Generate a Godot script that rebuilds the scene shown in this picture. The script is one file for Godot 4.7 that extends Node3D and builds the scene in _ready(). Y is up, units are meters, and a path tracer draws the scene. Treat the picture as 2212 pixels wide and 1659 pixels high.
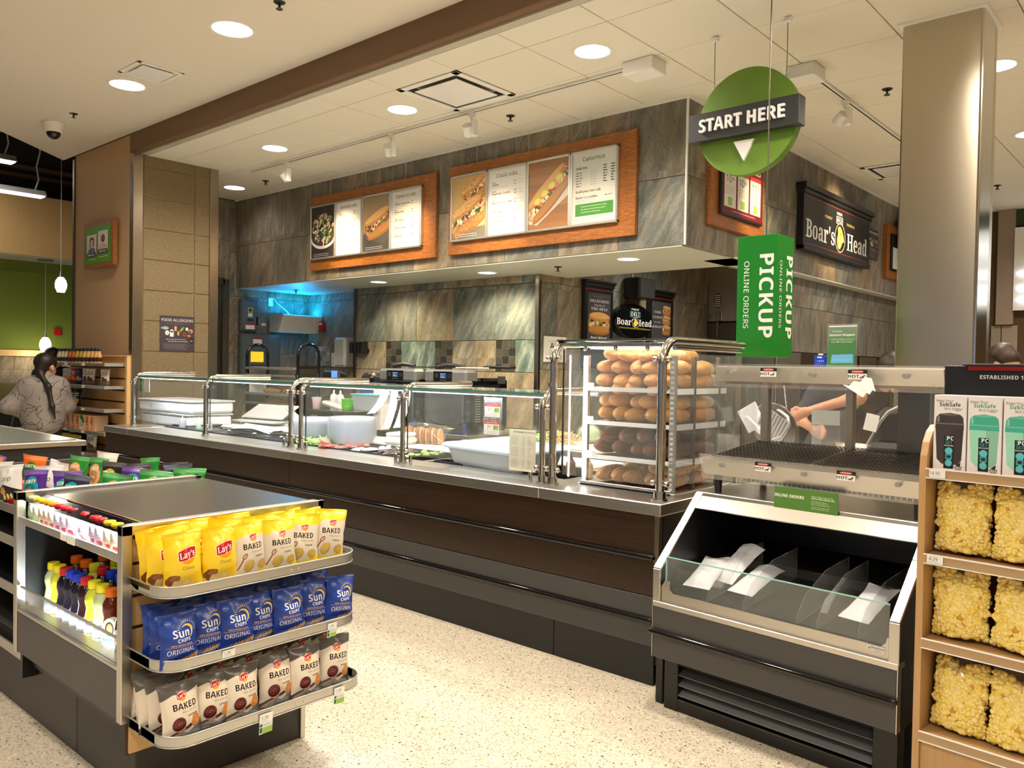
extends Node3D
# A supermarket deli counter: snack island on the left, sandwich counter with glass guards, heated pickup case, popcorn rack.

var M := {}                     # materials by name
var rng := RandomNumberGenerator.new()

const YC := 3.785               # tile ceiling
const YD := 4.018               # plaster ceiling
const SOF := 2.552              # underside of the slate bulkhead
const TOP := 0.87               # counter top

func _ready() -> void:
	rng.seed = 5
	# camera
	var cam := Camera3D.new()
	cam.name = "camera"
	add_child(cam)
	cam.position = Vector3(0,1.5,0)
	cam.rotation_degrees = Vector3(-1.192,41.22,0.966)
	cam.fov = 50.66
	cam.near = 0.05
	cam.far = 80.0
	cam.current = true
	# sky and exposure
	var we := WorldEnvironment.new()
	we.name = "world"
	var env := Environment.new()
	env.background_mode = Environment.BG_SKY
	var sky := Sky.new()
	var ps := ProceduralSkyMaterial.new()
	ps.sky_top_color = srgb(96,130,190)
	ps.sky_horizon_color = srgb(150,176,214)
	ps.ground_horizon_color = srgb(150,176,214)
	ps.ground_bottom_color = srgb(70,74,80)
	ps.energy_multiplier = 1.0
	sky.sky_material = ps
	env.sky = sky
	env.tonemap_mode = Environment.TONE_MAPPER_LINEAR
	env.tonemap_exposure = 1.16
	env.sdfgi_enabled = true
	env.ssao_enabled = true
	env.ssil_enabled = true
	we.environment = env
	add_child(we)
	materials()
	room()
	lamps()
	bulkhead_boards()
	deli_counter()
	bread_case()
	pickup_case()
	popcorn_rack()
	snack_island()
	back_of_deli()
	hanging_signs()
	left_side()
	far_right()
	people()

# ------------------------------------------------------------------ mesh builder
class MB:
	var v := PackedVector3Array()
	var n := PackedVector3Array()
	var t := PackedVector2Array()
	var ix := PackedInt32Array()
	var c := PackedColorArray()
	var tint := Color.WHITE

	func put(p: Vector3, nn: Vector3, uv: Vector2) -> int:
		v.append(p); n.append(nn); t.append(uv); c.append(tint)
		return v.size() - 1

	# a flat convex face, turned so that it looks towards «out»
	func face(pts: Array, out: Vector3, uvs: Array = []) -> void:
		var nn := Vector3.ZERO
		for i in pts.size():
			var a: Vector3 = pts[i]
			var b: Vector3 = pts[(i + 1) % pts.size()]
			nn += a.cross(b)
		if nn.length() < 1e-12:
			return
		nn = nn.normalized()
		var flip := nn.dot(out) < 0.0
		if flip:
			nn = -nn
		var ax := Vector3.UP.cross(nn)
		if ax.length() < 0.1:
			ax = Vector3.RIGHT
		ax = ax.normalized()
		var ay := nn.cross(ax)
		var base := v.size()
		for i in pts.size():
			var p: Vector3 = pts[i]
			put(p, nn, uvs[i] if uvs.size() else Vector2(p.dot(ax),-p.dot(ay)))
		for i in range(1, pts.size() - 1):
			if flip:
				ix.append_array([base, base + i, base + i + 1])
			else:
				ix.append_array([base, base + i + 1, base + i])

	# box with chamfered edges
	func box(o: Vector3, s: Vector3, ch := 0.0, bs := Basis()) -> MB:
		var h := s * 0.5
		ch = minf(ch, minf(h.x, minf(h.y, h.z)) * 0.9)
		for a in 3:
			var b := (a + 1) % 3
			var d := (a + 2) % 3
			for sg in [-1.0,1.0]:
				var q := []
				for k in [[-1.0,-1.0], [1.0,-1.0], [1.0,1.0], [-1.0,1.0]]:
					var p := Vector3.ZERO
					p[a] = sg * h[a]; p[b] = k[0] * (h[b] - ch); p[d] = k[1] * (h[d] - ch)
					q.append(o + bs * p)
				var w := Vector3.ZERO
				w[a] = sg
				face(q, bs * w)
				if ch > 0.0:
					for sb in [-1.0,1.0]:
						var e := []
						for k in [[0,-1.0], [0,1.0], [1,1.0], [1,-1.0]]:
							var p := Vector3.ZERO
							p[a] = sg * (h[a] - ch * k[0]); p[b] = sb * (h[b] - ch * (1 - k[0])); p[d] = k[1] * (h[d] - ch)
							e.append(o + bs * p)
						var w2 := Vector3.ZERO
						w2[a] = sg; w2[b] = sb
						face(e, bs * w2)
		if ch > 0.0:
			for sx in [-1.0,1.0]:
				for sy in [-1.0,1.0]:
					for sz in [-1.0,1.0]:
						var g := Vector3(sx, sy, sz)
						var hh := h * g
						var cc := g * ch
						face([o + bs * (hh - Vector3(0, cc.y, cc.z)), o + bs * (hh - Vector3(cc.x,0, cc.z)), o + bs * (hh - Vector3(cc.x, cc.y,0))], bs * g)
		return self

	func span(a: Vector3, b: Vector3, ch := 0.0) -> MB:      # box between two corners
		return box((a + b) * 0.5, (b - a).abs(), ch)

	func bar(a: Vector3, b: Vector3, w: float, hgt: float, ch := 0.0, up := Vector3.UP) -> MB:
		var z := (b - a).normalized()
		var x := up.cross(z)
		if x.length() < 0.01:
			x = Vector3.RIGHT
		x = x.normalized()
		return box((a + b) * 0.5, Vector3(w, hgt, a.distance_to(b)), ch, Basis(x, z.cross(x), z))

	# rows of points joined smoothly; row-major, uv over the whole sheet
	func sheet(rows: Array, r0 := Vector2.ZERO, r1 := Vector2.ONE, loop := false, flip := false) -> MB:
		var nr := rows.size()
		var nc: int = rows[0].size()
		var base := v.size()
		for i in nr:
			for j in nc:
				var a: Vector3 = rows[mini(i + 1, nr - 1)][j]
				var b: Vector3 = rows[maxi(i - 1,0)][j]
				var j1 := j + 1
				var j0 := j - 1
				if loop:
					j1 = 1 if j1 >= nc else j1
					j0 = nc - 2 if j0 < 0 else j0
				else:
					j1 = mini(j1, nc - 1); j0 = maxi(j0,0)
				var d: Vector3 = rows[i][j1] - rows[i][j0]
				var e := a - b
				if d.length() < 1e-7:
					var oi := i + 1 if i == 0 else i - 1
					d = rows[oi][j1] - rows[oi][j0]
				var nn := d.cross(e)
				nn = nn.normalized() if nn.length() > 1e-14 else Vector3.UP
				put(rows[i][j],-nn if flip else nn, Vector2(lerpf(r0.x, r1.x, float(j) / (nc - 1)), lerpf(r0.y, r1.y, float(i) / (nr - 1))))
		for i in nr - 1:
			for j in nc - 1:
				var q := base + i * nc + j
				if flip:
					ix.append_array([q, q + 1, q + nc, q + 1, q + nc + 1, q + nc])
				else:
					ix.append_array([q, q + nc, q + 1, q + 1, q + nc, q + nc + 1])
		return self

	# turned shape: profile of (radius, height) from bottom to top, sharp where a point is doubled
	func lathe(prof: Array, seg := 20, xf := Transform3D()) -> MB:
		var run := []
		var runs := []
		for i in prof.size():
			if i > 0 and (prof[i] - prof[i - 1]).length() < 1e-7:
				runs.append(run); run = []
			run.append(prof[i])
		runs.append(run)
		for r in runs:
			if r.size() < 2:
				continue
			var rows := []
			for p in r:
				var row := []
				for k in seg + 1:
					var an := TAU * k / seg
					row.append(xf * Vector3(cos(an) * maxf(p.x,1e-5), p.y, sin(an) * maxf(p.x,1e-5)))
				rows.append(row)
			sheet(rows, Vector2(0,1), Vector2(1,0), true, true)
		return self

	func cyl(a: Vector3, b: Vector3, ra: float, rb := -1.0, seg := 14, cap := true) -> MB:
		if rb < 0.0:
			rb = ra
		var y := (b - a).normalized()
		var x := y.cross(Vector3.FORWARD if absf(y.z) < 0.9 else Vector3.RIGHT).normalized()
		var xf := Transform3D(Basis(x, y, x.cross(y)), a)
		var L := a.distance_to(b)
		var pr := [Vector2(ra,0), Vector2(rb, L)]
		if cap:
			pr = [Vector2(0,0), Vector2(ra,0), Vector2(ra,0), Vector2(rb, L), Vector2(rb, L), Vector2(0, L)]
		return lathe(pr, seg, xf)

	func ball(o: Vector3, r: Vector3, seg := 14, rings := 8, bs := Basis()) -> MB:
		var pr := []
		for i in rings + 1:
			var an := PI * i / rings - PI / 2
			pr.append(Vector2(cos(an), sin(an)))
		return lathe(pr, seg, Transform3D(bs * Basis.from_scale(r), o))

	# round tube along points
	func tube(pts: Array, r: float, seg := 8, cap := true) -> MB:
		var rows := []
		var x := Vector3.ZERO
		for i in pts.size():
			var d: Vector3 = (pts[mini(i + 1, pts.size() - 1)] - pts[maxi(i - 1,0)])
			d = d.normalized()
			if i == 0:
				x = d.cross(Vector3.UP if absf(d.y) < 0.9 else Vector3.RIGHT).normalized()
			x = (x - d * x.dot(d)).normalized()
			var y := d.cross(x)
			var row := []
			for k in seg + 1:
				var an := TAU * k / seg
				row.append(pts[i] + (x * cos(an) + y * sin(an)) * r)
			rows.append(row)
		sheet(rows, Vector2.ZERO, Vector2.ONE, true)
		if cap:
			for e in [0, pts.size() - 1]:
				var o: Vector3 = pts[e]
				var q: Array = rows[e].slice(0, seg)
				face(q, o - pts[1] if e == 0 else o - pts[e - 1])
		return self

	# a flat outline (x, y) given thickness along z, placed by xf
	func prism(poly: PackedVector2Array, z0: float, z1: float, xf := Transform3D()) -> MB:
		var tr := Geometry2D.triangulate_polygon(poly)
		var ctr := Vector2.ZERO
		for p in poly:
			ctr += p
		for side in [z0, z1]:
			var out: Vector3 = xf.basis * Vector3(0,0,-1 if side == z0 else 1) * signf(z1 - z0)
			for i in range(0, tr.size(),3):
				var q := []
				for k in 3:
					var p := poly[tr[i + k]]
					q.append(xf * Vector3(p.x, p.y, side))
				face(q, out)
		var area := 0.0
		for i in poly.size():
			area += poly[i].cross(poly[(i + 1) % poly.size()])
		for i in poly.size():
			var a := poly[i]
			var b := poly[(i + 1) % poly.size()]
			var e := (b - a)
			var o2 := Vector2(e.y,-e.x) * signf(area)
			face([xf * Vector3(a.x, a.y, z0), xf * Vector3(b.x, b.y, z0), xf * Vector3(b.x, b.y, z1), xf * Vector3(a.x, a.y, z1)], xf.basis * Vector3(o2.x, o2.y,0))
		return self

	# one picture-bearing rectangle: centre, half-width and half-height vectors
	func card(o: Vector3, hx: Vector3, hy: Vector3) -> MB:
		face([o - hx - hy, o + hx - hy, o + hx + hy, o - hx + hy], hx.cross(hy), [Vector2(0,1), Vector2(1,1), Vector2(1,0), Vector2(0,0)])
		return self

	func add(m: MB, xf := Transform3D()) -> MB:
		var base := v.size()
		for i in m.v.size():
			v.append(xf * m.v[i]); n.append((xf.basis * m.n[i]).normalized()); t.append(m.t[i]); c.append(m.c[i])
		for i in m.ix:
			ix.append(base + i)
		return self

	func mesh() -> ArrayMesh:
		var a := []
		a.resize(Mesh.ARRAY_MAX)
		a[Mesh.ARRAY_VERTEX] = v; a[Mesh.ARRAY_NORMAL] = n; a[Mesh.ARRAY_TEX_UV] = t; a[Mesh.ARRAY_INDEX] = ix
		var plain := true
		for k in c:
			if k != Color.WHITE:
				plain = false
				break
		if not plain:
			a[Mesh.ARRAY_COLOR] = c
		var m := ArrayMesh.new()
		m.add_surface_from_arrays(Mesh.PRIMITIVE_TRIANGLES, a)
		return m

# ------------------------------------------------------------------ flat printing
class Print:
	var im: Image
	var w: int
	var h: int

	func _init(ww: int, hh: int, bg: Color) -> void:
		w = ww; h = hh
		im = Image.create(w, h, false, Image.FORMAT_RGBA8)
		im.fill(bg)

	func rect(x: float, y: float, ww: float, hh: float, col: Color) -> Print:
		im.fill_rect(Rect2i(roundi(x), roundi(y), maxi(1, roundi(ww)), maxi(1, roundi(hh))), col)
		return self

	func poly(p: PackedVector2Array, col: Color) -> Print:
		var y0 := 1e9
		var y1 := -1e9
		for q in p:
			y0 = minf(y0, q.y); y1 = maxf(y1, q.y)
		for y in range(maxi(0, floori(y0)), mini(h - 1, ceili(y1)) + 1):
			var yc := y + 0.5
			var xs := []
			for i in p.size():
				var a := p[i]
				var b := p[(i + 1) % p.size()]
				if (a.y <= yc) != (b.y <= yc):
					xs.append(a.x + (yc - a.y) / (b.y - a.y) * (b.x - a.x))
			xs.sort()
			for k in range(0, xs.size() - 1,2):
				var xa := maxi(0, roundi(xs[k]))
				var xb := mini(w, roundi(xs[k + 1]))
				if xb > xa:
					im.fill_rect(Rect2i(xa, y, xb - xa,1), col)
		return self

	func oval(cx: float, cy: float, rx: float, ry: float, col: Color, tilt := 0.0) -> Print:
		var p := PackedVector2Array()
		for k in 36:
			p.append(Vector2(cx, cy) + (Vector2(cos(TAU * k / 36) * rx, sin(TAU * k / 36) * ry)).rotated(tilt))
		return poly(p, col)

	func blob(cx: float, cy: float, rx: float, ry: float, col: Color, rough: float, sd: int, tilt := 0.0) -> Print:
		var p := PackedVector2Array()
		var r := RandomNumberGenerator.new()
		r.seed = sd
		var a := [r.randf() * TAU, r.randf() * TAU, r.randf() * TAU]
		for k in 40:
			var an := TAU * k / 40
			var m := 1.0 + rough * (0.5 * sin(3 * an + a[0]) + 0.3 * sin(5 * an + a[1]) + 0.25 * sin(9 * an + a[2]))
			p.append(Vector2(cx, cy) + (Vector2(cos(an) * rx, sin(an) * ry) * m).rotated(tilt))
		return poly(p, col)

	func fade(x: float, y: float, ww: float, hh: float, a: Color, b: Color) -> Print:
		for k in int(hh):
			rect(x, y + k, ww,1, a.lerp(b, k / hh))
		return self

	# lettering: cap height «size» pixels, baseline at y; align 0 left,1 centre,2 right
	func text(s: String, x: float, y: float, size: float, col: Color, align := 1, fnt := "sansb", turn := 0.0, stretch := 1.0, slant := 0.0) -> Print:
		var tris: PackedVector3Array = Type.tris(s, fnt)
		var wd: float = Type.width(s, fnt)
		var k := size / 0.714
		var off: float = [0.0,-0.5,-1.0][align] * wd
		var xf := Transform2D(turn, Vector2(x, y))
		for i in range(0, tris.size(),3):
			var p := PackedVector2Array()
			for j in 3:
				var q := tris[i + j]
				p.append(xf * Vector2((q.x + off + q.y * slant) * k * stretch,-q.y * k))
			poly(p, col)
		return self

	# rows of print too small to read
	func lines(x: float, y: float, ww: float, rows: int, step: float, thick: float, col: Color, sd := 1) -> Print:
		var r := RandomNumberGenerator.new()
		r.seed = sd
		for i in rows:
			var px := x
			var lim := x + ww * r.randf_range(0.7,1.0)
			while px < lim:
				var l := r.randf_range(2.0,5.0) * thick
				rect(px, y + i * step, minf(l, lim - px), thick, col)
				px += l + thick * 1.2
		return self

	func tex() -> ImageTexture:
		im.generate_mipmaps()
		return ImageTexture.create_from_image(im)

class Type:
	static var fonts := {}
	static var cache := {}
	static var wide := {}

	static func font(f: String) -> SystemFont:
		if not fonts.has(f):
			var s := SystemFont.new()
			s.font_names = [{"s": "Droid Sans", "r": "Droid Serif", "m": "Droid Sans Mono"}[{"sans": "s", "sansb": "s", "serif": "r", "serifb": "r", "mono": "m"}[f]]]
			s.font_weight = 700 if f.ends_with("b") else 400
			fonts[f] = s
		return fonts[f]

	static func maker(s: String, f: String, depth: float) -> TextMesh:
		var tm := TextMesh.new()
		tm.font = font(f); tm.text = s; tm.font_size = 100; tm.pixel_size = 0.01; tm.depth = depth; tm.curve_step = 4.0
		tm.horizontal_alignment = HORIZONTAL_ALIGNMENT_LEFT
		tm.vertical_alignment = VERTICAL_ALIGNMENT_TOP
		return tm

	static func build(s: String, f: String) -> void:
		var arr := maker(s, f,0.0).get_mesh_arrays()
		var vs: PackedVector3Array = arr[Mesh.ARRAY_VERTEX]
		var lo := Vector2(1e9,1e9)
		var hi := Vector2(-1e9,-1e9)
		for p in vs:
			lo = lo.min(Vector2(p.x, p.y)); hi = hi.max(Vector2(p.x, p.y))
		# find the baseline with a reference letter set beside it
		var rf: PackedVector3Array = maker("H" + s, f,0.0).get_mesh_arrays()[Mesh.ARRAY_VERTEX]
		var x1 := 1e9
		var base := 1e9
		for p in rf:
			x1 = minf(x1, p.x)
		for p in rf:
			if p.x < x1 + 0.1:
				base = minf(base, p.y)
		for i in vs.size():
			vs[i] -= Vector3(lo.x, base,0)
		cache[s + f] = vs
		wide[s + f] = hi.x - lo.x

	static func tris(s: String, f: String) -> PackedVector3Array:
		if not cache.has(s + f):
			build(s, f)
		return cache[s + f]

	static func width(s: String, f: String) -> float:
		if not wide.has(s + f):
			build(s, f)
		return wide[s + f]

# raised lettering: cap height «size», standing on the plane z = 0 of xf, centred
func letters(s: String, size: float, depth: float, xf: Transform3D, fnt := "sansb", stretch := 1.0) -> MB:
	var m := MB.new()
	var k := size / 0.714
	var tr := Type.tris(s, fnt)
	var wd := Type.width(s, fnt)
	var edge := {}
	for i in range(0, tr.size(),3):
		var q := []
		for j in 3:
			q.append(xf * Vector3((tr[i + j].x - wd / 2) * k * stretch, tr[i + j].y * k, depth))
			var a := tr[i + j]
			var b := tr[i + (j + 1) % 3]
			var ka := [a.snapped(Vector3.ONE * 1e-4), b.snapped(Vector3.ONE * 1e-4)]
			if edge.has([ka[1], ka[0]]):
				edge.erase([ka[1], ka[0]])
			else:
				edge[ka] = tr[i + (j + 2) % 3]
		m.face(q, xf.basis.z)
	if depth > 0.002:
		for e in edge:
			var a: Vector3 = e[0]
			var b: Vector3 = e[1]
			var cc: Vector3 = edge[e]
			var d := b - a
			var o := Vector3(d.y,-d.x,0)
			if o.dot(cc - a) > 0:
				o = -o
			var q := []
			for p in [[a,0.0], [b,0.0], [b, depth], [a, depth]]:
				q.append(xf * Vector3((p[0].x - wd / 2) * k * stretch, p[0].y * k, p[1]))
			m.face(q, xf.basis * o)
	return m

# ------------------------------------------------------------------ nodes
func mi(parent: Node, called: String, m, mat: Material) -> MeshInstance3D:
	var o := MeshInstance3D.new()
	o.name = called
	o.mesh = m.mesh() if m is MB else m
	o.material_override = mat
	parent.add_child(o, true)
	return o

func tag(o: Node, label: String, category: String, group := "") -> void:
	o.set_meta("label", label)
	o.set_meta("category", category)
	if group:
		o.set_meta("group", group)

func thing(called: String, label: String, category: String, at := Vector3.ZERO, turn := 0.0, group := "") -> Node3D:
	var o := Node3D.new()
	o.name = called
	add_child(o, true)
	o.position = at
	o.rotation.y = turn
	tag(o, label, category, group)
	return o

func one(called: String, label: String, category: String, m, mat: Material, group := "") -> MeshInstance3D:
	var o := mi(self, called, m, mat)
	tag(o, label, category, group)
	return o

func struct(called: String, m, mat: Material, parent: Node = null) -> MeshInstance3D:
	var o := mi(parent if parent else self, called, m, mat)
	if not parent:
		o.set_meta("kind", "structure")
	return o

func structroot(called: String) -> Node3D:
	var o := Node3D.new()
	o.name = called
	add_child(o, true)
	o.set_meta("kind", "structure")
	return o

func copy(o: Node3D, at: Vector3, turn: float, label := "") -> Node3D:
	var c: Node3D = o.duplicate()
	c.name = String(o.name)
	add_child(c, true)
	c.position = at
	c.rotation.y = turn
	if label:
		c.set_meta("label", label)
	return c

func xf(at: Vector3, ry := 0.0, rx := 0.0, rz := 0.0) -> Transform3D:
	return Transform3D(Basis.from_euler(Vector3(rx, ry, rz)), at)

func srgb(r: float, g: float, b: float, a := 1.0) -> Color:
	return Color(r / 255.0, g / 255.0, b / 255.0, a)

func paint(col: Color, rough := 0.6, metal := 0.0, tex: Texture2D = null) -> StandardMaterial3D:
	var m := StandardMaterial3D.new()
	m.albedo_color = col
	m.roughness = rough
	m.metallic = metal
	if tex:
		m.albedo_texture = tex
	return m

func printed(p: Print, rough := 0.5) -> StandardMaterial3D:
	var m := paint(Color.WHITE, rough,0.0, p.tex())
	m.texture_repeat = false
	return m

func tiled(m: StandardMaterial3D, sc: Vector3, wrapped := false) -> StandardMaterial3D:      # pattern repeats per metre
	m.uv1_triplanar = wrapped
	m.uv1_scale = sc
	m.uv1_triplanar_sharpness = 8.0
	return m

func glow(col: Color, e: float) -> StandardMaterial3D:
	var m := paint(col,0.5)
	m.emission_enabled = true
	m.emission = col
	m.emission_energy_multiplier = e
	return m

func spot(at: Vector3, dir: Vector3, col: Color, e: float, ang := 70.0, size := 0.08, soft := 0.6) -> void:
	var l := SpotLight3D.new()
	l.name = "downlight_beam"
	add_child(l, true)
	l.position = at
	l.look_at_from_position(at, at + dir, Vector3.RIGHT if absf(dir.normalized().y) > 0.9 else Vector3.UP)
	l.light_color = col
	l.light_energy = e
	l.spot_angle = ang
	l.spot_angle_attenuation = soft
	l.spot_range = 30.0
	l.spot_attenuation = 2.0
	l.light_size = size
	l.shadow_enabled = true

func area(at: Vector3, dir: Vector3, size: Vector2, col: Color, e: float, up := Vector3.UP) -> void:
	var l := AreaLight3D.new()
	l.name = "panel_glow"
	add_child(l, true)
	l.look_at_from_position(at, at + dir, up)
	l.area_size = size
	l.light_color = col
	l.light_energy = e
	l.area_range = 30.0
	l.shadow_enabled = true

# ------------------------------------------------------------------ computed surfaces
func noise(sd: int, f: float, oct := 4, kind := FastNoiseLite.TYPE_SIMPLEX_SMOOTH) -> FastNoiseLite:
	var n := FastNoiseLite.new()
	n.seed = sd
	n.frequency = f
	n.fractal_octaves = oct
	n.noise_type = kind
	return n

func slate_tex(sd: int, dark: Color, mid: Color, light: Color, rust: Color, S := 224) -> ImageTexture:
	var big := noise(sd,0.008,3)
	var vein := noise(sd + 1,0.02,4)
	var fine := noise(sd + 2,0.09,3)
	var hue := noise(sd + 3,0.011,2)
	var lean := 0.1 + 0.22 * (sd % 3)
	var data := PackedByteArray()
	data.resize(S * S * 4)
	for y in S:
		for x in S:
			var sx := x + y * lean
			var a := big.get_noise_2d(sx * 1.6, y * 0.7)
			var st := vein.get_noise_2d(sx * 1.9, y * 0.4)
			var g := fine.get_noise_2d(sx * 1.4, y * 0.55)
			var k := clampf(0.54 + a * 0.42 + st * 0.3 + g * 0.2,0.0,1.0)
			var col := dark.lerp(mid, k * 2.0) if k < 0.5 else mid.lerp(light, k * 2.0 - 1.0)
			col = col.lerp(rust, clampf(hue.get_noise_2d(sx * 1.3, y * 0.5) * 1.2 - 0.14,0.0,0.4))
			if absf(st + a * 0.5) < 0.016 and g > -0.12:
				col = col.darkened(0.42)
			var i := (y * S + x) * 4
			data[i] = int(clampf(col.r,0,1) * 255); data[i + 1] = int(clampf(col.g,0,1) * 255); data[i + 2] = int(clampf(col.b,0,1) * 255); data[i + 3] = 255
	var im := Image.create_from_data(S, S, false, Image.FORMAT_RGBA8, data)
	im.generate_mipmaps()
	return ImageTexture.create_from_image(im)

# grain running along x (wood) or woven both ways
func grain_tex(sd: int, a: Color, b: Color, fx: float, fy: float, W := 256, H := 256, contrast := 1.0, weave := false) -> ImageTexture:
	var n1 := noise(sd,1.0,3)
	var n2 := noise(sd + 7,1.0,2)
	var data := PackedByteArray()
	data.resize(W * H * 4)
	for y in H:
		for x in W:
			var k := 0.5 + 0.5 * contrast * n1.get_noise_2d(x * fx, y * fy) + 0.25 * contrast * n2.get_noise_2d(x * fx * 3.0, y * fy * 3.1)
			if weave:
				k = 0.5 + 0.35 * contrast * (n1.get_noise_2d(x * fx, y * fy) + n2.get_noise_2d(x * fy, y * fx))
			var col := a.lerp(b, clampf(k,0,1))
			var i := (y * W + x) * 4
			data[i] = int(col.r * 255); data[i + 1] = int(col.g * 255); data[i + 2] = int(col.b * 255); data[i + 3] = 255
	var im := Image.create_from_data(W, H, false, Image.FORMAT_RGBA8, data)
	im.generate_mipmaps()
	return ImageTexture.create_from_image(im)

func terrazzo_tex() -> ImageTexture:
	var p := Print.new(1024,1024, srgb(214,203,182))
	var r := RandomNumberGenerator.new()
	r.seed = 11
	var tones := [srgb(190,178,156), srgb(228,219,200), srgb(150,135,112), srgb(104,92,78), srgb(66,60,54), srgb(125,110,90), srgb(238,232,218)]
	for i in 15000:
		var tn: Color = tones[[0,0,1,1,2,3,3,5,5,4,6][r.randi() % 11]]
		var big := 1.0 if tn.get_luminance() < 0.62 else 1.7
		var c := Vector2(r.randf() * 1024, r.randf() * 1024)
		var d := Vector2.from_angle(r.randf() * TAU)
		var l := r.randf_range(1.6,5.6) * big
		var w := r.randf_range(0.8,1.7) * big
		var bend := d.orthogonal() * r.randf_range(-1.5,1.5)
		p.poly(PackedVector2Array([c - d * l, c + d.orthogonal() * w + bend, c + d * l, c - d.orthogonal() * w + bend]), tn)
	for i in 130:
		p.blob(r.randf() * 1024, r.randf() * 1024, r.randf_range(2,4), r.randf_range(2,3.4), srgb(52,46,40),0.3, i)
	return p.tex()

func speckle_tex(sd: int, a: Color, b: Color, n: int, S := 256) -> ImageTexture:
	var p := Print.new(S, S, a)
	var r := RandomNumberGenerator.new()
	r.seed = sd
	for i in n:
		p.rect(r.randf() * S, r.randf() * S, r.randf_range(1,2),1, a.lerp(b, r.randf()))
	return p.tex()

# ------------------------------------------------------------------ food pictures
func crisp(p: Print, x: float, y: float, r: float, col: Color, sd: int) -> void:
	p.blob(x, y, r, r * 0.86, col.darkened(0.2),0.09, sd, sd * 0.7)
	p.blob(x - r * 0.04, y - r * 0.05, r * 0.92, r * 0.78, col,0.09, sd, sd * 0.7)
	p.blob(x + r * 0.2, y + r * 0.1, r * 0.4, r * 0.2, col.lightened(0.14),0.2, sd + 3)

func emblem(p: Print, x: float, y: float, s: float) -> void:      # yellow animal head in a ring
	p.oval(x, y, s, s * 1.18, srgb(235,225,190))
	p.oval(x, y, s * 0.93, s * 1.1, srgb(25,22,20))
	p.poly(PackedVector2Array([Vector2(x - s * 0.5, y - s * 0.75), Vector2(x - s * 0.1, y - s * 0.95), Vector2(x + s * 0.3, y - s * 0.7), Vector2(x + s * 0.72, y - s * 0.1), Vector2(x + s * 0.78, y + s * 0.25), Vector2(x + s * 0.45, y + s * 0.32), Vector2(x + s * 0.3, y + s * 0.6), Vector2(x - s * 0.05, y + s * 0.95), Vector2(x - s * 0.45, y + s * 0.85), Vector2(x - s * 0.62, y + s * 0.2), Vector2(x - s * 0.42, y - s * 0.3)]), srgb(240,214,110))
	p.oval(x + s * 0.12, y - s * 0.3, s * 0.08, s * 0.08, srgb(80,55,25))
	p.poly(PackedVector2Array([Vector2(x + s * 0.35, y + s * 0.3), Vector2(x + s * 0.55, y - s * 0.02), Vector2(x + s * 0.5, y + s * 0.32)]), srgb(250,245,225))
	p.poly(PackedVector2Array([Vector2(x - s * 0.45, y - s * 0.7), Vector2(x - s * 0.28, y - s * 0.35), Vector2(x - s * 0.1, y - s * 0.62)]), srgb(190,150,60))

func sub_picture(p: Print, cx: float, cy: float, L: float, W: float, tilt: float, sd: int, seeds: bool) -> void:
	var r := RandomNumberGenerator.new()
	r.seed = sd
	var X := Transform2D(tilt, Vector2(cx, cy))
	p.blob(cx, cy, L, W, srgb(150,96,48),0.06, sd, tilt)
	p.blob(cx, cy + W * 0.1, L * 0.97, W * 0.9, srgb(205,150,88),0.05, sd, tilt)
	for i in 46:
		var q := X * Vector2(r.randf_range(-0.85,0.85) * L, r.randf_range(-0.35,0.3) * W)
		var cols := [srgb(120,150,60), srgb(178,48,38), srgb(232,205,170), srgb(92,60,40), srgb(215,130,110), srgb(238,226,188), srgb(66,96,38)]
		p.blob(q.x, q.y, r.randf_range(0.06,0.17) * L, r.randf_range(0.06,0.16) * W, cols[r.randi() % 7],0.3, sd + i, r.randf() * 3.0)
	for e in [-1.0,1.0]:
		var o := X * Vector2(0, e * W * 0.62)
		p.blob(o.x, o.y, L * 0.98, W * 0.42, srgb(196,138,74) if e < 0 else srgb(168,112,58),0.05, sd + 9, tilt)
		p.blob(o.x, o.y - W * 0.08, L * 0.9, W * 0.28, srgb(222,172,106) if e < 0 else srgb(190,134,74),0.05, sd + 9, tilt)
		if seeds:
			for i in 120:
				var q := o + Vector2(r.randf_range(-0.85,0.85) * L, r.randf_range(-0.32,0.3) * W).rotated(tilt)
				p.oval(q.x, q.y,2.4,1.3, [srgb(235,215,170), srgb(96,66,40)][r.randi() % 2], r.randf() * 3)

func salad_picture(p: Print, cx: float, cy: float, R: float, sd: int) -> void:
	var r := RandomNumberGenerator.new()
	r.seed = sd
	p.blob(cx, cy + R * 0.62, R * 1.1, R * 0.5, srgb(228,224,218),0.02,3)
	p.blob(cx, cy + R * 0.5, R * 1.05, R * 0.45, srgb(70,66,60),0.02,3)
	for i in 150:
		var a := r.randf() * TAU
		var d := sqrt(r.randf()) * R
		var cols := [srgb(70,98,40), srgb(120,150,70), srgb(190,196,120), srgb(236,226,190), srgb(150,60,45), srgb(208,180,150), srgb(246,240,225)]
		var q := Vector2(cx + cos(a) * d, cy + sin(a) * d * 0.85)
		var e := Vector2.from_angle(r.randf() * TAU) * r.randf_range(0.07,0.2) * R
		p.poly(PackedVector2Array([q - e, q + e.orthogonal() * 0.5, q + e, q - e.orthogonal() * 0.4]), cols[r.randi() % 7])

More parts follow.
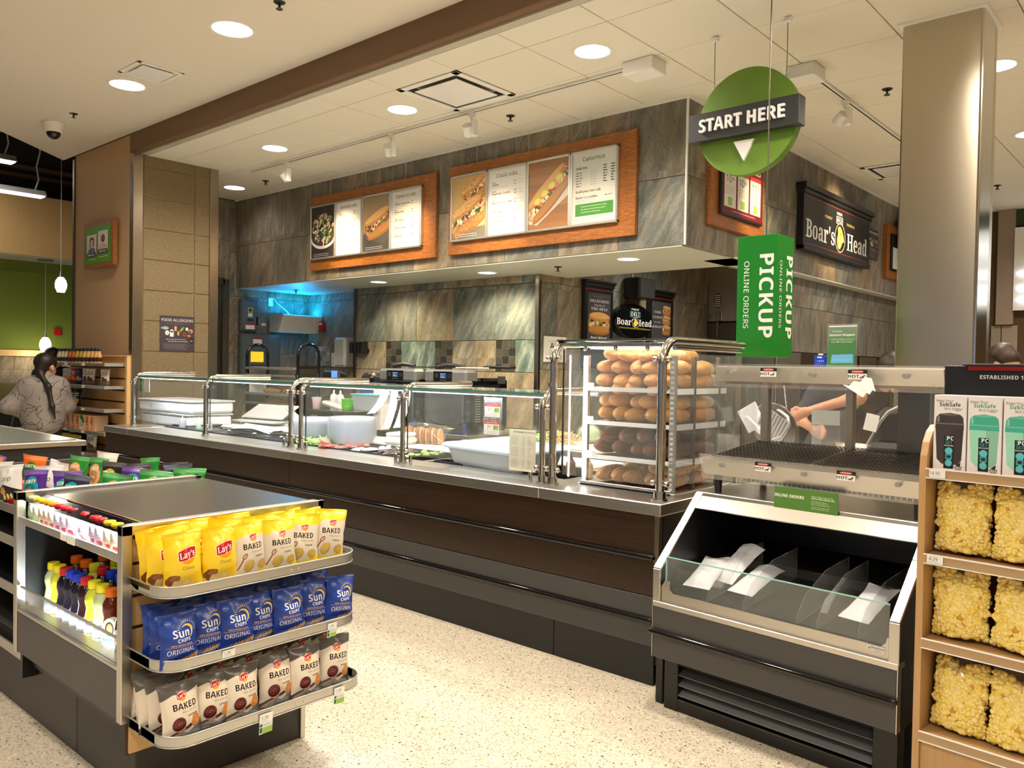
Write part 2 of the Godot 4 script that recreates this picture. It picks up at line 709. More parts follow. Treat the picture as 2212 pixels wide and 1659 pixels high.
# ------------------------------------------------------------------ packet prints
func lays_badge(p: Print, x: float, y: float, s: float) -> void:
	p.oval(x, y, s, s * 0.95, srgb(250,190,45))
	p.oval(x, y + s * 0.12, s * 0.9, s * 0.8, srgb(240,160,30))
	var b := PackedVector2Array()
	for k in 21:
		var u := -1.0 + k * 0.1
		b.append(Vector2(x + u * s * 1.12, y - s * (0.62 + 0.16 * cos(u * 1.6)) - u * s * 0.2))
	for k in 21:
		var u := 1.0 - k * 0.1
		b.append(Vector2(x + u * s * 1.12, y + s * (0.34 + 0.12 * cos(u * 1.6)) - u * s * 0.22))
	p.poly(b, srgb(245,240,230))
	var c := PackedVector2Array()
	for q in b:
		c.append(Vector2(x, y) + (q - Vector2(x, y)) * 0.94)
	p.poly(c, srgb(190,18,32))
	p.text("Lay's", x, y + s * 0.22, s * 0.62, Color.WHITE,1, "serifb",-0.16,0.86,0.12)

func bag_print(kind: String) -> Print:
	var W := 256
	var H := 352
	var p: Print
	if kind == "classic":
		p = Print.new(W, H, srgb(251,208,24))
		p.blob(W * 0.5, H * 0.45, W * 0.62, H * 0.3, srgb(253,218,52),0.05,2)
		lays_badge(p, W * 0.56, H * 0.4,58)
		p.text("Classic", W * 0.58, H * 0.64,20, srgb(120,84,20),1, "serif")
		p.blob(W * 0.2, H * 0.82,44,38, srgb(128,74,38),0.12,5)
		p.blob(W * 0.24, H * 0.78,30,18, srgb(160,104,62),0.12,6)
		for k in 4:
			crisp(p, W * (0.28 + k * 0.085), H * (0.9 - k * 0.014),30, srgb(232,200,120),20 + k)
		p.rect(W * 0.1, H * 0.93, W * 0.8,5, srgb(250,215,60))
	elif kind == "baked":
		p = Print.new(W, H, srgb(226,214,196))
		p.poly(PackedVector2Array([Vector2(0,0), Vector2(W,0), Vector2(W, H * 0.2), Vector2(W * 0.62, H * 0.25), Vector2(W * 0.3, H * 0.21), Vector2(0, H * 0.3)]), srgb(240,220,40))
		p.poly(PackedVector2Array([Vector2(0, H), Vector2(W, H), Vector2(W, H * 0.8), Vector2(W * 0.5, H * 0.92), Vector2(0, H * 0.9)]), srgb(240,208,40))
		lays_badge(p, W * 0.52, H * 0.28,27)
		p.text("BAKED", W * 0.5, H * 0.48,36, srgb(42,32,28))
		p.text("65% LESS FAT", W * 0.62, H * 0.55,12, srgb(120,110,100),1, "sans")
		p.text("original", W * 0.66, H * 0.63,12, srgb(42,32,28))
		p.oval(W * 0.24, H * 0.6,22,14, srgb(150,84,66),-0.9)
		p.oval(W * 0.24, H * 0.6,15,8, srgb(214,178,160),-0.9)
		p.poly(PackedVector2Array([Vector2(W * 0.18, H * 0.64), Vector2(W * 0.21, H * 0.66), Vector2(W * 0.07, H * 0.84), Vector2(W * 0.04, H * 0.83)]), srgb(150,84,66))
		crisp(p, W * 0.36, H * 0.78,42, srgb(212,178,82),3)
		crisp(p, W * 0.78, H * 0.78,36, srgb(206,170,78),4)
	elif kind == "bbq":
		p = Print.new(W, H, srgb(228,216,198))
		p.poly(PackedVector2Array([Vector2(0,0), Vector2(W,0), Vector2(W, H * 0.17), Vector2(W * 0.6, H * 0.22), Vector2(W * 0.3, H * 0.19), Vector2(0, H * 0.27)]), srgb(92,88,84))
		p.poly(PackedVector2Array([Vector2(0, H), Vector2(W, H), Vector2(W, H * 0.72), Vector2(W * 0.6, H * 0.9), Vector2(W * 0.3, H * 0.82), Vector2(0, H * 0.9)]), srgb(70,66,64))
		p.blob(W * 0.7, H * 0.93,60,14, srgb(104,100,96),0.2,4)
		p.blob(W * 0.25, H * 0.96,50,10, srgb(124,120,114),0.2,5)
		lays_badge(p, W * 0.5, H * 0.24,30)
		p.text("BAKED", W * 0.56, H * 0.46,38, srgb(42,32,28))
		p.text("65% LESS FAT", W * 0.66, H * 0.53,12, srgb(120,110,100),1, "sans")
		p.text("barbecue", W * 0.74, H * 0.61,12, srgb(42,32,28))
		p.oval(W * 0.36, H * 0.7,48,46, srgb(208,196,182))
		p.oval(W * 0.36, H * 0.7,43,41, srgb(84,18,20))
		for k in 26:
			var a := k * 0.42
			p.oval(W * 0.36 + cos(a) * k * 1.15, H * 0.7 + sin(a) * k * 1.1,4,3, srgb(150,62,56))
		p.poly(PackedVector2Array([Vector2(W * 0.1, H * 0.97), Vector2(W * 0.07, H * 0.94), Vector2(W * 0.56, H * 0.78), Vector2(W * 0.6, H * 0.82)]), srgb(178,120,70))
		p.poly(PackedVector2Array([Vector2(W * 0.5, H * 0.79), Vector2(W * 0.66, H * 0.74), Vector2(W * 0.7, H * 0.79), Vector2(W * 0.54, H * 0.84)]), srgb(96,30,24))
		crisp(p, W * 0.82, H * 0.72,40, srgb(214,138,62),7)
	elif kind == "sun":
		p = Print.new(W, H, srgb(30,62,150))
		p.blob(W * 0.5, H * 0.3, W * 0.5, H * 0.2, srgb(38,74,168),0.1,3)
		p.blob(W * 0.2, H * 0.17,22,20, srgb(72,104,184),0.05,8)
		p.text("VEGAN", W * 0.2, H * 0.18,8, srgb(190,205,235))
		for k in 15:
			var an := PI + k * PI / 14.0
			var d := Vector2.from_angle(an)
			var o := Vector2(W * 0.66, H * 0.34)
			p.poly(PackedVector2Array([o + d * 56 + d.orthogonal() * 3, o + d * 74, o + d * 56 - d.orthogonal() * 3]), srgb(244,208,96))
		p.oval(W * 0.66, H * 0.35,46,46, srgb(244,208,96))
		p.oval(W * 0.62, H * 0.37,43,43, srgb(30,62,150))
		p.text("Sun", W * 0.5, H * 0.44,50, srgb(238,240,246),1, "sansb",-0.04)
		p.text("CHIPS", W * 0.56, H * 0.53,23, srgb(238,240,246),1, "sansb",-0.04)
		p.text("100% WHOLE GRAIN", W * 0.5, H * 0.6,11, srgb(214,168,70),1, "sansb")
		p.rect(W * 0.1, H * 0.615, W * 0.8,2, srgb(214,168,70))
		p.text("ORIGINAL", W * 0.5, H * 0.74,30, srgb(238,240,246),1, "sans",-0.03)
		for k in 7:
			var x := W * (0.36 + k * 0.085)
			p.poly(PackedVector2Array([Vector2(x, H * (0.92 - k * 0.012)), Vector2(x + 22, H * (0.84 - k * 0.012)), Vector2(x + 36, H * (0.87 - k * 0.012)), Vector2(x + 14, H * (0.96 - k * 0.012))]), [srgb(212,160,84), srgb(190,134,62)][k % 2])
	elif kind == "pop":
		p = Print.new(W, H, srgb(226,224,220))
		p.text("pop", W * 0.5, H * 0.38,40, srgb(30,28,28),1, "sans")
		p.poly(PackedVector2Array([Vector2(0, H * 0.6), Vector2(W * 0.4, H * 0.46), Vector2(W, H * 0.62), Vector2(W, H), Vector2(0, H)]), srgb(34,32,32))
		crisp(p, W * 0.35, H * 0.62,40, srgb(206,140,64),5)
		for k in 4:
			p.blob(W * (0.42 + 0.14 * k), H * 0.76,12,26, srgb(232,214,120),0.06, k)
		p.poly(PackedVector2Array([Vector2(W * 0.45, H * 0.82), Vector2(W * 0.9, H * 0.8), Vector2(W * 0.92, H * 0.95), Vector2(W * 0.48, H * 0.96)]), srgb(170,26,30))
		p.blob(W * 0.15, H * 0.9,40,24, srgb(176,206,84),0.1,3)
	else:
		var base: Color = {"purple": srgb(82,44,140), "orange": srgb(226,104,26), "green": srgb(40,140,50), "blue": srgb(40,44,70), "black": srgb(36,34,36)}[kind]
		p = Print.new(W, H, base)
		p.poly(PackedVector2Array([Vector2(0,0), Vector2(W,0), Vector2(W, H * 0.1), Vector2(0, H * 0.14)]), base.lightened(0.25))
		var ring: Color = {"purple": srgb(38,150,158), "orange": srgb(54,124,54), "green": srgb(220,166,120), "blue": srgb(40,160,170), "black": srgb(210,170,60)}[kind]
		p.blob(W * 0.46, H * 0.46,92,100, ring,0.07,4)
		p.blob(W * 0.46, H * 0.5,62,62, ring.darkened(0.25),0.1,5)
		p.text("DIRTY", W * 0.46, H * 0.33,30, srgb(238,234,220),1, "sansb",-0.08)
		for k in 4:
			crisp(p, W * (0.34 + 0.09 * k), H * (0.5 + 0.03 * (k % 2)),26, srgb(176,112,60), k)
		p.text("CHIPS", W * 0.46, H * 0.53,20, srgb(240,226,190),1, "sansb")
		p.poly(PackedVector2Array([Vector2(W * 0.12, H * 0.72), Vector2(W * 0.84, H * 0.68), Vector2(W * 0.86, H * 0.76), Vector2(W * 0.14, H * 0.8)]), srgb(236,226,200))
		p.blob(W * 0.8, H * 0.88,40,24, base.darkened(0.25),0.2,6)
	return p

# ------------------------------------------------------------------ materials
func materials() -> void:
	M.plaster = paint(srgb(222,213,198),0.9)
	M.tile = paint(srgb(222,216,202),0.9)
	M.tbar = paint(srgb(178,172,158),0.5)
	M.white = paint(srgb(232,230,224),0.5)
	M.white_gloss = paint(srgb(235,236,238),0.2)
	M.beam = paint(srgb(112,84,58),0.55)
	M.tan = paint(srgb(188,154,114),0.75)
	M.black = paint(srgb(22,22,23),0.35)
	M.black_gloss = paint(srgb(14,14,15),0.06)
	M.black_matte = paint(srgb(26,26,26),0.8)
	M.charcoal = paint(srgb(66,66,66),0.42)
	M.grey = paint(srgb(120,120,120),0.5)
	M.lightgrey = paint(srgb(176,178,178),0.45)
	M.steel = brushed(srgb(206,202,194),0.32)
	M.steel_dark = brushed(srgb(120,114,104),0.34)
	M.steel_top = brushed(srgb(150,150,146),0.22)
	M.chrome = paint(srgb(206,204,198),0.14,1.0)
	M.alu = paint(srgb(196,195,190),0.36,0.85)
	M.column = brushed(srgb(190,180,162),0.24)
	M.column.anisotropy_enabled = true
	M.column.anisotropy = -0.85
	M.espresso = paint(Color.WHITE,0.3,0.0, grain_tex(21, srgb(34,22,14), srgb(62,43,29),0.012,0.5,256,256,1.2))
	tiled(M.espresso, Vector3(0.7,1.6,0.7))
	M.maple = paint(Color.WHITE,0.45,0.0, grain_tex(22, srgb(206,164,104), srgb(226,188,130),0.5,0.012,256,256,0.9))
	tiled(M.maple, Vector3(1.4,0.6,1.4))
	M.maple_h = paint(Color.WHITE,0.45,0.0, grain_tex(24, srgb(190,152,98), srgb(214,180,126),0.02,0.4,256,256,0.8))
	tiled(M.maple_h, Vector3(0.8,1.6,0.8))
	M.rack_wood = paint(Color.WHITE,0.4,0.0, grain_tex(25, srgb(176,138,92), srgb(196,160,112),0.4,0.02,256,256,0.7))
	tiled(M.rack_wood, Vector3(1.6,0.7,1.6))
	M.rack_lip = paint(srgb(176,146,108),0.4)
	M.board_wood = paint(Color.WHITE,0.4,0.0, grain_tex(23, srgb(112,62,22), srgb(196,126,58),0.02,0.42,256,256,1.3))
	tiled(M.board_wood, Vector3(1.0,1.8,1.0))
	M.weave = paint(Color.WHITE,0.9,0.0, grain_tex(31, srgb(96,82,58), srgb(146,128,96),0.05,0.7,256,256,1.5, true))
	tiled(M.weave, Vector3.ONE * 2.2)
	M.terrazzo = paint(Color.WHITE,0.16,0.0, terrazzo_tex())
	tiled(M.terrazzo, Vector3.ONE * 0.72)
	M.slate = []
	var pal := [[srgb(86,80,70), srgb(126,118,104), srgb(160,150,134), srgb(144,120,92)],
		[srgb(76,72,62), srgb(128,118,102), srgb(172,160,140), srgb(150,124,90)],
		[srgb(82,78,70), srgb(116,110,98), srgb(150,142,126), srgb(128,108,82)],
		[srgb(84,76,62), srgb(136,122,100), srgb(176,160,132), srgb(160,124,82)],
		[srgb(66,70,66), srgb(112,114,106), srgb(156,154,142), srgb(130,110,84)],
		[srgb(76,76,68), srgb(110,106,94), srgb(144,138,122), srgb(120,102,78)]]
	for i in 6:
		var tx := slate_tex(40 + i * 7, pal[i][0], pal[i][1], pal[i][2], pal[i][3])
		var m := paint(Color.WHITE,0.62,0.0, tx)
		m.uv1_scale = Vector3(1.25,1.25,1)
		m.heightmap_enabled = true
		m.heightmap_texture = tx
		m.heightmap_scale = 0.35
		M.slate.append(m)
	var gt := slate_tex(91, srgb(62,74,68), srgb(96,112,102), srgb(176,176,160), srgb(150,150,132))
	M.slate_green = paint(Color.WHITE,0.6,0.0, gt)
	M.slate_green.uv1_scale = Vector3(1.6,1.6,1)
	M.grout = paint(srgb(104,96,84),0.9)
	M.bark = paint(srgb(48,38,30),0.9)
	M.green_wall = paint(srgb(112,128,44),0.85)
	M.glass = paint(Color(0.92,0.97,0.95,0.06),0.02)
	M.glass.transparency = BaseMaterial3D.TRANSPARENCY_ALPHA
	M.acrylic = paint(Color(0.97,0.98,0.98,0.08),0.03)
	M.acrylic.transparency = BaseMaterial3D.TRANSPARENCY_ALPHA
	M.film = paint(Color(1,1,1,0.03),0.08)
	M.film.transparency = BaseMaterial3D.TRANSPARENCY_ALPHA
	M.tub = paint(Color(0.9,0.92,0.95,0.45),0.2)
	M.tub.transparency = BaseMaterial3D.TRANSPARENCY_ALPHA
	M.glass_edge = paint(srgb(60,130,110),0.15)
	M.rubber = paint(srgb(16,16,16),0.5)
	M.paper = paint(srgb(240,238,232),0.8)
	M.cutting = paint(srgb(232,230,214),0.5)
	M.green_sign = paint(srgb(98,134,38),0.5)
	M.green_box = paint(srgb(0,118,20),0.4)
	M.green_card = paint(srgb(72,126,48),0.45)
	M.ink = paint(srgb(24,24,24),0.6)
	M.redplastic = paint(srgb(176,22,30),0.35)
	M.lamp = glow(Color(1.0,0.97,0.9),5.0)
	M.led = glow(Color(0.94,0.97,1.0),2.6)
	M.trim_metal = brushed(srgb(168,156,138),0.26)

func brushed(col: Color, rough: float) -> StandardMaterial3D:
	var m := paint(col, rough,1.0)
	return m

# ------------------------------------------------------------------ setting
func slate_wall(parent: Node3D, o: Vector3, ux: Vector3, w: float, y0: float, y1: float, out: Vector3, rows: Array, tw: float, sd: int, shift := 0.0, tones: Array = []) -> void:
	# courses of tiles on the plane through o, along ux, between heights y0 and y1
	var r := RandomNumberGenerator.new()
	r.seed = sd
	var y := y0
	for k in 60:
		if y >= y1 - 0.02:
			break
		var h: float = rows[k % rows.size()]
		var yt := minf(y + h, y1)
		var x := -r.randf_range(0.0, tw) if shift == 0.0 else -fmod(shift + (k % 2) * tw * 0.5, tw)
		while x < w - 0.02:
			var ww := tw
			var a := maxf(x,0.0)
			var b := minf(x + ww, w)
			x += ww
			if b - a < 0.03:
				continue
			var m := MB.new()
			var c := o + ux * (a + b) * 0.5 + Vector3(0, (y + yt) * 0.5,0) + out * 0.008
			m.box(c, ux.abs() * (b - a - 0.004) + Vector3(0, yt - y - 0.004,0) + out.abs() * (0.016 + r.randf() * 0.004),0.002)
			var id: int = r.randi() % 6
			if tones.size():
				id = tones[r.randi() % tones.size()]
			mi(parent, "tile", m, M.slate[id])
		y = yt

func room() -> void:
	# floor with its saw cuts
	var fl := struct("floor", MB.new().span(Vector3(-22,-0.2,-16), Vector3(7,0,9)), M.terrazzo)
	for q in [[Vector3(-2.36,0,-1.57), Vector3(-1.2,0,-2.66)], [Vector3(-3.9,0,-0.1), Vector3(-2.36,0,-1.57)]]:
		mi(fl, "saw_cut", MB.new().bar(q[0], q[1],0.005,0.001), paint(srgb(120,110,94),0.7))
	# plaster ceiling over the aisle, cut off slantwise at the left
	var pc := MB.new()
	var poly := PackedVector2Array([Vector2(-11.1,3.99), Vector2(7,3.99), Vector2(7,-9), Vector2(-5.2,-9), Vector2(-5.2,3.0 - 6.0), Vector2(-10.25,3.03)])
	pc.prism(poly,0.0,0.25, Transform3D(Basis(Vector3.RIGHT, Vector3.FORWARD, Vector3.UP), Vector3(0, YD,0)))
	struct("ceiling", pc, M.plaster)
	struct("ceiling_cove", MB.new().span(Vector3(-22,7.2,-16), Vector3(7,7.4,9)), M.bark)
	# brown beam between the two ceilings
	var bm := struct("beam", MB.new().span(Vector3(-9.2, YC + 0.02,-4.12), Vector3(7, YD + 0.2,-3.99),0.01), M.beam)
	mi(bm, "trim", MB.new().span(Vector3(-9.2, YC + 0.005,-4.14), Vector3(7, YC + 0.02,-4.06)), M.tbar)
	# tile ceiling
	var slab := MB.new()
	slab.span(Vector3(-10.7, YC + 0.03,-6.3), Vector3(7, YC + 0.2,-4.1))
	slab.span(Vector3(-3.55, YC + 0.03,-16), Vector3(7, YC + 0.2,-6.0))
	var ct := struct("ceiling", slab, M.tbar)
	var g := 0.7025
	var cells := {}
	for i in range(-11,16):
		for j in range(-1,14):
			var x0 := -3.814 + i * g
			var z1 := -4.44 - j * g
			var a := Vector2(maxf(x0,-10.55), maxf(z1 - g,-13.0))
			var b := Vector2(minf(x0 + g,2.5), minf(z1,-4.13))
			if a.y < -6.07 and a.x < -3.42:
				if b.x <= -3.42 and b.y <= -6.07:
					continue
				if b.y > -6.07 and b.x <= -3.42:
					a.y = -6.07
				elif b.y <= -6.07:
					a.x = -3.42
			if b.x - a.x < 0.04 or b.y - a.y < 0.04 or (b.x > 1.0 and b.y < -6.0 and b.x > 2.0):
				continue
			if (i == -2 and j == 0) or (i == 1 and j == 7):
				continue               # air diffusers sit here
			var key := Vector2i(roundi((b.x - a.x) * 100), roundi((b.y - a.y) * 100))
			if not cells.has(key):
				cells[key] = MB.new().box(Vector3.ZERO, Vector3(b.x - a.x - 0.007,0.016, b.y - a.y - 0.007),0.003).mesh()
			var t := mi(ct, "ceiling_tile", cells[key], M.tile)
			t.position = Vector3((a.x + b.x) / 2, YC + 0.008, (a.y + b.y) / 2)
	mi(ct, "wall_angle", MB.new().span(Vector3(-10.55, YC - 0.012,-6.075), Vector3(-3.42, YC + 0.012,-6.045)).span(Vector3(-3.42, YC - 0.012,-13), Vector3(-3.39, YC + 0.012,-6.05)), M.white)
	# slate bulkhead
	var bk := MB.new()
	bk.span(Vector3(-10.55, SOF + 0.02,-6.6), Vector3(-3.436, YC + 0.15,-6.09))
	bk.span(Vector3(-3.9, SOF + 0.02,-13.0), Vector3(-3.436, YC + 0.15,-6.09))
	var bulk := struct("wall_bulkhead", bk, M.grout)
	slate_wall(bulk, Vector3(-10.55,0,-6.09), Vector3.RIGHT,7.13, SOF, YC, Vector3(0,0,1), [0.585,0.66],0.68,3)
	slate_wall(bulk, Vector3(-3.436,0,-6.09), Vector3(0,0,-1),6.9, SOF, YC, Vector3(1,0,0), [0.585,0.66],0.68,4)
	mi(bulk, "corner_trim", MB.new().span(Vector3(-3.43, SOF,-6.085), Vector3(-3.414, YC,-6.069)), M.white)
	var sf := MB.new()
	sf.span(Vector3(-10.5, SOF - 0.01,-7.5), Vector3(-3.45, SOF + 0.02,-6.08))
	sf.span(Vector3(-3.75, SOF - 0.01,-13.0), Vector3(-3.42, SOF + 0.02,-7.0))
	struct("ceiling_soffit", sf, paint(srgb(196,196,184),0.35))
	# walls behind the counter
	var wc := struct("wall_center", MB.new().span(Vector3(-9.02,0,-7.6), Vector3(-5.75, SOF,-7.01)), M.grout)
	center_tiles(wc)
	mi(wc, "corner_guard", MB.new().span(Vector3(-5.79,0,-7.02), Vector3(-5.735, SOF - 0.01,-6.975),0.003), M.trim_metal)
	mi(wc, "corner_guard", MB.new().span(Vector3(-9.035,0,-7.02), Vector3(-8.98, SOF - 0.01,-6.975),0.003), M.steel_dark)
	var ws := struct("wall_back_left", MB.new().span(Vector3(-10.6,0,-7.5), Vector3(-9.0, SOF,-7.286)), M.grout)
	slate_wall(ws, Vector3(-10.55,0,-7.286), Vector3.RIGHT,1.53,0.6, SOF, Vector3(0,0,1), [0.85,0.98,0.16],0.62,7,0.3, [1,3,1])
	var wr := struct("wall_back_right", MB.new().span(Vector3(-6.2,0,-11.4), Vector3(-5.758,3.3,-7.1)), M.grout)
	slate_wall(wr, Vector3(-5.758,0,-7.02), Vector3(0,0,-1),4.3,0.5,3.2, Vector3(1,0,0), [0.98,0.98,0.74],0.66,8,0.03, [1,3,4,1])
	struct("wall_kitchen_rear", MB.new().span(Vector3(-6.2,0,-11.5), Vector3(-3.6,3.3,-11.35)), M.steel_dark)
	struct("ceiling_kitchen", MB.new().span(Vector3(-6.2,3.2,-11.5), Vector3(-3.6,3.4,-7.4)), M.tile)
	spot(Vector3(-4.6,3.15,-8.9), Vector3(-0.12,-1,0), Color(1.0,0.97,0.9),3.0,75.0,0.15,0.8)
	# left wall with the dark doorway
	var wl := MB.new()
	wl.span(Vector3(-10.9,0,-7.6), Vector3(-10.573, YC + 0.2,-5.97))
	wl.span(Vector3(-10.9,2.64,-5.97), Vector3(-10.573, YC + 0.2,-4.9))
	var wlo := struct("wall_left", wl, M.grout)
	slate_wall(wlo, Vector3(-10.573,0,-5.97), Vector3(0,0,-1),1.32,0.4, YC, Vector3(1,0,0), [0.62,0.62,0.8],0.66,9,0.25)
	slate_wall(wlo, Vector3(-10.573,0,-4.9), Vector3(0,0,-1),1.07,2.64, YC, Vector3(1,0,0), [0.57],0.66,10,0.5)
	var dr := struct("door_1", MB.new().span(Vector3(-10.6,0,-5.97), Vector3(-10.54,2.66,-5.87),0.004).span(Vector3(-10.6,2.58,-5.9), Vector3(-10.54,2.68,-4.9),0.004), M.steel_dark)
	mi(dr, "passage", MB.new().span(Vector3(-12.6,0,-7.6), Vector3(-12.5,3,-4.95)).span(Vector3(-12.6,0,-7.7), Vector3(-10.8,3,-7.6)), M.black_matte)
	for yy in [[2.15,0.19], [1.75,0.11]]:
		var lt := mi(dr, "lit_pane", MB.new().box(Vector3(-12.44,2.0 + (yy[0] - 1.75) * 0.9,-6.2), Vector3(0.02, yy[1],0.2),0.004), glow(Color(1,0.9,0.72),1.0))
	# pillar block: tan face, woven panels on the deli side
	var pb := MB.new()
	pb.span(Vector3(-10.75,0,-4.94), Vector3(-9.075, YD,-4.005))
	var pw := struct("wall_pillar", pb, M.tan)
	for q in [[-9.06,-4.02], [-9.06,-4.92]]:
		mi(pw, "corner_guard", MB.new().span(Vector3(q[0] - 0.075,0, q[1] - 0.055), Vector3(q[0] + 0.012, YC - 0.0, q[1] + 0.055),0.004), M.trim_metal)
	mi(pw, "corner_guard", MB.new().span(Vector3(-10.79,0,-4.09), Vector3(-10.74, YD - 0.04,-3.985),0.004), M.steel_dark)
	for i in 12:
		var y0 := -0.1 + i * 0.342
		for cc in [[-4.09,-4.678], [-4.686,-4.865]]:
			mi(pw, "wall_panel", MB.new().span(Vector3(-9.08, maxf(y0,0) + 0.003, cc[1]), Vector3(-9.062, minf(y0 + 0.336, YC), cc[0]),0.003), M.weave)
	# stainless column by the pickup case
	var cb := MB.new()
	cb.span(Vector3(-1.634,0,-6.1), Vector3(-1.167, YC,-5.681),0.012)
	var col := struct("column", cb, M.column)
	mi(col, "corner_cover", MB.new().span(Vector3(-1.175,1.0,-5.98), Vector3(-1.161, YC,-5.69),0.002), M.chrome)
	mi(col, "trim", MB.new().span(Vector3(-1.66, YC - 0.02,-6.12), Vector3(-1.14, YC + 0.005,-5.655)), M.white)
	# slate and steel wall below the side bulkhead
	var wsd := struct("wall_side", MB.new().span(Vector3(-3.9,0,-13.0), Vector3(-3.58, SOF,-8.3)), M.steel_dark)
	slate_wall(wsd, Vector3(-3.58,0,-8.3), Vector3(0,0,-1),4.7,1.72, SOF, Vector3(1,0,0), [0.5,0.4],0.72,15,0.1, [2,5,4])
	# the shell round it all
	struct("wall_right", MB.new().span(Vector3(6.8,0,-16), Vector3(7.0,7.4,9)), M.plaster)
	struct("wall_rear", MB.new().span(Vector3(-22,0,-16.2), Vector3(7,7.4,-16)), M.beam)
	var fw := MB.new()
	fw.span(Vector3(-22,0,8.8), Vector3(7,0.7,9))
	fw.span(Vector3(-22,3.1,8.8), Vector3(7,7.4,9))
	for x in [-22.0,-15.0,-8.5,-2.0,4.5]:
		fw.span(Vector3(x,0.7,8.8), Vector3(x + 2.6,3.1,9))
	var front := struct("wall_front", fw, M.plaster)
	for x in [-12.4,-5.9,0.6]:
		var wn := struct("window_1", MB.new().span(Vector3(x,1.86,8.86), Vector3(x + 3.9,1.92,8.94)).span(Vector3(x + 1.92,0.7,8.86), Vector3(x + 1.98,3.1,8.94)), M.alu)
		mi(wn, "pane", MB.new().span(Vector3(x,0.7,8.895), Vector3(x + 3.9,3.1,8.9)), M.glass)

func center_tiles(wc: Node3D) -> void:
	var r := RandomNumberGenerator.new()
	r.seed = 77
	var z := -7.01
	# upper course, one thin course under the soffit, then the band with mosaic inserts, then the lower course
	for row in [[0.8,1.44, [-9.0,-8.35,-7.72,-7.1,-6.44,-5.78]], [1.81,2.45, [-9.0,-8.4,-7.768,-7.096,-6.442,-5.78]], [2.453, SOF - 0.003, [-9.0,-8.3,-7.8,-7.3,-6.6,-6.0,-5.78]]]:
		var xs: Array = row[2]
		for i in xs.size() - 1:
			var m := MB.new().box(Vector3((xs[i] + xs[i + 1]) / 2, (row[0] + row[1]) / 2, z + 0.008), Vector3(xs[i + 1] - xs[i] - 0.004, row[1] - row[0] - 0.004,0.017),0.002)
			mi(wc, "tile", m, M.slate[[4,5,4,3][r.randi() % 4]])
	var band := [[-9.0,-8.72,0], [-8.72,-8.36,1], [-8.36,-8.05,2], [-8.05,-7.415,3], [-7.415,-7.105,2], [-7.105,-6.72,0], [-6.72,-6.39,1], [-6.39,-6.085,2], [-6.085,-5.78,3]]
	for b in band:
		var w: float = b[1] - b[0] - 0.004
		var c := Vector3((b[0] + b[1]) / 2,1.625, z + 0.008)
		if b[2] == 2:
			mosaic(wc, c, w,0.362, Vector3.RIGHT,3,4)
		else:
			mi(wc, "tile", MB.new().box(c, Vector3(w,0.362,0.017),0.002), M.slate_green if b[2] == 3 else M.slate[3 if b[2] == 1 else 1])

# basket-weave insert: blocks of four sticks, alternately upright and lying
func mosaic(wall: Node3D, c: Vector3, w: float, h: float, ux: Vector3, nx: int, ny: int, pale := false) -> void:
	var out := ux.cross(Vector3.UP)
	var ins := mi(wall, "mosaic_insert", MB.new().box(c - out * 0.004, ux.abs() * w + Vector3(0, h,0) + out.abs() * 0.01), paint(srgb(158,150,130),0.8))
	var dark := [paint(srgb(46,44,40),0.5), paint(srgb(84,74,60),0.5), paint(srgb(70,70,62),0.5)]
	if pale:
		dark = [paint(srgb(146,148,148),0.5), paint(srgb(196,198,196),0.5), paint(srgb(170,172,172),0.5)]
	var cw := w / nx
	var chh := h / ny
	for i in nx:
		for j in ny:
			var o := c + ux * ((i + 0.5) * cw - w / 2) + Vector3(0, (j + 0.5) * chh - h / 2,0) + out * 0.004
			for k in 4:
				var f := (k + 0.5) / 4.0 - 0.5
				var m := MB.new()
				if (i + j) % 2 == 0:
					m.box(o + ux * f * cw, ux.abs() * cw * 0.19 + Vector3(0, chh * 0.9,0) + out.abs() * 0.009)
				else:
					m.box(o + Vector3(0, f * chh,0), ux.abs() * cw * 0.9 + Vector3(0, chh * 0.19,0) + out.abs() * 0.009)
				mi(ins, "mosaic_stick", m, dark[(i + j * 2) % 3])

# ------------------------------------------------------------------ lamps and ceiling fittings
func downlight(at: Vector3, label: String, e: float, r := 0.13, group := "", warm := Color(1.0,0.95,0.88)) -> void:
	var o := thing("ceiling_light", label, "light", at,0, group)
	mi(o, "trim_ring", MB.new().lathe([Vector2(r * 0.98,-0.004), Vector2(r * 1.14,-0.004), Vector2(r * 1.14,-0.004), Vector2(r * 1.16,0.004)],28), M.white)
	mi(o, "lens", MB.new().lathe([Vector2(0,-0.002), Vector2(r,-0.002)],28), M.lamp)
	spot(at + Vector3(0,-0.03,0), Vector3.DOWN, warm, e,78.0, r * 0.9,0.8)

func sprinkler(at: Vector3, label: String) -> void:
	var o := thing("sprinkler_head", label, "sprinkler", at)
	mi(o, "escutcheon", MB.new().lathe([Vector2(0.0,-0.008), Vector2(0.03,-0.01), Vector2(0.042,-0.002), Vector2(0.042,0.0)],18), M.black)
	mi(o, "stem", MB.new().cyl(Vector3(0,-0.008,0), Vector3(0,-0.045,0),0.01,0.008), M.black)
	mi(o, "deflector", MB.new().cyl(Vector3(0,-0.045,0), Vector3(0,-0.05,0),0.024,0.024), M.steel_dark)

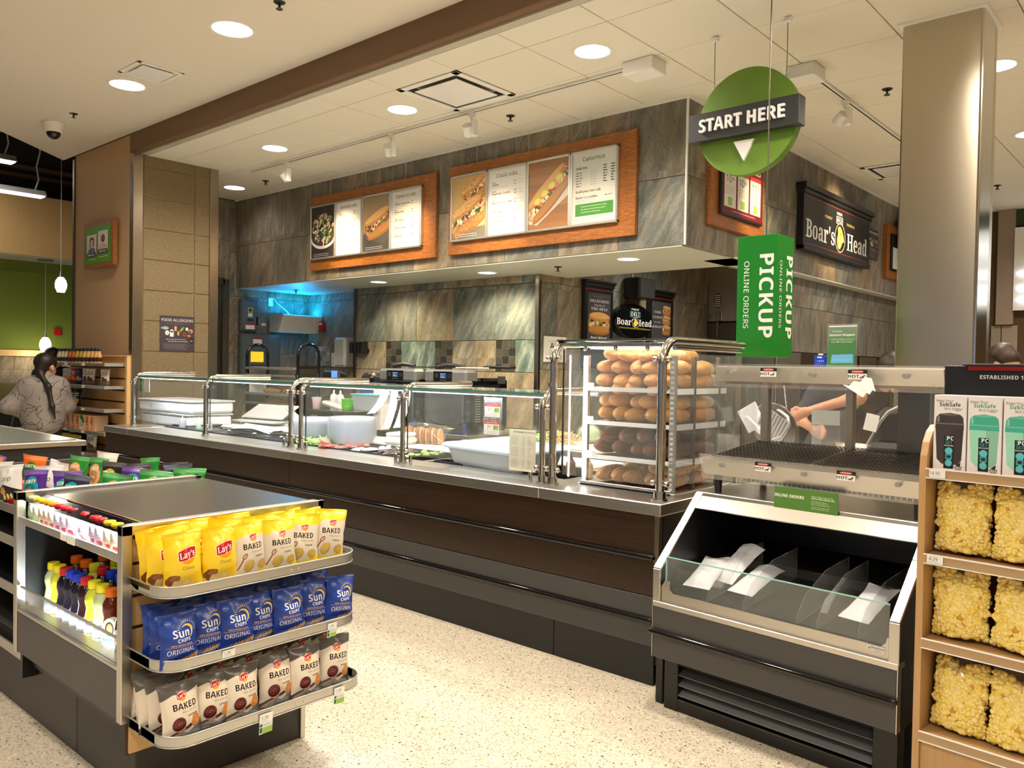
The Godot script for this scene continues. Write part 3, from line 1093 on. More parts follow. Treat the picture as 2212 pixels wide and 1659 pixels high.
func track_head(at: Vector3, aim: Vector3, label: String, e: float) -> void:
	var o := thing("track_spotlight", label, "spotlight", at,0, "spotlights on the ceiling track")
	mi(o, "adapter", MB.new().box(Vector3(0,-0.02,0), Vector3(0.06,0.04,0.035),0.004).cyl(Vector3(0,-0.04,0), Vector3(0,-0.07,0),0.012), M.white)
	mi(o, "driver", MB.new().box(Vector3(0.03,-0.145,0), Vector3(0.055,0.15,0.055),0.01), M.white)
	var d := (aim - at).normalized()
	var c := Vector3(-0.03,-0.15,0.01)
	mi(o, "lamp_can", MB.new().cyl(c - d * 0.045, c + d * 0.05,0.045,0.05,18), M.white)
	mi(o, "lens", MB.new().cyl(c + d * 0.051, c + d * 0.053,0.04), M.lamp)
	spot(at + c + d * 0.08, d, Color(1.0,0.86,0.66), e,24.0,0.04,0.9)

func diffuser(at: Vector3, s: float, label: String, plaster: bool) -> void:
	var o := thing("air_vent", label, "vent", at)
	var f := MB.new()
	for q in [[1,0], [-1,0], [0,1], [0,-1]]:
		f.box(Vector3(q[0] * s * 0.46,-0.004, q[1] * s * 0.46), Vector3(s if q[1] else s * 0.08,0.012, s if q[0] else s * 0.08),0.002)
	mi(o, "frame", f, M.white)
	mi(o, "duct", MB.new().box(Vector3(0,0.05,0), Vector3(s * 0.86,0.005, s * 0.86)), M.black_matte)
	var w := MB.new()
	for q in [[1,0], [-1,0], [0,1], [0,-1]]:
		w.face([Vector3(q[0] * s * 0.42 + q[1] * s * 0.42,0.0, q[1] * s * 0.42 - q[0] * s * 0.42), Vector3(q[0] * s * 0.42 - q[1] * s * 0.42,0.0, q[1] * s * 0.42 + q[0] * s * 0.42), Vector3(q[0] * s * 0.34 - q[1] * s * 0.34,0.05, q[1] * s * 0.34 + q[0] * s * 0.34), Vector3(q[0] * s * 0.34 + q[1] * s * 0.34,0.05, q[1] * s * 0.34 - q[0] * s * 0.34)], Vector3(-q[0],-0.4,-q[1]))
	mi(o, "throat", w, M.black_matte)
	mi(o, "plate", MB.new().box(Vector3(0,-0.012,0), Vector3(s * 0.7,0.008, s * 0.7),0.003), M.white_gloss)

func lamps() -> void:
	var gd := "round downlights in the tile ceiling"
	var names := ["nearest the big beam-side air vent on its right", "left of the square air vent in the tile ceiling", "above the left menu board's near end", "in the dark corner by the left slate wall"]
	var pos := [Vector3(-3.48, YC,-4.79), Vector3(-5.58, YC,-4.82), Vector3(-7.65, YC,-4.84), Vector3(-9.79, YC,-5.6)]
	var pow := [6.5,6.0,5.0,0.5]
	for i in 4:
		downlight(pos[i], "round recessed downlight " + names[i], pow[i],0.13, gd)
	downlight(Vector3(-1.32, YC,-6.88), "round recessed downlight just right of the stainless column",5.0,0.13, gd)
	downlight(Vector3(-1.42, YC,-9.0), "farther small round downlight right of the stainless column",5.0,0.13, gd)
	for q in [Vector3(-1.37, YC,-4.4), Vector3(0.75, YC,-4.79), Vector3(0.75, YC,-7.0), Vector3(-1.37, YC,-11.1)]:
		downlight(q, "round recessed downlight in the tile ceiling past the column",5.0,0.13, "downlights out past the column")
	downlight(Vector3(-5.7, YD,-3.23), "large round downlight in the plaster ceiling nearest the brown beam's high end",6.5,0.15, "downlights in the plaster ceiling")
	downlight(Vector3(-7.6, YD,-3.27), "round downlight in the plaster ceiling beside the small square vent",6.5,0.15, "downlights in the plaster ceiling")
	for q in [Vector3(-3.8, YD,-2.6), Vector3(-1.4, YD,-2.6), Vector3(1.4, YD,-2.6), Vector3(-3.6, YD,-0.4), Vector3(-1.2, YD,0.6), Vector3(1.6, YD,0.6), Vector3(-1.2, YD,3.4), Vector3(2.4, YD,3.4)]:
		downlight(q, "round downlight in the plaster ceiling over the aisle behind the shopper",6.0,0.15, "downlights over the aisle")
	# soffit lamps over the prep area
	var sn := ["over the left oven", "over the right oven", "over the bread case"]
	var sp := [Vector3(-8.0, SOF - 0.012,-6.56), Vector3(-6.16, SOF - 0.012,-6.58), Vector3(-4.26, SOF - 0.012,-6.5)]
	for i in 3:
		downlight(sp[i], "small round downlight in the grey soffit " + sn[i], [1.9,2.6,3.2][i],0.1, "downlights in the grey soffit", Color(1.0,0.98,0.84))
	# ceiling track along the menu boards
	var tr := thing("light_track", "long white ceiling track with spotlights above the menu boards", "track light", Vector3(0, YC,0))
	mi(tr, "rail", MB.new().span(Vector3(-8.75,-0.022,-5.235), Vector3(-3.35,-0.002,-5.2)), M.white)
	mi(tr, "rail_slot", MB.new().span(Vector3(-8.74,-0.024,-5.223), Vector3(-3.36,-0.02,-5.212)), M.black)
	mi(tr, "feed_box", MB.new().box(Vector3(-3.3,-0.05,-5.2), Vector3(0.26,0.1,0.2),0.006), M.white)
	for q in [[-8.0, Vector3(-7.9,3.05,-6.07), "leftmost white spotlight on the track, over the left board's left end"], [-6.2, Vector3(-6.9,2.9,-6.07), "white spotlight hanging from the track between the two menu boards"], [-5.1, Vector3(-5.5,2.85,-6.07), "rightmost white spotlight on the track, over the large menu board"]]:
		track_head(Vector3(q[0], YC - 0.02,-5.217), q[1], q[2],3.2)
	spot(Vector3(-3.9, YC - 0.2,-5.0), Vector3(-0.55,-1.0,-1.0), Color(1.0,0.86,0.66),1.4,26.0,0.05,0.9)
	var tr2 := thing("light_track", "short white ceiling track running back past the round green sign", "track light", Vector3(-2.42, YC,0))
	mi(tr2, "rail", MB.new().span(Vector3(-0.018,-0.022,-8.6), Vector3(0.018,-0.002,-6.1)), M.white)
	mi(tr2, "rail_slot", MB.new().span(Vector3(-0.006,-0.024,-8.59), Vector3(0.006,-0.02,-6.12)), M.black)
	mi(tr2, "feed_box", MB.new().box(Vector3(0,-0.05,-6.05), Vector3(0.22,0.1,0.22),0.006), M.white)
	track_head(Vector3(-2.42, YC - 0.02,-6.9), Vector3(-3.4,3.0,-7.4), "white spotlight on the short track right of the round green sign",3.0)
	spot(Vector3(-2.5, YC - 0.2,-9.4), Vector3(-1,-0.5,-0.1), Color(1.0,0.88,0.7),3.0,34.0,0.05,0.9)
	# vents, sprinklers, dome camera
	diffuser(Vector3(-4.868, YC,-4.79),0.70, "large square air diffuser in the tile ceiling with dark gap", false)
	diffuser(Vector3(-2.76, YC,-9.71),0.70, "square air diffuser in the tile ceiling beside the stainless column", false)
	diffuser(Vector3(-7.1, YD,-3.26),0.40, "small square air vent in the plaster ceiling", true)
	sprinkler(Vector3(-4.935, YC,-5.55), "black sprinkler head between track and large menu board")
	sprinkler(Vector3(-9.1, YC,-5.63), "black sprinkler head near the dark left ceiling corner")
	sprinkler(Vector3(-2.09, YC,-6.9), "black sprinkler head just left of the stainless column")
	sprinkler(Vector3(-5.02, YD,-3.2), "black sprinkler head in plaster ceiling at the picture's top edge")
	sprinkler(Vector3(-8.92, YD,-3.3), "black sprinkler head in plaster ceiling near the dome camera")
	sprinkler(Vector3(-5.18, SOF - 0.01,-6.6), "small black sprinkler head in the soffit above the posters")
	sprinkler(Vector3(-9.92, SOF - 0.01,-6.64), "small black sprinkler head in the cyan lit soffit corner")
	sprinkler(Vector3(-2.1, YC,-11.2), "black sprinkler head right of the stainless column")
	var dm := thing("dome_camera", "white security dome camera with dark bubble under plaster ceiling", "camera", Vector3(-9.43, YD,-3.29))
	mi(dm, "housing", MB.new().lathe([Vector2(0.105,0.0), Vector2(0.11,-0.012), Vector2(0.1,-0.03), Vector2(0.082,-0.1), Vector2(0.076,-0.105), Vector2(0.05,-0.105)].map(func(p): return p),24), M.white)
	mi(dm, "bubble", MB.new().ball(Vector3(0,-0.105,0), Vector3(0.07,0.07,0.07),20,10), M.black_gloss)

# ------------------------------------------------------------------ sandwich counter
const CZ := -3.309              # front of the counter

func deli_counter() -> void:
	var o := thing("deli_counter", "long dark wood sandwich counter with stainless top and black bumper rails", "counter")
	mi(o, "body", MB.new().span(Vector3(-8.1,0.1,-4.5), Vector3(-1.975,0.56, CZ - 0.02)).span(Vector3(-8.1,0.5, CZ - 0.36), Vector3(-1.975,0.85, CZ - 0.02)).span(Vector3(-2.8,0.5,-4.3), Vector3(-1.975,0.85,-3.5)), M.black_matte)
	for q in [[-8.12,-5.001], [-4.997,-1.99]]:
		mi(o, "wood_panel", MB.new().span(Vector3(q[0],0.622, CZ - 0.02), Vector3(q[1],0.812, CZ),0.002), M.espresso)
		mi(o, "wood_panel", MB.new().span(Vector3(q[0],0.428, CZ - 0.02), Vector3(q[1],0.6, CZ),0.002), M.espresso)
		mi(o, "laminate_panel", MB.new().span(Vector3(q[0],0.326, CZ - 0.02), Vector3(q[1],0.425, CZ),0.002), M.charcoal)
		mi(o, "laminate_panel", MB.new().span(Vector3(q[0],0.19, CZ - 0.02), Vector3(q[1],0.302, CZ),0.002), M.charcoal)
	for q in [[-8.1,-5.3], [-5.296,-2.594], [-2.59,-1.99]]:
		mi(o, "kick_panel", MB.new().span(Vector3(q[0],0.0, CZ - 0.05), Vector3(q[1],0.19, CZ - 0.012),0.002), M.black)
	for y in [0.611,0.313]:
		var r := mi(o, "bumper_rail", MB.new().cyl(Vector3(-8.12, y, CZ + 0.006), Vector3(-2.0, y, CZ + 0.006),0.0155,-1,16).ball(Vector3(-2.0, y, CZ + 0.006), Vector3.ONE * 0.0157), M.black_gloss)
		mi(r, "rail_channel", MB.new().span(Vector3(-8.12, y - 0.011, CZ - 0.02), Vector3(-1.99, y + 0.011, CZ - 0.002)), M.black)
	mi(o, "corner_guard", MB.new().span(Vector3(-1.992,0.2, CZ - 0.03), Vector3(-1.962,0.812, CZ + 0.004),0.003), M.trim_metal)
	mi(o, "side_panel", MB.new().span(Vector3(-1.975,0.0,-4.25), Vector3(-1.962,0.812, CZ - 0.02),0.002), M.steel_top)
	# stainless top in four lengths: front ledge all along, solid deck under the bread case
	var xs := [-8.13,-7.612,-4.982,-2.689,-1.955]
	for i in 4:
		var m := MB.new()
		var back := CZ - 0.34 if i < 3 else -4.25
		m.box(Vector3((xs[i] + xs[i + 1]) / 2,0.842, (CZ + 0.012 + back) / 2), Vector3(xs[i + 1] - xs[i] - 0.0015,0.058, CZ + 0.012 - back),0.004)
		mi(o, "top_ledge", m, M.steel)
	mi(o, "back_ledge", MB.new().span(Vector3(-8.1,0.82,-4.62), Vector3(-2.7,0.868,-4.1)), M.steel)
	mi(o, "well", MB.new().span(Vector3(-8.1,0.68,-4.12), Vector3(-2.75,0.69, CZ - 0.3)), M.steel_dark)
	mi(o, "well_divider", MB.new().span(Vector3(-7.75,0.68,-4.12), Vector3(-7.7,0.866,-3.64)).span(Vector3(-5.2,0.68,-4.12), Vector3(-5.1,0.866,-3.64)).span(Vector3(-4.0,0.68,-4.12), Vector3(-3.95,0.866,-3.64)).span(Vector3(-2.8,0.68,-4.12), Vector3(-2.7,0.868,-3.64)), M.steel)
	mi(o, "deck", MB.new().span(Vector3(-8.1,0.855,-4.14), Vector3(-7.72,0.868,-3.62)).span(Vector3(-5.2,0.855,-4.14), Vector3(-4.3,0.868,-3.62)), M.steel)
	for i in 3:
		var p := [Vector3(-3.994, TOP,-3.435), Vector3(-3.875, TOP,-3.455), Vector3(-2.837, TOP,-3.405)][i] as Vector3
		tag(mi(self, "rail_stub", MB.new().cyl(p, p + Vector3(0,0.055,0),0.011,0.011,12).ball(p + Vector3(0,0.055,0), Vector3.ONE * 0.011), M.chrome), "short round chrome stub on the counter ledge, " + ["left of the middle guard post", "right of the middle guard post", "near the bread case"][i], "stub", "chrome stubs on the ledge")
	for i in 2:
		var p2 := [Vector3(-5.32, TOP,-3.47), Vector3(-4.99, TOP,-3.44)][i] as Vector3
		tag(mi(self, "rail_stub", MB.new().cyl(p2, p2 + Vector3(0,0.055,0),0.011,0.011,12).ball(p2 + Vector3(0,0.055,0), Vector3.ONE * 0.011), M.chrome), "short round chrome stub on the counter ledge, " + ["left of the twin guard posts", "right of the twin guard posts"][i], "stub", "chrome stubs on the ledge")
	# glass guards
	guard([Vector3(-7.946, TOP,-3.5), Vector3(-6.528, TOP,-3.485), Vector3(-5.24, TOP,-3.475)], "left glass sneeze guard over the sandwich counter, beside the woven pillar")
	guard([Vector3(-5.09, TOP,-3.463), Vector3(-3.94, TOP,-3.445), Vector3(-2.764, TOP,-3.413)], "middle glass sneeze guard over the sandwich counter, beside the bread case")
	counter_goods()

func post(o: Node3D, p: Vector3, top: float, reach: float, r := 0.017) -> void:
	var pts := [p, p + Vector3(0, top - 0.12 - p.y,0)]
	for k in 7:
		var a := k * PI / 12.0
		pts.append(Vector3(p.x, top - 0.11 + sin(a) * 0.11, p.z - 0.11 + cos(a) * 0.11))
	pts.append(Vector3(p.x, top, p.z - reach))
	var m := mi(o, "post", MB.new().tube(pts, r,14), M.chrome)
	mi(m, "flange", MB.new().cyl(p, p + Vector3(0,0.012,0), r * 1.9, r * 1.9,18).cyl(p + Vector3(0,0.012,0), p + Vector3(0,0.045,0), r * 1.45, r * 1.4,18), M.chrome)
	for y in [p.y + 0.085, top - 0.09]:
		mi(m, "standoff", MB.new().cyl(Vector3(p.x - 0.04, y, p.z - 0.004), Vector3(p.x + 0.04, y, p.z - 0.004),0.006).ball(Vector3(p.x - 0.036, y, p.z + 0.004), Vector3.ONE * 0.0155).ball(Vector3(p.x + 0.036, y, p.z + 0.004), Vector3.ONE * 0.0155), M.chrome)

func guard(ps: Array, label: String) -> void:
	var o := thing("sneeze_guard", label, "glass guard")
	var n := ps.size()
	for i in n:
		post(o, ps[i],1.378,0.62)
	for i in n - 1:
		var a: Vector3 = ps[i]
		var b: Vector3 = ps[i + 1]
		var x0 := a.x + 0.03
		var x1 := b.x - 0.03
		var z := (a.z + b.z) / 2 - 0.03
		mi(o, "front_glass", MB.new().span(Vector3(x0,0.93, z - 0.004), Vector3(x1,1.335, z + 0.004)), M.glass)
		mi(o, "glass_rim", MB.new().span(Vector3(x1 - 0.001,0.93, z - 0.004), Vector3(x1 + 0.003,1.335, z + 0.004)).span(Vector3(x0 - 0.003,0.93, z - 0.004), Vector3(x0 + 0.001,1.335, z + 0.004)), M.rubber)
		mi(o, "top_glass", MB.new().span(Vector3(x0 - 0.02,1.352, z - 0.56), Vector3(x1 + 0.02,1.36, z + 0.01)), M.glass)
		mi(o, "top_glass_edge", MB.new().span(Vector3(x0 - 0.02,1.351, z + 0.01), Vector3(x1 + 0.02,1.361, z + 0.013)), M.glass_edge)
		mi(o, "led_housing", MB.new().span(Vector3(x0,1.338, z - 0.05), Vector3(x1,1.35, z - 0.012)), M.alu)
		mi(o, "led_strip", MB.new().span(Vector3(x0 + 0.02,1.331, z - 0.045), Vector3(x1 - 0.02,1.338, z - 0.017)), M.led)
		mi(o, "rear_rail", MB.new().cyl(Vector3(x0,1.345, z - 0.52), Vector3(x1,1.345, z - 0.52),0.012), M.alu)
		area(Vector3((x0 + x1) / 2,1.327, z - 0.035), Vector3(0,-1,-0.55), Vector2(x1 - x0 - 0.1,0.03), Color(0.93,0.97,1.0),0.75, Vector3.BACK)

func counter_goods() -> void:
	# long white cutting boards behind the wells
	var bl := ["long white cutting board behind the left food pans", "white cutting board behind the clear tub stacks", "white cutting board behind the black pan grid and grey tub"]
	for i in 3:
		var q: Array = [[-7.5,-5.55], [-5.45,-4.35], [-4.3,-2.95]][i]
		one("cutting_board", bl[i], "cutting board", MB.new().span(Vector3(q[0],0.869,-4.5), Vector3(q[1],0.884,-4.13),0.004), M.cutting, "white cutting boards")
	# two white bins stacked at the left end
	var lid := ["lower white plastic bin of the pair at the counter's left end", "upper white plastic bin of the pair at the counter's left end"]
	for i in 2:
		var b := thing("storage_bin", lid[i], "bin", Vector3(-7.85,0.869 + i * 0.127,-3.98),0.06 * i, "stacked white bins")
		mi(b, "bin_body", MB.new().box(Vector3(0,0.058,0), Vector3(0.98,0.108,0.46),0.022), M.white_gloss)
		mi(b, "lid", MB.new().box(Vector3(0,0.118,0), Vector3(1.0,0.016,0.48),0.006), M.lightgrey)
		mi(b, "lid_clip", MB.new().cyl(Vector3(-0.1,0.125,0.2), Vector3(-0.1,0.133,0.2),0.012).cyl(Vector3(0.2,0.125,0.2), Vector3(0.2,0.133,0.2),0.012), M.lightgrey)
		mi(b, "round_mark", MB.new().lathe([Vector2(0.012,0), Vector2(0.017,0)],18, Transform3D(Basis(Vector3.RIGHT, PI / 2), Vector3(-0.25,0.06,0.2315))), M.grey)
	# squeeze bottles
	var sb := ["clear squeeze bottle with black label by the white bins", "squeeze bottle with green sauce by the left food pans", "squeeze bottle with red sauce by the left food pans"]
	for i in 3:
		var s := thing("squeeze_bottle", sb[i], "bottle", [Vector3(-7.36,0.87,-3.7), Vector3(-7.08,0.87,-3.72), Vector3(-6.98,0.87,-3.76)][i])
		mi(s, "bottle_body", MB.new().lathe([Vector2(0,0), Vector2(0.03,0), Vector2(0.031,0.01), Vector2(0.031,0.075), Vector2(0.016,0.088), Vector2(0.016,0.09), Vector2(0.0,0.09)],16), M.tub)
		mi(s, "sauce", MB.new().lathe([Vector2(0,0.003), Vector2(0.027,0.003), Vector2(0.028,0.05), Vector2(0,0.05)],14), paint([srgb(40,40,40), srgb(120,200,40), srgb(130,30,60)][i],0.4))
		mi(s, "spout", MB.new().lathe([Vector2(0.016,0.09), Vector2(0.005,0.1), Vector2(0.003,0.125), Vector2(0.0,0.126)],12), M.white)
	# food pans in the left well, one with greens, knob lids over the rest
	for i in 6:
		var x := -7.62 + i * 0.41
		var lab: String = ["black food pan nearest the squeeze bottles", "second black food pan from the squeeze bottles", "black food pan behind the left guard's middle post", "black food pan just right of the left guard's middle post", "black food pan beside the shredded lettuce", "open food pan of shredded green lettuce by the twin posts"][i]
		var p := thing("food_pan", lab, "food pan", Vector3(x + 0.2,0.79,-3.87),0, "pans in the left cold well")
		pan(p,0.39,0.44)
		if i < 5:
			mi(p, "pan_lid", MB.new().box(Vector3(0,0.085,0), Vector3(0.37,0.008,0.42),0.003).box(Vector3(0.08,0.1,-0.1), Vector3(0.2,0.02,0.16),0.006), M.black)
			mi(p, "lid_knob", MB.new().cyl(Vector3(0,0.088,0.12), Vector3(0,0.1,0.12),0.006).ball(Vector3(0,0.106,0.12), Vector3(0.02,0.012,0.02)), M.chrome)
		else:
			greens(p, Vector3(0,0.075,0.05),0.17,170,3)
	for i in 4:
		var p := thing("food_pan", ["food pan of sliced meats under the middle guard, by the pink ham", "food pan of wrapped toppings behind the middle guard's left glass", "food pan of dark olives behind the middle guard's left glass", "food pan of pickles beside the middle guard post"][i], "food pan", Vector3(-5.0 + i * 0.26 + 0.0,0.79,-3.86),0, "pans in the middle cold well")
		pan(p,0.25,0.44)
		var r := RandomNumberGenerator.new()
		r.seed = 60 + i
		var m := MB.new()
		for k in 26:
			m.ball(Vector3(r.randf_range(-0.09,0.09),0.06 + r.randf() * 0.03, r.randf_range(-0.18,0.18)), Vector3(0.03,0.014,0.026),8,5, Basis(Vector3.UP, r.randf() * 3.0) * Basis(Vector3.RIGHT, r.randf_range(-0.5,0.5)))
		var fill := mi(p, "filling", m, paint([srgb(178,96,84), srgb(190,196,196), srgb(60,34,40), srgb(120,140,70)][i],0.4))
		fill.set_meta("kind", "stuff")
	for i in 4:
		var p := thing("food_pan", ["empty black pan right of the middle guard post", "second empty black pan from the middle guard post", "empty black pan just left of the grey tub", "black pan mostly hidden behind the grey tub"][i], "food pan", Vector3(-3.78 + i * 0.24,0.79,-3.88),0, "black grid of empty pans")
		pan(p,0.23,0.4)
		mi(p, "insert_bar", MB.new().bar(Vector3(-0.1,0.082,-0.19), Vector3(0.1,0.082,0.19),0.016,0.008).bar(Vector3(-0.1,0.082,0.0), Vector3(0.1,0.082,0.0),0.016,0.008), M.black)
	# stacks of clear tubs
	for st in 2:
		var cx: float = [-5.6,-5.18][st]
		var cz: float = [-3.93,-4.0][st]
		var cnt: int = [17,20][st]
		for k in cnt:
			var t := mi(self, "clear_tub", tub_mesh(0.19,0.045), M.tub)
			t.position = Vector3(cx,0.87 + k * 0.0088, cz)
			t.rotation.y = 0.02 * (k % 3)
			tag(t, ("clear plastic tub nested in the left stack behind the twin posts" if st == 0 else "clear plastic tub nested in the taller right stack beside the bagged bread"), "plastic tub", "nested clear tubs, left stack" if st == 0 else "nested clear tubs, right stack")
	# ham, foam box, bagged bread
	var hm := MB.new()
	for k in 7:
		hm.ball(Vector3(0.018 * (k % 3) - 0.02,0.012 + 0.009 * k,0.01 * (k % 2)), Vector3(0.045,0.012,0.035),10,6, Basis(Vector3.BACK,0.4 * sin(k * 2.1)))
	var h := one("ham_slices", "small crumpled pile of pink ham on the steel ledge", "ham", hm, paint(srgb(206,120,108),0.35))
	h.position = Vector3(-5.04,0.872,-3.64)
	var fb := thing("foam_box", "white foam carton beside the clear tub stacks", "carton", Vector3(-4.83,0.884,-4.2),0.2)
	mi(fb, "carton_base", MB.new().box(Vector3(0,0.03,0), Vector3(0.2,0.06,0.2),0.02), M.white)
	mi(fb, "carton_lid", MB.new().box(Vector3(0,0.075,-0.01), Vector3(0.19,0.03,0.18),0.014), M.white)
	var bb := thing("bagged_bread", "clear plastic bag of sliced brown bread on the cutting board", "bread", Vector3(-4.72,0.884,-4.36),0.25)
	for k in 12:
		mi(bb, "slice", MB.new().lathe([Vector2(0,-0.012), Vector2(0.066,-0.012), Vector2(0.072,0), Vector2(0.066,0.012), Vector2(0,0.012)],16, Transform3D(Basis(Vector3(0.25,0,1).normalized(), PI / 2) * Basis.from_scale(Vector3(1,1,0.8)), Vector3(-0.17 + k * 0.028,0.06 + 0.006 * sin(k * 1.7),0))), paint(srgb(190,140,86) if k % 2 else srgb(150,100,58),0.8))
	mi(bb, "plastic_bag", pillow(0.44,0.2,0.19,4,0.012, true), M.film).transform = xf(Vector3(0,0.08,0),0,-0.9)
	# grey lidded tub
	var gt := thing("grey_tub", "large grey plastic tub with pale lid on the counter by the bread case", "tub", Vector3(-3.42,0.86,-3.84),-0.12)
	mi(gt, "tub_body", MB.new().add(frustum(Vector2(0.62,0.36), Vector2(0.7,0.43),0.125,0.06)), paint(srgb(146,152,154),0.45))
	var lm := rounded_slab(0.76,0.49,0.03,0.07)
	mi(gt, "tub_lid", lm, paint(srgb(178,198,214),0.35)).position.y = 0.118
	mi(gt, "lid_handle", MB.new().box(Vector3(0.02,0.152,0), Vector3(0.16,0.006,0.05),0.003), paint(srgb(178,198,214),0.35))
	# loose paper and deli paper
	var pm := MB.new()
	var rows := []
	for i in 9:
		var row := []
		for j in 9:
			row.append(Vector3(-0.45 + j * 0.11,0.012 * sin(i * 1.3 + j * 0.8) + 0.014 + 0.01 * (i % 2),-0.16 + i * 0.04 + 0.02 * sin(j)))
		rows.append(row)
	one("deli_paper", "crumpled sheet of white deli paper over the left pans", "paper", pm.sheet(rows), M.paper).position = Vector3(-6.6,0.885,-4.06)
	# receipt strips hanging under the guard
	for i in 3:
		var rw := []
		var q: Array = [[-4.81,0.085,0.21,-0.11], [-4.705,0.075,0.31,-0.03], [-4.57,0.085,0.3,-0.04]][i]
		for k in 11:
			var f := k / 10.0
			var dx: float = q[3] * f * f
			rw.append([Vector3(q[0] + dx - q[1] / 2,1.33 - q[2] * f,-4.02 + 0.05 * f * f), Vector3(q[0] + dx + q[1] / 2,1.33 - q[2] * f + 0.01 * f,-4.03 + 0.05 * f * f)])
		one("order_slip", ["curled white paper slip hanging left of the middle guard post", "long white paper slip hanging just behind the middle guard post", "wide white paper slip hanging right of the middle guard post"][i], "paper slip", MB.new().sheet(rw), M.paper, "paper slips hanging behind the guard")
	# price signs and menu sheet on the glass
	var pr := Print.new(160,130, srgb(244,242,238))
	pr.rect(0,0,160,30, srgb(204,32,40)).text("MIX & MATCH",80,21,12, srgb(240,200,200))
	pr.text("7",42,78,34, srgb(60,60,60),1, "sans").text("99",66,62,14, srgb(60,60,60),1, "sans").rect(98,38,54,46, srgb(150,190,60)).text("8",116,72,22, srgb(60,90,30)).text("99",138,60,11, srgb(60,90,30))
	pr.lines(10,96,140,4,8,2, srgb(150,150,150),3)
	var prm := printed(pr)
	for i in 2:
		var s := thing("price_sign", ["upper red and white price sign inside the guard glass", "lower red and white price sign inside the guard glass"][i], "price sign", [Vector3(-3.205,1.25,-3.49), Vector3(-3.21,1.147,-3.49)][i],0, "price signs inside the guard")
		mi(s, "holder", MB.new().box(Vector3(0,0.005,-0.004), Vector3(0.14,0.13 if i == 0 else 0.1,0.004)), M.acrylic)
		mi(s, "card", MB.new().card(Vector3(0,-0.004,0.002), Vector3(0.06,0,0), Vector3(0,0.04,0)), prm)
	var mp := Print.new(200,256, srgb(228,222,206))
	mp.text("SUB ROLLS",64,22,9, srgb(50,50,50)).text("WRAPS & TOPPINGS",140,22,8, srgb(50,50,50))
	for g in 3:
		mp.lines(14,44 + g * 70,60,7,8,2, srgb(110,104,92),5 + g).lines(100,44 + g * 70,20,7,8,2, srgb(110,104,92),15 + g).lines(140,44 + g * 70,26,7,8,2, srgb(110,104,92),25 + g)
	var ms := one("menu_sheet", "cream paper sheet of sub rolls and toppings taped in the glass", "menu sheet", MB.new().card(Vector3.ZERO, Vector3(0.098,0.004,0), Vector3(-0.01,0.117,0)), printed(mp))
	ms.position = Vector3(-2.955,1.033,-3.47)
	ms.rotation = Vector3(-0.06,0,-0.03)
	# small sticker cards at the left end post
	one("green_sticker", "small green sign stuck inside the left guard's end glass", "sticker", MB.new().box(Vector3(-7.86,1.27,-3.53), Vector3(0.06,0.13,0.003)), paint(srgb(10,90,40),0.5))
	one("white_card", "small white card stuck inside the left guard's end glass", "card", MB.new().box(Vector3(-7.73,1.262,-3.53), Vector3(0.11,0.12,0.003)), M.paper)
	# slicer-like grey trays at the back left
	var tr := thing("grey_tray", "pale grey plastic trays propped at the counter's left back", "tray", Vector3(-7.2,0.87,-4.5),0.15)
	mi(tr, "tray_pan", MB.new().box(Vector3(0,0.05,0.02), Vector3(0.62,0.02,0.34),0.008).box(Vector3(0,0.02,0.02), Vector3(0.7,0.04,0.06),0.006), M.lightgrey)
	mi(tr, "propped_tray", MB.new().box(Vector3(0.0,0.14,-0.04), Vector3(0.6,0.012,0.26),0.005, Basis(Vector3.RIGHT,0.5)).box(Vector3(0.42,0.13,0.02), Vector3(0.26,0.025,0.05),0.006, Basis(Vector3.BACK,-0.5)), M.lightgrey)

func pan(p: Node3D, w: float, d: float) -> void:
	var m := MB.new()
	var h := 0.09
	for q in [[1,0], [-1,0]]:
		m.box(Vector3(q[0] * (w / 2 - 0.006), h / 2,0), Vector3(0.01, h, d))
		m.box(Vector3(0, h / 2, q[0] * (d / 2 - 0.006)), Vector3(w - 0.02, h,0.01))
	m.box(Vector3(0,0.005,0), Vector3(w - 0.02,0.01, d - 0.02))
	mi(p, "pan_shell", m, M.black)

func greens(p: Node3D, c: Vector3, r: float, n: int, sd: int) -> void:
	var rg := RandomNumberGenerator.new()
	rg.seed = sd
	var m := MB.new()
	for k in n:
		var a := rg.randf() * TAU
		var q := c + Vector3(cos(a),0, sin(a)) * r * sqrt(rg.randf()) + Vector3(0, rg.randf() * 0.05,0)
		var d := Vector3(rg.randf_range(-1,1), rg.randf_range(-0.2,0.5), rg.randf_range(-1,1)).normalized() * 0.035
		var s := d.cross(Vector3(rg.randf(),1, rg.randf())).normalized() * 0.007
		m.tint = Color(0.16,0.42,0.06).lerp(Color(0.5,0.72,0.24), rg.randf())
		m.face([q - d - s, q + d - s, q + d + s, q - d + s], Vector3.UP)
	var mm := paint(Color.WHITE,0.6)
	mm.vertex_color_use_as_albedo = true
	mi(p, "lettuce", m, mm).set_meta("kind", "stuff")

var tubmesh: ArrayMesh
func tub_mesh(w: float, h: float) -> ArrayMesh:
	if tubmesh == null:
		var m := MB.new()
		m.lathe([Vector2(w * 0.8,0.0), Vector2(w * 0.95, h), Vector2(w * 0.95, h), Vector2(w * 1.03, h + 0.002)],22)
		tubmesh = m.mesh()
	return tubmesh

func frustum(a: Vector2, b: Vector2, h: float, r: float) -> MB:
	var m := MB.new()
	var rows := []
	for k in 2:
		var s: Vector2 = [a, b][k]
		rows.append(ring(s.x, s.y, r, k * h))
	m.sheet(rows, Vector2.ZERO, Vector2.ONE, true, true)
	return m

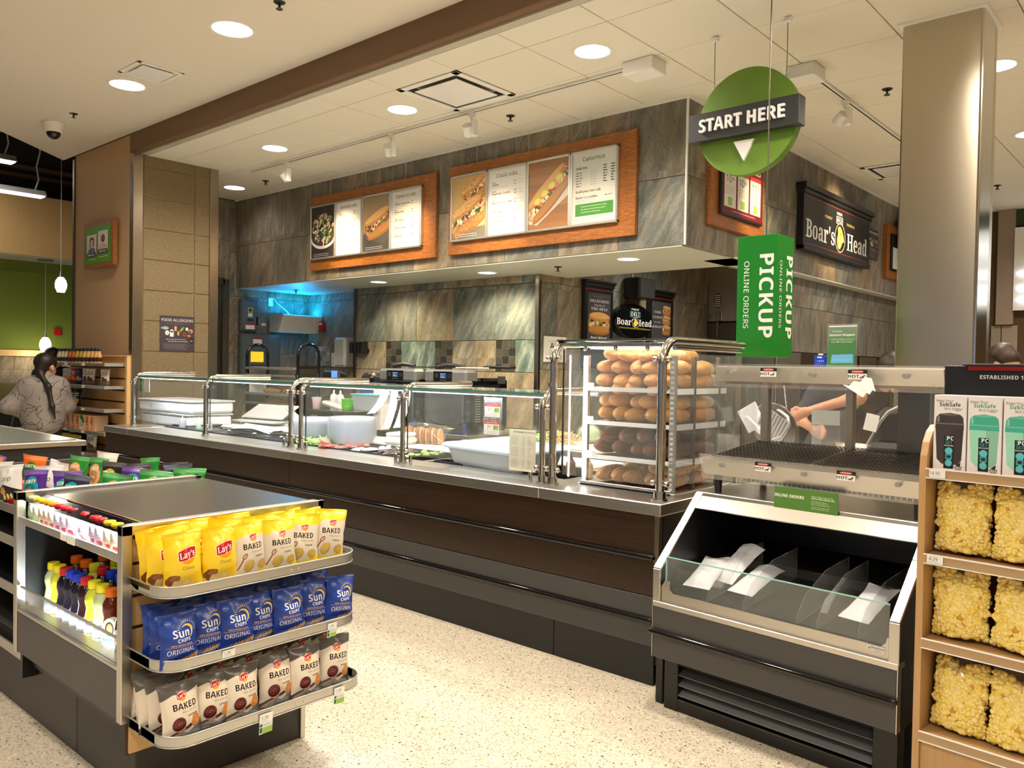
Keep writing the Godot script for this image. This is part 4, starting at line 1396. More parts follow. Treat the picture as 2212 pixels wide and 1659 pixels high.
func ring(w: float, d: float, r: float, y: float) -> Array:
	var row := []
	for q in 4:
		var c: Vector2 = [Vector2(w / 2 - r, d / 2 - r), Vector2(-w / 2 + r, d / 2 - r), Vector2(-w / 2 + r,-d / 2 + r), Vector2(w / 2 - r,-d / 2 + r)][q]
		for k in 6:
			var an := q * PI / 2 + k * PI / 10
			row.append(Vector3(c.x + cos(an) * r, y, c.y + sin(an) * r))
	row.append(row[0])
	return row

func rounded_slab(w: float, d: float, h: float, r: float) -> MB:
	var m := MB.new()
	m.sheet([ring(w * 0.97, d * 0.96, r,0), ring(w, d, r, h * 0.3), ring(w, d, r, h * 0.7), ring(w * 0.96, d * 0.94, r, h), ring(w * 0.5, d * 0.4, r * 0.5, h * 1.12), ring(w * 0.02, d * 0.02, r * 0.02, h * 1.12)], Vector2.ZERO, Vector2.ONE, true, true)
	return m

# ------------------------------------------------------------------ glass bread case
func bread_case() -> void:
	var o := thing("bread_case", "glass front bread case with four lit shelves at the counter's right end", "display case")
	var x0 := -2.69
	var x1 := -2.017
	post(o, Vector3(x0, TOP,-3.41),1.642,0.8,0.02)
	post(o, Vector3(x1, TOP,-3.392),1.642,0.85,0.022)
	for x in [x0, x1]:
		mi(o, "band", MB.new().cyl(Vector3(x,1.4,-3.4), Vector3(x,1.42,-3.4),0.026).cyl(Vector3(x,1.02,-3.4), Vector3(x,1.04,-3.4),0.026), M.chrome)
	mi(o, "front_glass", MB.new().span(Vector3(x0 + 0.03,0.93,-3.46), Vector3(x1 - 0.03,1.6,-3.452)), M.glass)
	mi(o, "side_glass", MB.new().span(Vector3(x1 + 0.01,0.93,-4.2), Vector3(x1 + 0.018,1.58,-3.45)), M.glass)
	mi(o, "glass_rim", MB.new().span(Vector3(x0 + 0.028,0.93,-3.461), Vector3(x0 + 0.034,1.6,-3.451)).span(Vector3(x1 - 0.034,0.93,-3.461), Vector3(x1 - 0.028,1.6,-3.451)), M.rubber)
	mi(o, "top_glass", MB.new().span(Vector3(x0 - 0.02,1.625,-4.2), Vector3(x1 + 0.01,1.632,-3.4)), M.glass)
	mi(o, "top_rail", MB.new().cyl(Vector3(x0,1.622,-3.5), Vector3(x1,1.622,-3.5),0.013).cyl(Vector3(x1,1.61,-3.5), Vector3(x1,1.61,-4.22),0.013), M.chrome)
	for k in 3:
		mi(o, "clamp", MB.new().ball(Vector3(x0 + 0.16 + k * 0.19,1.605,-3.47), Vector3(0.012,0.014,0.012)), M.chrome)
	# uprights of the shelf rack
	var ups := [Vector3(-2.6,0,-3.585), Vector3(-2.06,0,-3.575), Vector3(-2.055,0,-3.77), Vector3(-2.055,0,-4.04), Vector3(-2.6,0,-4.05)]
	for i in 5:
		var u: Vector3 = ups[i]
		var m := mi(o, "upright", MB.new().box(Vector3(u.x,1.22, u.z), Vector3(0.034 if i < 2 else 0.022,0.7,0.022),0.002), M.alu if i < 2 else M.steel_dark)
		if i < 2:
			for k in 26:
				mi(m, "slot", MB.new().box(Vector3(u.x,0.9 + k * 0.0255, u.z + 0.0112), Vector3(0.018,0.012,0.0015)), M.white)
	mi(o, "led_strip", MB.new().box(Vector3(-2.665,1.24,-3.52), Vector3(0.008,0.66,0.006)), glow(Color(0.95,0.97,1.0),1.8))
	area(Vector3(-2.655,1.24,-3.5), Vector3(1,0,-0.45), Vector2(0.02,0.64), Color(0.96,0.97,1.0),0.14)
	area(Vector3(-2.33,1.6,-3.75), Vector3(0,-1,-0.1), Vector2(0.5,0.3), Color(1.0,0.96,0.88),0.14, Vector3.BACK)
	mi(o, "canopy_light", MB.new().box(Vector3(-2.33,1.612,-3.75), Vector3(0.52,0.012,0.32),0.003), M.led)
	for y in [1.395,1.215,1.032]:
		mi(o, "shelf", MB.new().span(Vector3(-2.6, y - 0.008,-4.12), Vector3(-2.05, y,-3.56),0.001), M.alu)
		mi(o, "shelf_lip", MB.new().span(Vector3(-2.59, y - 0.014,-3.563), Vector3(-2.07, y + 0.008,-3.556),0.001).span(Vector3(-2.052, y - 0.02,-4.12), Vector3(-2.046, y + 0.01,-3.58)), M.white_gloss)
		mi(o, "price_tag", MB.new().box(Vector3(-2.55, y + 0.012,-3.548), Vector3(0.05,0.034,0.003),0.001), M.paper)
	mi(o, "base_tray", MB.new().span(Vector3(-2.62, TOP,-4.15), Vector3(-2.03, TOP + 0.012,-3.55),0.002).span(Vector3(-2.61, TOP,-3.56), Vector3(-2.05, TOP + 0.025,-3.55),0.002), M.steel)
	mi(o, "pull_chain", MB.new().tube([Vector3(-2.03,1.58,-4.1), Vector3(-2.02,1.3,-4.08), Vector3(-2.015,1.0,-4.05)],0.005,6), M.black)
	# loaves
	var crust := grain_tex(61, srgb(196,130,62), srgb(228,176,100),0.03,0.06,128,128,1.0)
	var mats := {"golden": paint(Color.WHITE,0.45,0.0, crust), "dark": paint(srgb(140,88,60),0.5,0.0, grain_tex(62, srgb(196,150,120), srgb(250,225,205),0.03,0.06,128,128,1.0)), "seeded": null}
	var sp := Print.new(256,256, srgb(186,124,62))
	var rr := RandomNumberGenerator.new()
	rr.seed = 9
	for i in 60:
		sp.blob(rr.randf() * 256, rr.randf() * 256,18,8, srgb(206,150,84),0.3, i)
	for i in 900:
		sp.oval(rr.randf() * 256, rr.randf() * 256,1.8,1.1, [srgb(96,62,30), srgb(232,206,150), srgb(70,46,26)][i % 3], rr.randf() * 3)
	mats.seeded = printed(sp,0.6)
	var shapes := []
	for k in 4:
		shapes.append(loaf(0.135,0.042 + 0.003 * (k % 2), k).mesh())
	var where := ["on the top shelf", "on the second shelf", "on the third shelf", "on the case floor"]
	var kinds := ["golden", "golden", "dark", "seeded"]
	var words := ["golden roll", "golden roll", "brown wheat roll", "seeded roll"]
	var layers := [[5,5,4], [5,5,3], [5,4], [5,2]]
	var ys := [1.397,1.217,1.034,0.883]
	for s in 4:
		for depth in 2:
			for l in layers[s].size():
				var n: int = layers[s][l]
				if depth == 1 and l == layers[s].size() - 1 and s < 2:
					n -= 1
				for i in n:
					var r := 0.043
					var x := -2.335 + (i - (n - 1) / 2.0) * 0.1 + rr.randf_range(-0.008,0.008)
					if s == 3 and l == 1:
						x = -2.2 + i * 0.1
					var b := MeshInstance3D.new()
					b.name = "bread_roll"
					b.mesh = shapes[rr.randi() % 4]
					b.material_override = mats[kinds[s]]
					add_child(b, true)
					b.position = Vector3(x, ys[s] + 0.04 + l * 0.068 + rr.randf_range(0,0.004),-3.735 - depth * 0.27 + rr.randf_range(-0.01,0.01))
					b.rotation = Vector3(rr.randf_range(-0.05,0.05), PI / 2 + rr.randf_range(-0.22,0.22), rr.randf_range(-0.07,0.07))
					var ord: String = ["first", "second", "third", "fourth", "fifth"][i]
					var lay: String = ["bottom layer", "second layer", "top layer"][l]
					tag(b, "%s %s, %s, %s from left, %s row" % [words[s], where[s], lay, ord, "front" if depth == 0 else "back"], "bread roll", "rolls " + where[s])

func loaf(hl: float, r: float, sd: int) -> MB:
	var rg := RandomNumberGenerator.new()
	rg.seed = 300 + sd
	var ph := rg.randf() * 6.0
	var rows := []
	for i in 15:
		var u := -1.0 + i / 7.0
		var w := pow(maxf(0.0,1.0 - pow(absf(u),2.6)),0.5) * (1.0 + 0.05 * sin(u * 3.0 + ph))
		var row := []
		for k in 17:
			var a := TAU * k / 16.0
			var yy := sin(a) * (1.0 if sin(a) > 0 else 0.86)
			row.append(Vector3(u * hl, yy * r * w, cos(a) * r * 1.12 * w))
		rows.append(row)
	return MB.new().sheet(rows, Vector2.ZERO, Vector2(2,1), true, true)

# ------------------------------------------------------------------ packets
# an inflated packet standing on y = 0, front towards +z; returns body, top seal, bottom seal
func packet(w: float, h: float, d: float, sd: int) -> Array:
	var rg := RandomNumberGenerator.new()
	rg.seed = 500 + sd
	var ph := [rg.randf() * 6.0, rg.randf() * 6.0, rg.randf() * 6.0, rg.randf_range(-1,1)]
	var f := func(u: float, v: float, side: float) -> Vector3:
		var sv := sin(PI * clampf((v - 0.04) / 0.92,0.0,1.0))
		var t := d * 0.5 * pow(maxf(sin(PI * u),0.0),0.6) * pow(sv,0.62) * (1.12 - 0.3 * v)
		var en := exp(-pow(v / 0.17,2.0)) + exp(-pow((1.0 - v) / 0.2,2.0))
		t += 0.055 * d * sin(u * 17.0 + ph[0] + v * 6.0) * minf(en,1.0) * sin(PI * u) * minf(sv * 2.0,1.0)
		t += 0.035 * d * sin(v * 9.0 + ph[1] + u * 5.0) * sin(PI * u) * sv
		t += 0.05 * d * maxf(0.0,1.0 - absf((u - 0.5) * 2.2 - (v - 0.55) * ph[3] * 2.4) * 4.5) * sv
		var x := (u - 0.5) * w * (1.0 - 0.09 * sv + 0.012 * sin(v * 23.0 + ph[2]))
		var bow := 0.012 * h * sin(u * PI + ph[2]) * v
		var lean := d * 0.16 * sin(u * 5.0 + ph[1]) * pow(maxf(0.0, v - 0.8) / 0.2,2.0)
		return Vector3(x, v * h + bow, t * side + lean)
	var parts := []
	var body := MB.new()
	for side in [1.0,-1.0]:
		var rows := []
		for i in 21:
			var row := []
			for j in 17:
				row.append(f.call(j / 16.0,0.05 + 0.9 * i / 20.0, side))
			rows.append(row)
		body.sheet(rows, Vector2(0,0.95) if side > 0 else Vector2(0.0,0.95), Vector2(1,0.05) if side > 0 else Vector2(0.06,0.05), false, side < 0)
	parts.append(body)
	for e in 2:
		var m := MB.new()
		for side in [1.0,-1.0]:
			var rows := []
			for i in 5:
				var v := (0.95 + 0.05 * i / 4.0) if e == 0 else (0.05 * i / 4.0)
				var row := []
				for j in 33:
					var q: Vector3 = f.call(j / 32.0, v,0.0)
					var cl: Vector3 = f.call(j / 32.0,0.95 if e == 0 else 0.05, side)
					q.z = lerpf(cl.z, q.z, (i if e == 0 else 4 - i) / 4.0) + 0.0006 * side
					row.append(q)
				rows.append(row)
			m.sheet(rows, Vector2(0,0.05 if e == 0 else 1.0), Vector2(1,0.0 if e == 0 else 0.95), false, side < 0)
		parts.append(m)
	return parts

func pillow(w: float, h: float, d: float, sd: int, _seal: float, centred := false) -> MB:
	var m := MB.new()
	for q in packet(w, h, d, sd):
		m.add(q, Transform3D(Basis(), Vector3(0,-h / 2 if centred else 0.0,0)))
	return m

var bagmat := {}
var bagmesh := {}
func bag(kind: String, at: Vector3, turn: float, tilt: float, label: String, group: String, w := 0.128, h := 0.186, d := 0.06, roll := 0.0) -> Node3D:
	if not bagmat.has(kind):
		var m := printed(bag_print(kind),0.26)
		bagmat[kind] = m
	var var_i := rng.randi() % 4
	var key := "%d_%.3f_%.3f" % [var_i, w, h]
	if not bagmesh.has(key):
		bagmesh[key] = packet(w, h, d, var_i).map(func(q): return q.mesh())
	var o := thing("chip_bag", label, "chip bag", at, turn, group)
	o.rotation = Vector3(tilt, turn, roll)
	o.rotation_order = EULER_ORDER_YXZ
	for i in 3:
		mi(o, ["bag_body", "top_seal", "bottom_seal"][i], bagmesh[key][i], bagmat[kind])
	return o

# ------------------------------------------------------------------ island with cooler and chip shelves
const IX0 := -3.64
const IX1 := -2.67
const IZ0 := -1.134             # near side
const IZ1 := -1.916             # far side
const IT := 0.966

func snack_island() -> void:
	var o := thing("drinks_cooler", "stainless framed drinks cooler island with chip shelves on its end", "cooler")
	# frames of the two ends
	for e in 2:
		var x: float = IX1 if e == 0 else IX0
		var m := MB.new()
		m.span(Vector3(x - 0.018, IT - 0.036, IZ1), Vector3(x + 0.018, IT, IZ0),0.003)
		m.span(Vector3(x - 0.018,0.318, IZ0 - 0.036), Vector3(x + 0.018, IT, IZ0),0.003)
		m.span(Vector3(x - 0.018,0.318, IZ1), Vector3(x + 0.018, IT, IZ1 + 0.03),0.003)
		mi(o, "end_frame", m, M.steel)
	mi(o, "end_core", MB.new().span(Vector3(IX1 - 0.024,0.2, IZ1 + 0.02), Vector3(IX1 - 0.01, IT - 0.03, IZ0 - 0.03)), paint(srgb(70,44,24),0.7))
	var y := 0.2
	for k in 7:
		mi(o, "wood_slat", MB.new().span(Vector3(IX1 - 0.012, y + 0.006, IZ1 + 0.03), Vector3(IX1 + 0.0, minf(y + 0.1,0.915), IZ0 - 0.036),0.002), M.maple_h)
		y += 0.1055
	mi(o, "back_panel", MB.new().span(Vector3(IX0 - 0.016,0.2, IZ1 + 0.02), Vector3(IX0, IT - 0.03, IZ0 - 0.03)), M.black)
	# dark steel lid: flat sheet, folded edge towards the shopper
	mi(o, "lid_sheet", MB.new().span(Vector3(IX0 + 0.01, IT - 0.02, IZ1 + 0.004), Vector3(IX1 - 0.014, IT - 0.012, IZ0 - 0.1),0.001), M.steel_top)
	mi(o, "lid_trim", MB.new().span(Vector3(IX0 + 0.26, IT - 0.012, IZ0 - 0.101), Vector3(IX1 - 0.014, IT - 0.009, IZ0 - 0.098)), M.steel)
	var fa := MB.new()
	fa.face([Vector3(IX0 + 0.012, IT - 0.014, IZ0 - 0.1), Vector3(IX1 - 0.014, IT - 0.014, IZ0 - 0.1), Vector3(IX1 - 0.014, IT - 0.035, IZ0 - 0.022), Vector3(IX0 + 0.012, IT - 0.035, IZ0 - 0.022)], Vector3(0,1,0.3))
	fa.face([Vector3(IX0 + 0.012, IT - 0.035, IZ0 - 0.022), Vector3(IX1 - 0.014, IT - 0.035, IZ0 - 0.022), Vector3(IX1 - 0.014, IT - 0.04, IZ0 - 0.03), Vector3(IX0 + 0.012, IT - 0.04, IZ0 - 0.03)], Vector3(0,-1,0.3))
	mi(o, "dark_fascia", fa, M.black_gloss)
	# cabinet below
	mi(o, "side_panel", MB.new().span(Vector3(IX0 + 0.02,0.322, IZ0 - 0.02), Vector3(IX1 - 0.018,0.486, IZ0 - 0.004),0.002), M.charcoal)
	mi(o, "sill", MB.new().span(Vector3(IX0 + 0.02,0.486, IZ0 - 0.06), Vector3(IX1 - 0.018,0.5, IZ0 - 0.002),0.002), M.steel)
	mi(o, "cabinet", MB.new().span(Vector3(IX0 + 0.01,0.25, IZ1 + 0.01), Vector3(IX1 - 0.03,0.46, IZ0 - 0.06)), M.black)
	mi(o, "base", MB.new().span(Vector3(-3.24,0.0,-1.885), Vector3(-2.745,0.32,-1.224),0.004), paint(srgb(52,50,48),0.45))
	mi(o, "base", MB.new().span(Vector3(-4.6,0.0,-1.885), Vector3(-3.246,0.32,-1.224),0.004), paint(srgb(62,59,56),0.45))
	mi(o, "base_strip", MB.new().span(Vector3(-2.757,0.0,-1.898), Vector3(-2.735,0.3,-1.876),0.002), M.steel)
	# lit interior
	mi(o, "inner_back", MB.new().span(Vector3(IX0 + 0.02,0.46, IZ1 + 0.05), Vector3(IX1 - 0.03, IT - 0.05, IZ1 + 0.06)), M.black)
	mi(o, "floor_tray", MB.new().span(Vector3(IX0 + 0.02,0.455, IZ1 + 0.05), Vector3(IX1 - 0.03,0.465, IZ0 - 0.06)), M.white)
	mi(o, "rear_side", MB.new().span(Vector3(IX0 + 0.02,0.25, IZ1), Vector3(IX1 - 0.03, IT - 0.03, IZ1 + 0.02)), M.charcoal)
	mi(o, "glass_front", MB.new().span(Vector3(IX0 + 0.03,0.5, IZ0 - 0.018), Vector3(IX1 - 0.02,0.585, IZ0 - 0.012)), M.glass)
	mi(o, "glass_lip", MB.new().span(Vector3(IX0 + 0.03,0.583, IZ0 - 0.02), Vector3(IX1 - 0.02,0.588, IZ0 - 0.01)), M.alu)
	mi(o, "led_bar", MB.new().box(Vector3((IX0 + IX1) / 2,0.472, IZ0 - 0.075), Vector3(0.9,0.012,0.02),0.002), glow(Color(0.92,0.98,1.0),4.0))
	area(Vector3((IX0 + IX1) / 2,0.484, IZ0 - 0.075), Vector3(0,1,-0.25), Vector2(0.88,0.02), Color(0.93,0.98,1.0),0.3, Vector3.BACK)
	mi(o, "led_bar", MB.new().box(Vector3((IX0 + IX1) / 2, IT - 0.045, IZ0 - 0.05), Vector3(0.9,0.008,0.016),0.002), glow(Color(0.95,0.98,1.0),3.0))
	area(Vector3((IX0 + IX1) / 2, IT - 0.052, IZ0 - 0.05), Vector3(0,-1,-0.3), Vector2(0.88,0.016), Color(0.95,0.98,1.0),0.22, Vector3.BACK)
	# upper inner shelf
	var sh := mi(o, "inner_shelf", MB.new().span(Vector3(IX0 + 0.02,0.838, IZ1 + 0.3), Vector3(IX1 - 0.03,0.846, IZ0 - 0.02),0.001), M.white)
	mi(sh, "shelf_lip", MB.new().span(Vector3(IX0 + 0.02,0.838, IZ0 - 0.02), Vector3(IX1 - 0.02,0.866, IZ0 - 0.012),0.001), M.alu)
	mi(sh, "price_tag", MB.new().box(Vector3(-3.09,0.853, IZ0 - 0.008), Vector3(0.07,0.03,0.002)).box(Vector3(-3.16,0.853, IZ0 - 0.008), Vector3(0.05,0.024,0.002)), M.paper)
	# end shelves: curved aluminium lips
	var yy := [0.765,0.533,0.306]
	var dep := [0.24,0.24,0.28]
	for k in 3:
		var d: float = dep[k]
		var pts := []
		var z0 := IZ0 - 0.03
		var z1 := IZ1 - 0.012
		var rr := 0.085
		pts.append(Vector2(IX1, z0))
		for q in 7:
			var a := q * PI / 12.0
			pts.append(Vector2(IX1 + d - rr + sin(a) * rr, z0 + (-rr + cos(a) * rr) + 0.0))
		for q in 7:
			var a := q * PI / 12.0
			pts.append(Vector2(IX1 + d - rr + cos(a) * rr, z1 + rr - sin(a) * rr))
		pts.append(Vector2(IX1, z1))
		var lip := MB.new()
		var outer := []
		for pass_i in 2:
			var rows := []
			for hgt in [0.0,0.034]:
				var row := []
				for p in pts:
					var off := 0.0 if pass_i == 0 else 0.004
					row.append(Vector3(p.x - off, yy[k] + hgt - 0.004, p.y))
				rows.append(row)
			lip.sheet(rows, Vector2.ZERO, Vector2.ONE, false, pass_i == 1)
			outer.append(rows)
		var rim := []
		for i in pts.size():
			rim.append(outer[0][1][i])
		lip.tube(rim,0.0028,6)
		var rim2 := []
		for i in pts.size():
			rim2.append(outer[0][0][i])
		lip.tube(rim2,0.0024,6)
		var pl := PackedVector2Array()
		for p in pts:
			pl.append(Vector2(p.x,-p.y))
		var s := mi(o, "end_shelf", MB.new().prism(pl,-0.006,0.0, Transform3D(Basis(Vector3.RIGHT, Vector3.FORWARD, Vector3.UP), Vector3(0, yy[k],0))), M.alu)
		mi(s, "shelf_lip", lip, M.alu)
		for q in 2:
			mi(s, "rivet", MB.new().ball(Vector3(IX1 + d + 0.001, yy[k] + 0.013,-1.62 - q * 0.03), Vector3(0.002,0.004,0.004),8,6), M.steel)
	# shelf tags
	var tp := Print.new(128,150, srgb(240,240,236))
	tp.text("1.39",52,46,26, srgb(40,40,40),1, "sans").lines(12,56,90,1,4,3, srgb(120,120,120))
	tp.rect(0,68,128,50, srgb(225,228,222)).rect(4,74,26,22, srgb(20,96,72)).rect(4,102,26,40, srgb(20,96,72)).rect(34,104,94,46, srgb(150,196,80)).lines(38,80,84,2,8,3, srgb(150,150,150))
	var tpm := printed(tp)
	var tw := Print.new(128,64, srgb(240,240,236))
	tw.text("1.39",48,40,26, srgb(40,40,40),1, "sans").lines(12,50,100,1,4,3, srgb(150,150,150))
	var twm := printed(tw)
	var tl := [[0.533,-1.385, twm,0.045,0.026,0.0, "white shelf price tag under the left end of the blue bags"], [0.533,-1.795, tpm,0.04,0.052,-0.018, "white and green price tag under the right end of the blue bags"], [0.306,-1.5, tpm,0.05,0.068,-0.028, "green and white price tag hanging under the white barbecue bags"], [0.306,-1.8, tpm,0.046,0.062,-0.022, "green and white price tag at the bottom shelf's right end"]]
	for q in tl:
		one("price_tag", q[6], "price tag", MB.new().card(Vector3(IX1 + (0.242 if q[0] > 0.5 else 0.283), q[0] + 0.013 + q[5], q[1]), Vector3(0,0,-q[3] / 2), Vector3(0.002, q[4] / 2,0)), q[2], "shelf price tags on the end shelves")
	# bags on the end shelves
	var ff := PI / 2
	var X := IX1 + 0.175
	var g1 := "chip bags on the top end shelf"
	bag("classic", Vector3(X,0.766,-1.262), ff - 0.1,-0.1, "yellow classic chip bag standing frontmost at the top shelf's left end", g1)
	bag("classic", Vector3(X,0.766,-1.39), ff - 0.08,-0.08, "yellow classic chip bag just left of the white baked bags", g1)
	bag("baked", Vector3(X + 0.005,0.766,-1.5), ff + 0.05,-0.12, "white and yellow baked chip bag next to the yellow bags", g1)
	bag("baked", Vector3(X + 0.012,0.766,-1.61), ff - 0.1,-0.1, "white and yellow baked chip bag, second of the four baked in front", g1)
	bag("baked", Vector3(X - 0.005,0.77,-1.705), ff - 0.3,-0.18, "white and yellow baked chip bag, third in front, partly covered", g1,0.128,0.186,0.06,-0.1)
	bag("baked", Vector3(X,0.772,-1.815), ff - 0.25,-0.16, "white and yellow baked chip bag at the top shelf's far right end", g1,0.128,0.186,0.06,-0.16)
	bag("classic", Vector3(X - 0.06,0.766,-1.235), ff - 0.1,-0.12, "yellow classic chip bag second from the shelf's left post", g1)
	bag("classic", Vector3(X - 0.12,0.766,-1.24), ff,-0.1, "yellow classic chip bag squeezed beside the shelf's left post", g1,0.128,0.186,0.06,0.06)
	for i in 4:
		bag("classic", Vector3(X - 0.09 - 0.03 * (i % 2),0.768,-1.29 - i * 0.078), ff + 0.1 * sin(i * 2.0),-0.06 - 0.05 * (i % 2), "yellow classic chip bag in the back row, %s from the left" % ["first", "second", "third", "fourth"][i], g1,0.128,0.194,0.05,0.1 * cos(i * 1.7))
	for i in 4:
		bag("baked", Vector3(X - 0.1,0.766,-1.57 - i * 0.078), ff + 0.08 * cos(i * 2.0),-0.06, "white baked chip bag in the back row, %s from the yellow bags" % ["first", "second", "third", "fourth"][i], g1,0.128,0.186,0.05,-0.08 * cos(i * 1.7))
	var g2 := "blue chip bags on the middle end shelf"
	var sz := [-1.236,-1.345,-1.44,-1.54,-1.647,-1.758,-1.858]
	for i in 7:
		bag("sun", Vector3(X + 0.02 - 0.02 * (i % 2) + (0.01 if i == 0 else 0.0),0.534, sz[i]), ff - 0.06 * (i % 3),-0.1, "blue whole grain chip bag, %s in the front row counted from the left" % ["first", "second", "third", "fourth", "fifth", "sixth", "seventh"][i], g2,0.13,0.17,0.055,-0.04 * (i % 2) - (0.12 if i == 6 else 0.0))
	for i in 7:
		bag("sun", Vector3(X - 0.1,0.534,-1.24 - i * 0.1), ff + 0.07 * sin(i * 2.4),-0.05, "blue whole grain chip bag, %s in the back row counted from the left" % ["first", "second", "third", "fourth", "fifth", "sixth", "seventh"][i], g2,0.13,0.176,0.05)
	bag("sun", Vector3(X - 0.045,0.534,-1.24), ff - 0.1,-0.08, "blue whole grain chip bag wedged behind the frontmost blue bag at left", g2,0.13,0.17,0.05)
	var g3 := "white and grey chip bags on the bottom end shelf"
	var bz := [-1.24,-1.345,-1.445,-1.585,-1.7,-1.825]
	for i in 6:
		bag("bbq", Vector3(X + 0.05 - 0.012 * (i % 2),0.307, bz[i]), ff - 0.08 * (i % 2),-0.14, "white and grey barbecue chip bag, %s in the front row from the left" % ["first", "second", "third", "fourth", "fifth", "sixth"][i], g3,0.132,0.182,0.06, [0.05,-0.06,-0.03,0.0,-0.02,-0.1][i])
	for i in 4:
		bag("bbq", Vector3(X - 0.03 - i * 0.042,0.307,-1.235 + 0.012 * (i % 2)), ff - 0.1,-0.14 - 0.04 * i, "white and grey barbecue chip bag, %s in the stack leaning by the left post" % ["first", "second", "third", "fourth"][i], g3,0.132,0.182,0.05,0.05)
	for i in 6:
		bag("bbq", Vector3(X - 0.085,0.307,-1.33 - i * 0.108), ff + 0.05 * sin(i * 1.9),-0.05, "white and grey barbecue chip bag, %s in the back row from the left" % ["first", "second", "third", "fourth", "fifth", "sixth"][i], g3,0.132,0.186,0.05)
	cooler_goods()
	rear_shelves()

func drink(at: Vector3, label: String, cap: Color, liquid: Color, tag_col: Color, h := 0.185, r := 0.036) -> void:
	var o := thing("juice_bottle", label, "bottle", at, rng.randf() * 6.0, "drink bottles in the cooler")
	mi(o, "bottle_body", MB.new().lathe([Vector2(0,0), Vector2(r * 0.9,0), Vector2(r,0.006), Vector2(r, h * 0.3), Vector2(r * 0.94, h * 0.34), Vector2(r * 0.8, h * 0.5), Vector2(r * 0.96, h * 0.64), Vector2(r * 0.9, h * 0.74), Vector2(r * 0.6, h * 0.84), Vector2(r * 0.52, h * 0.88), Vector2(0, h * 0.88)],20), paint(liquid,0.12))
	mi(o, "label_band", MB.new().lathe([Vector2(r * 1.012, h * 0.06), Vector2(r * 1.012, h * 0.3)],20), paint(tag_col,0.35))
	mi(o, "cap", MB.new().lathe([Vector2(r * 0.64, h * 0.86), Vector2(r * 0.66, h * 0.9), Vector2(r * 0.64, h * 0.99), Vector2(r * 0.58, h), Vector2(0, h)],20), paint(cap,0.3))

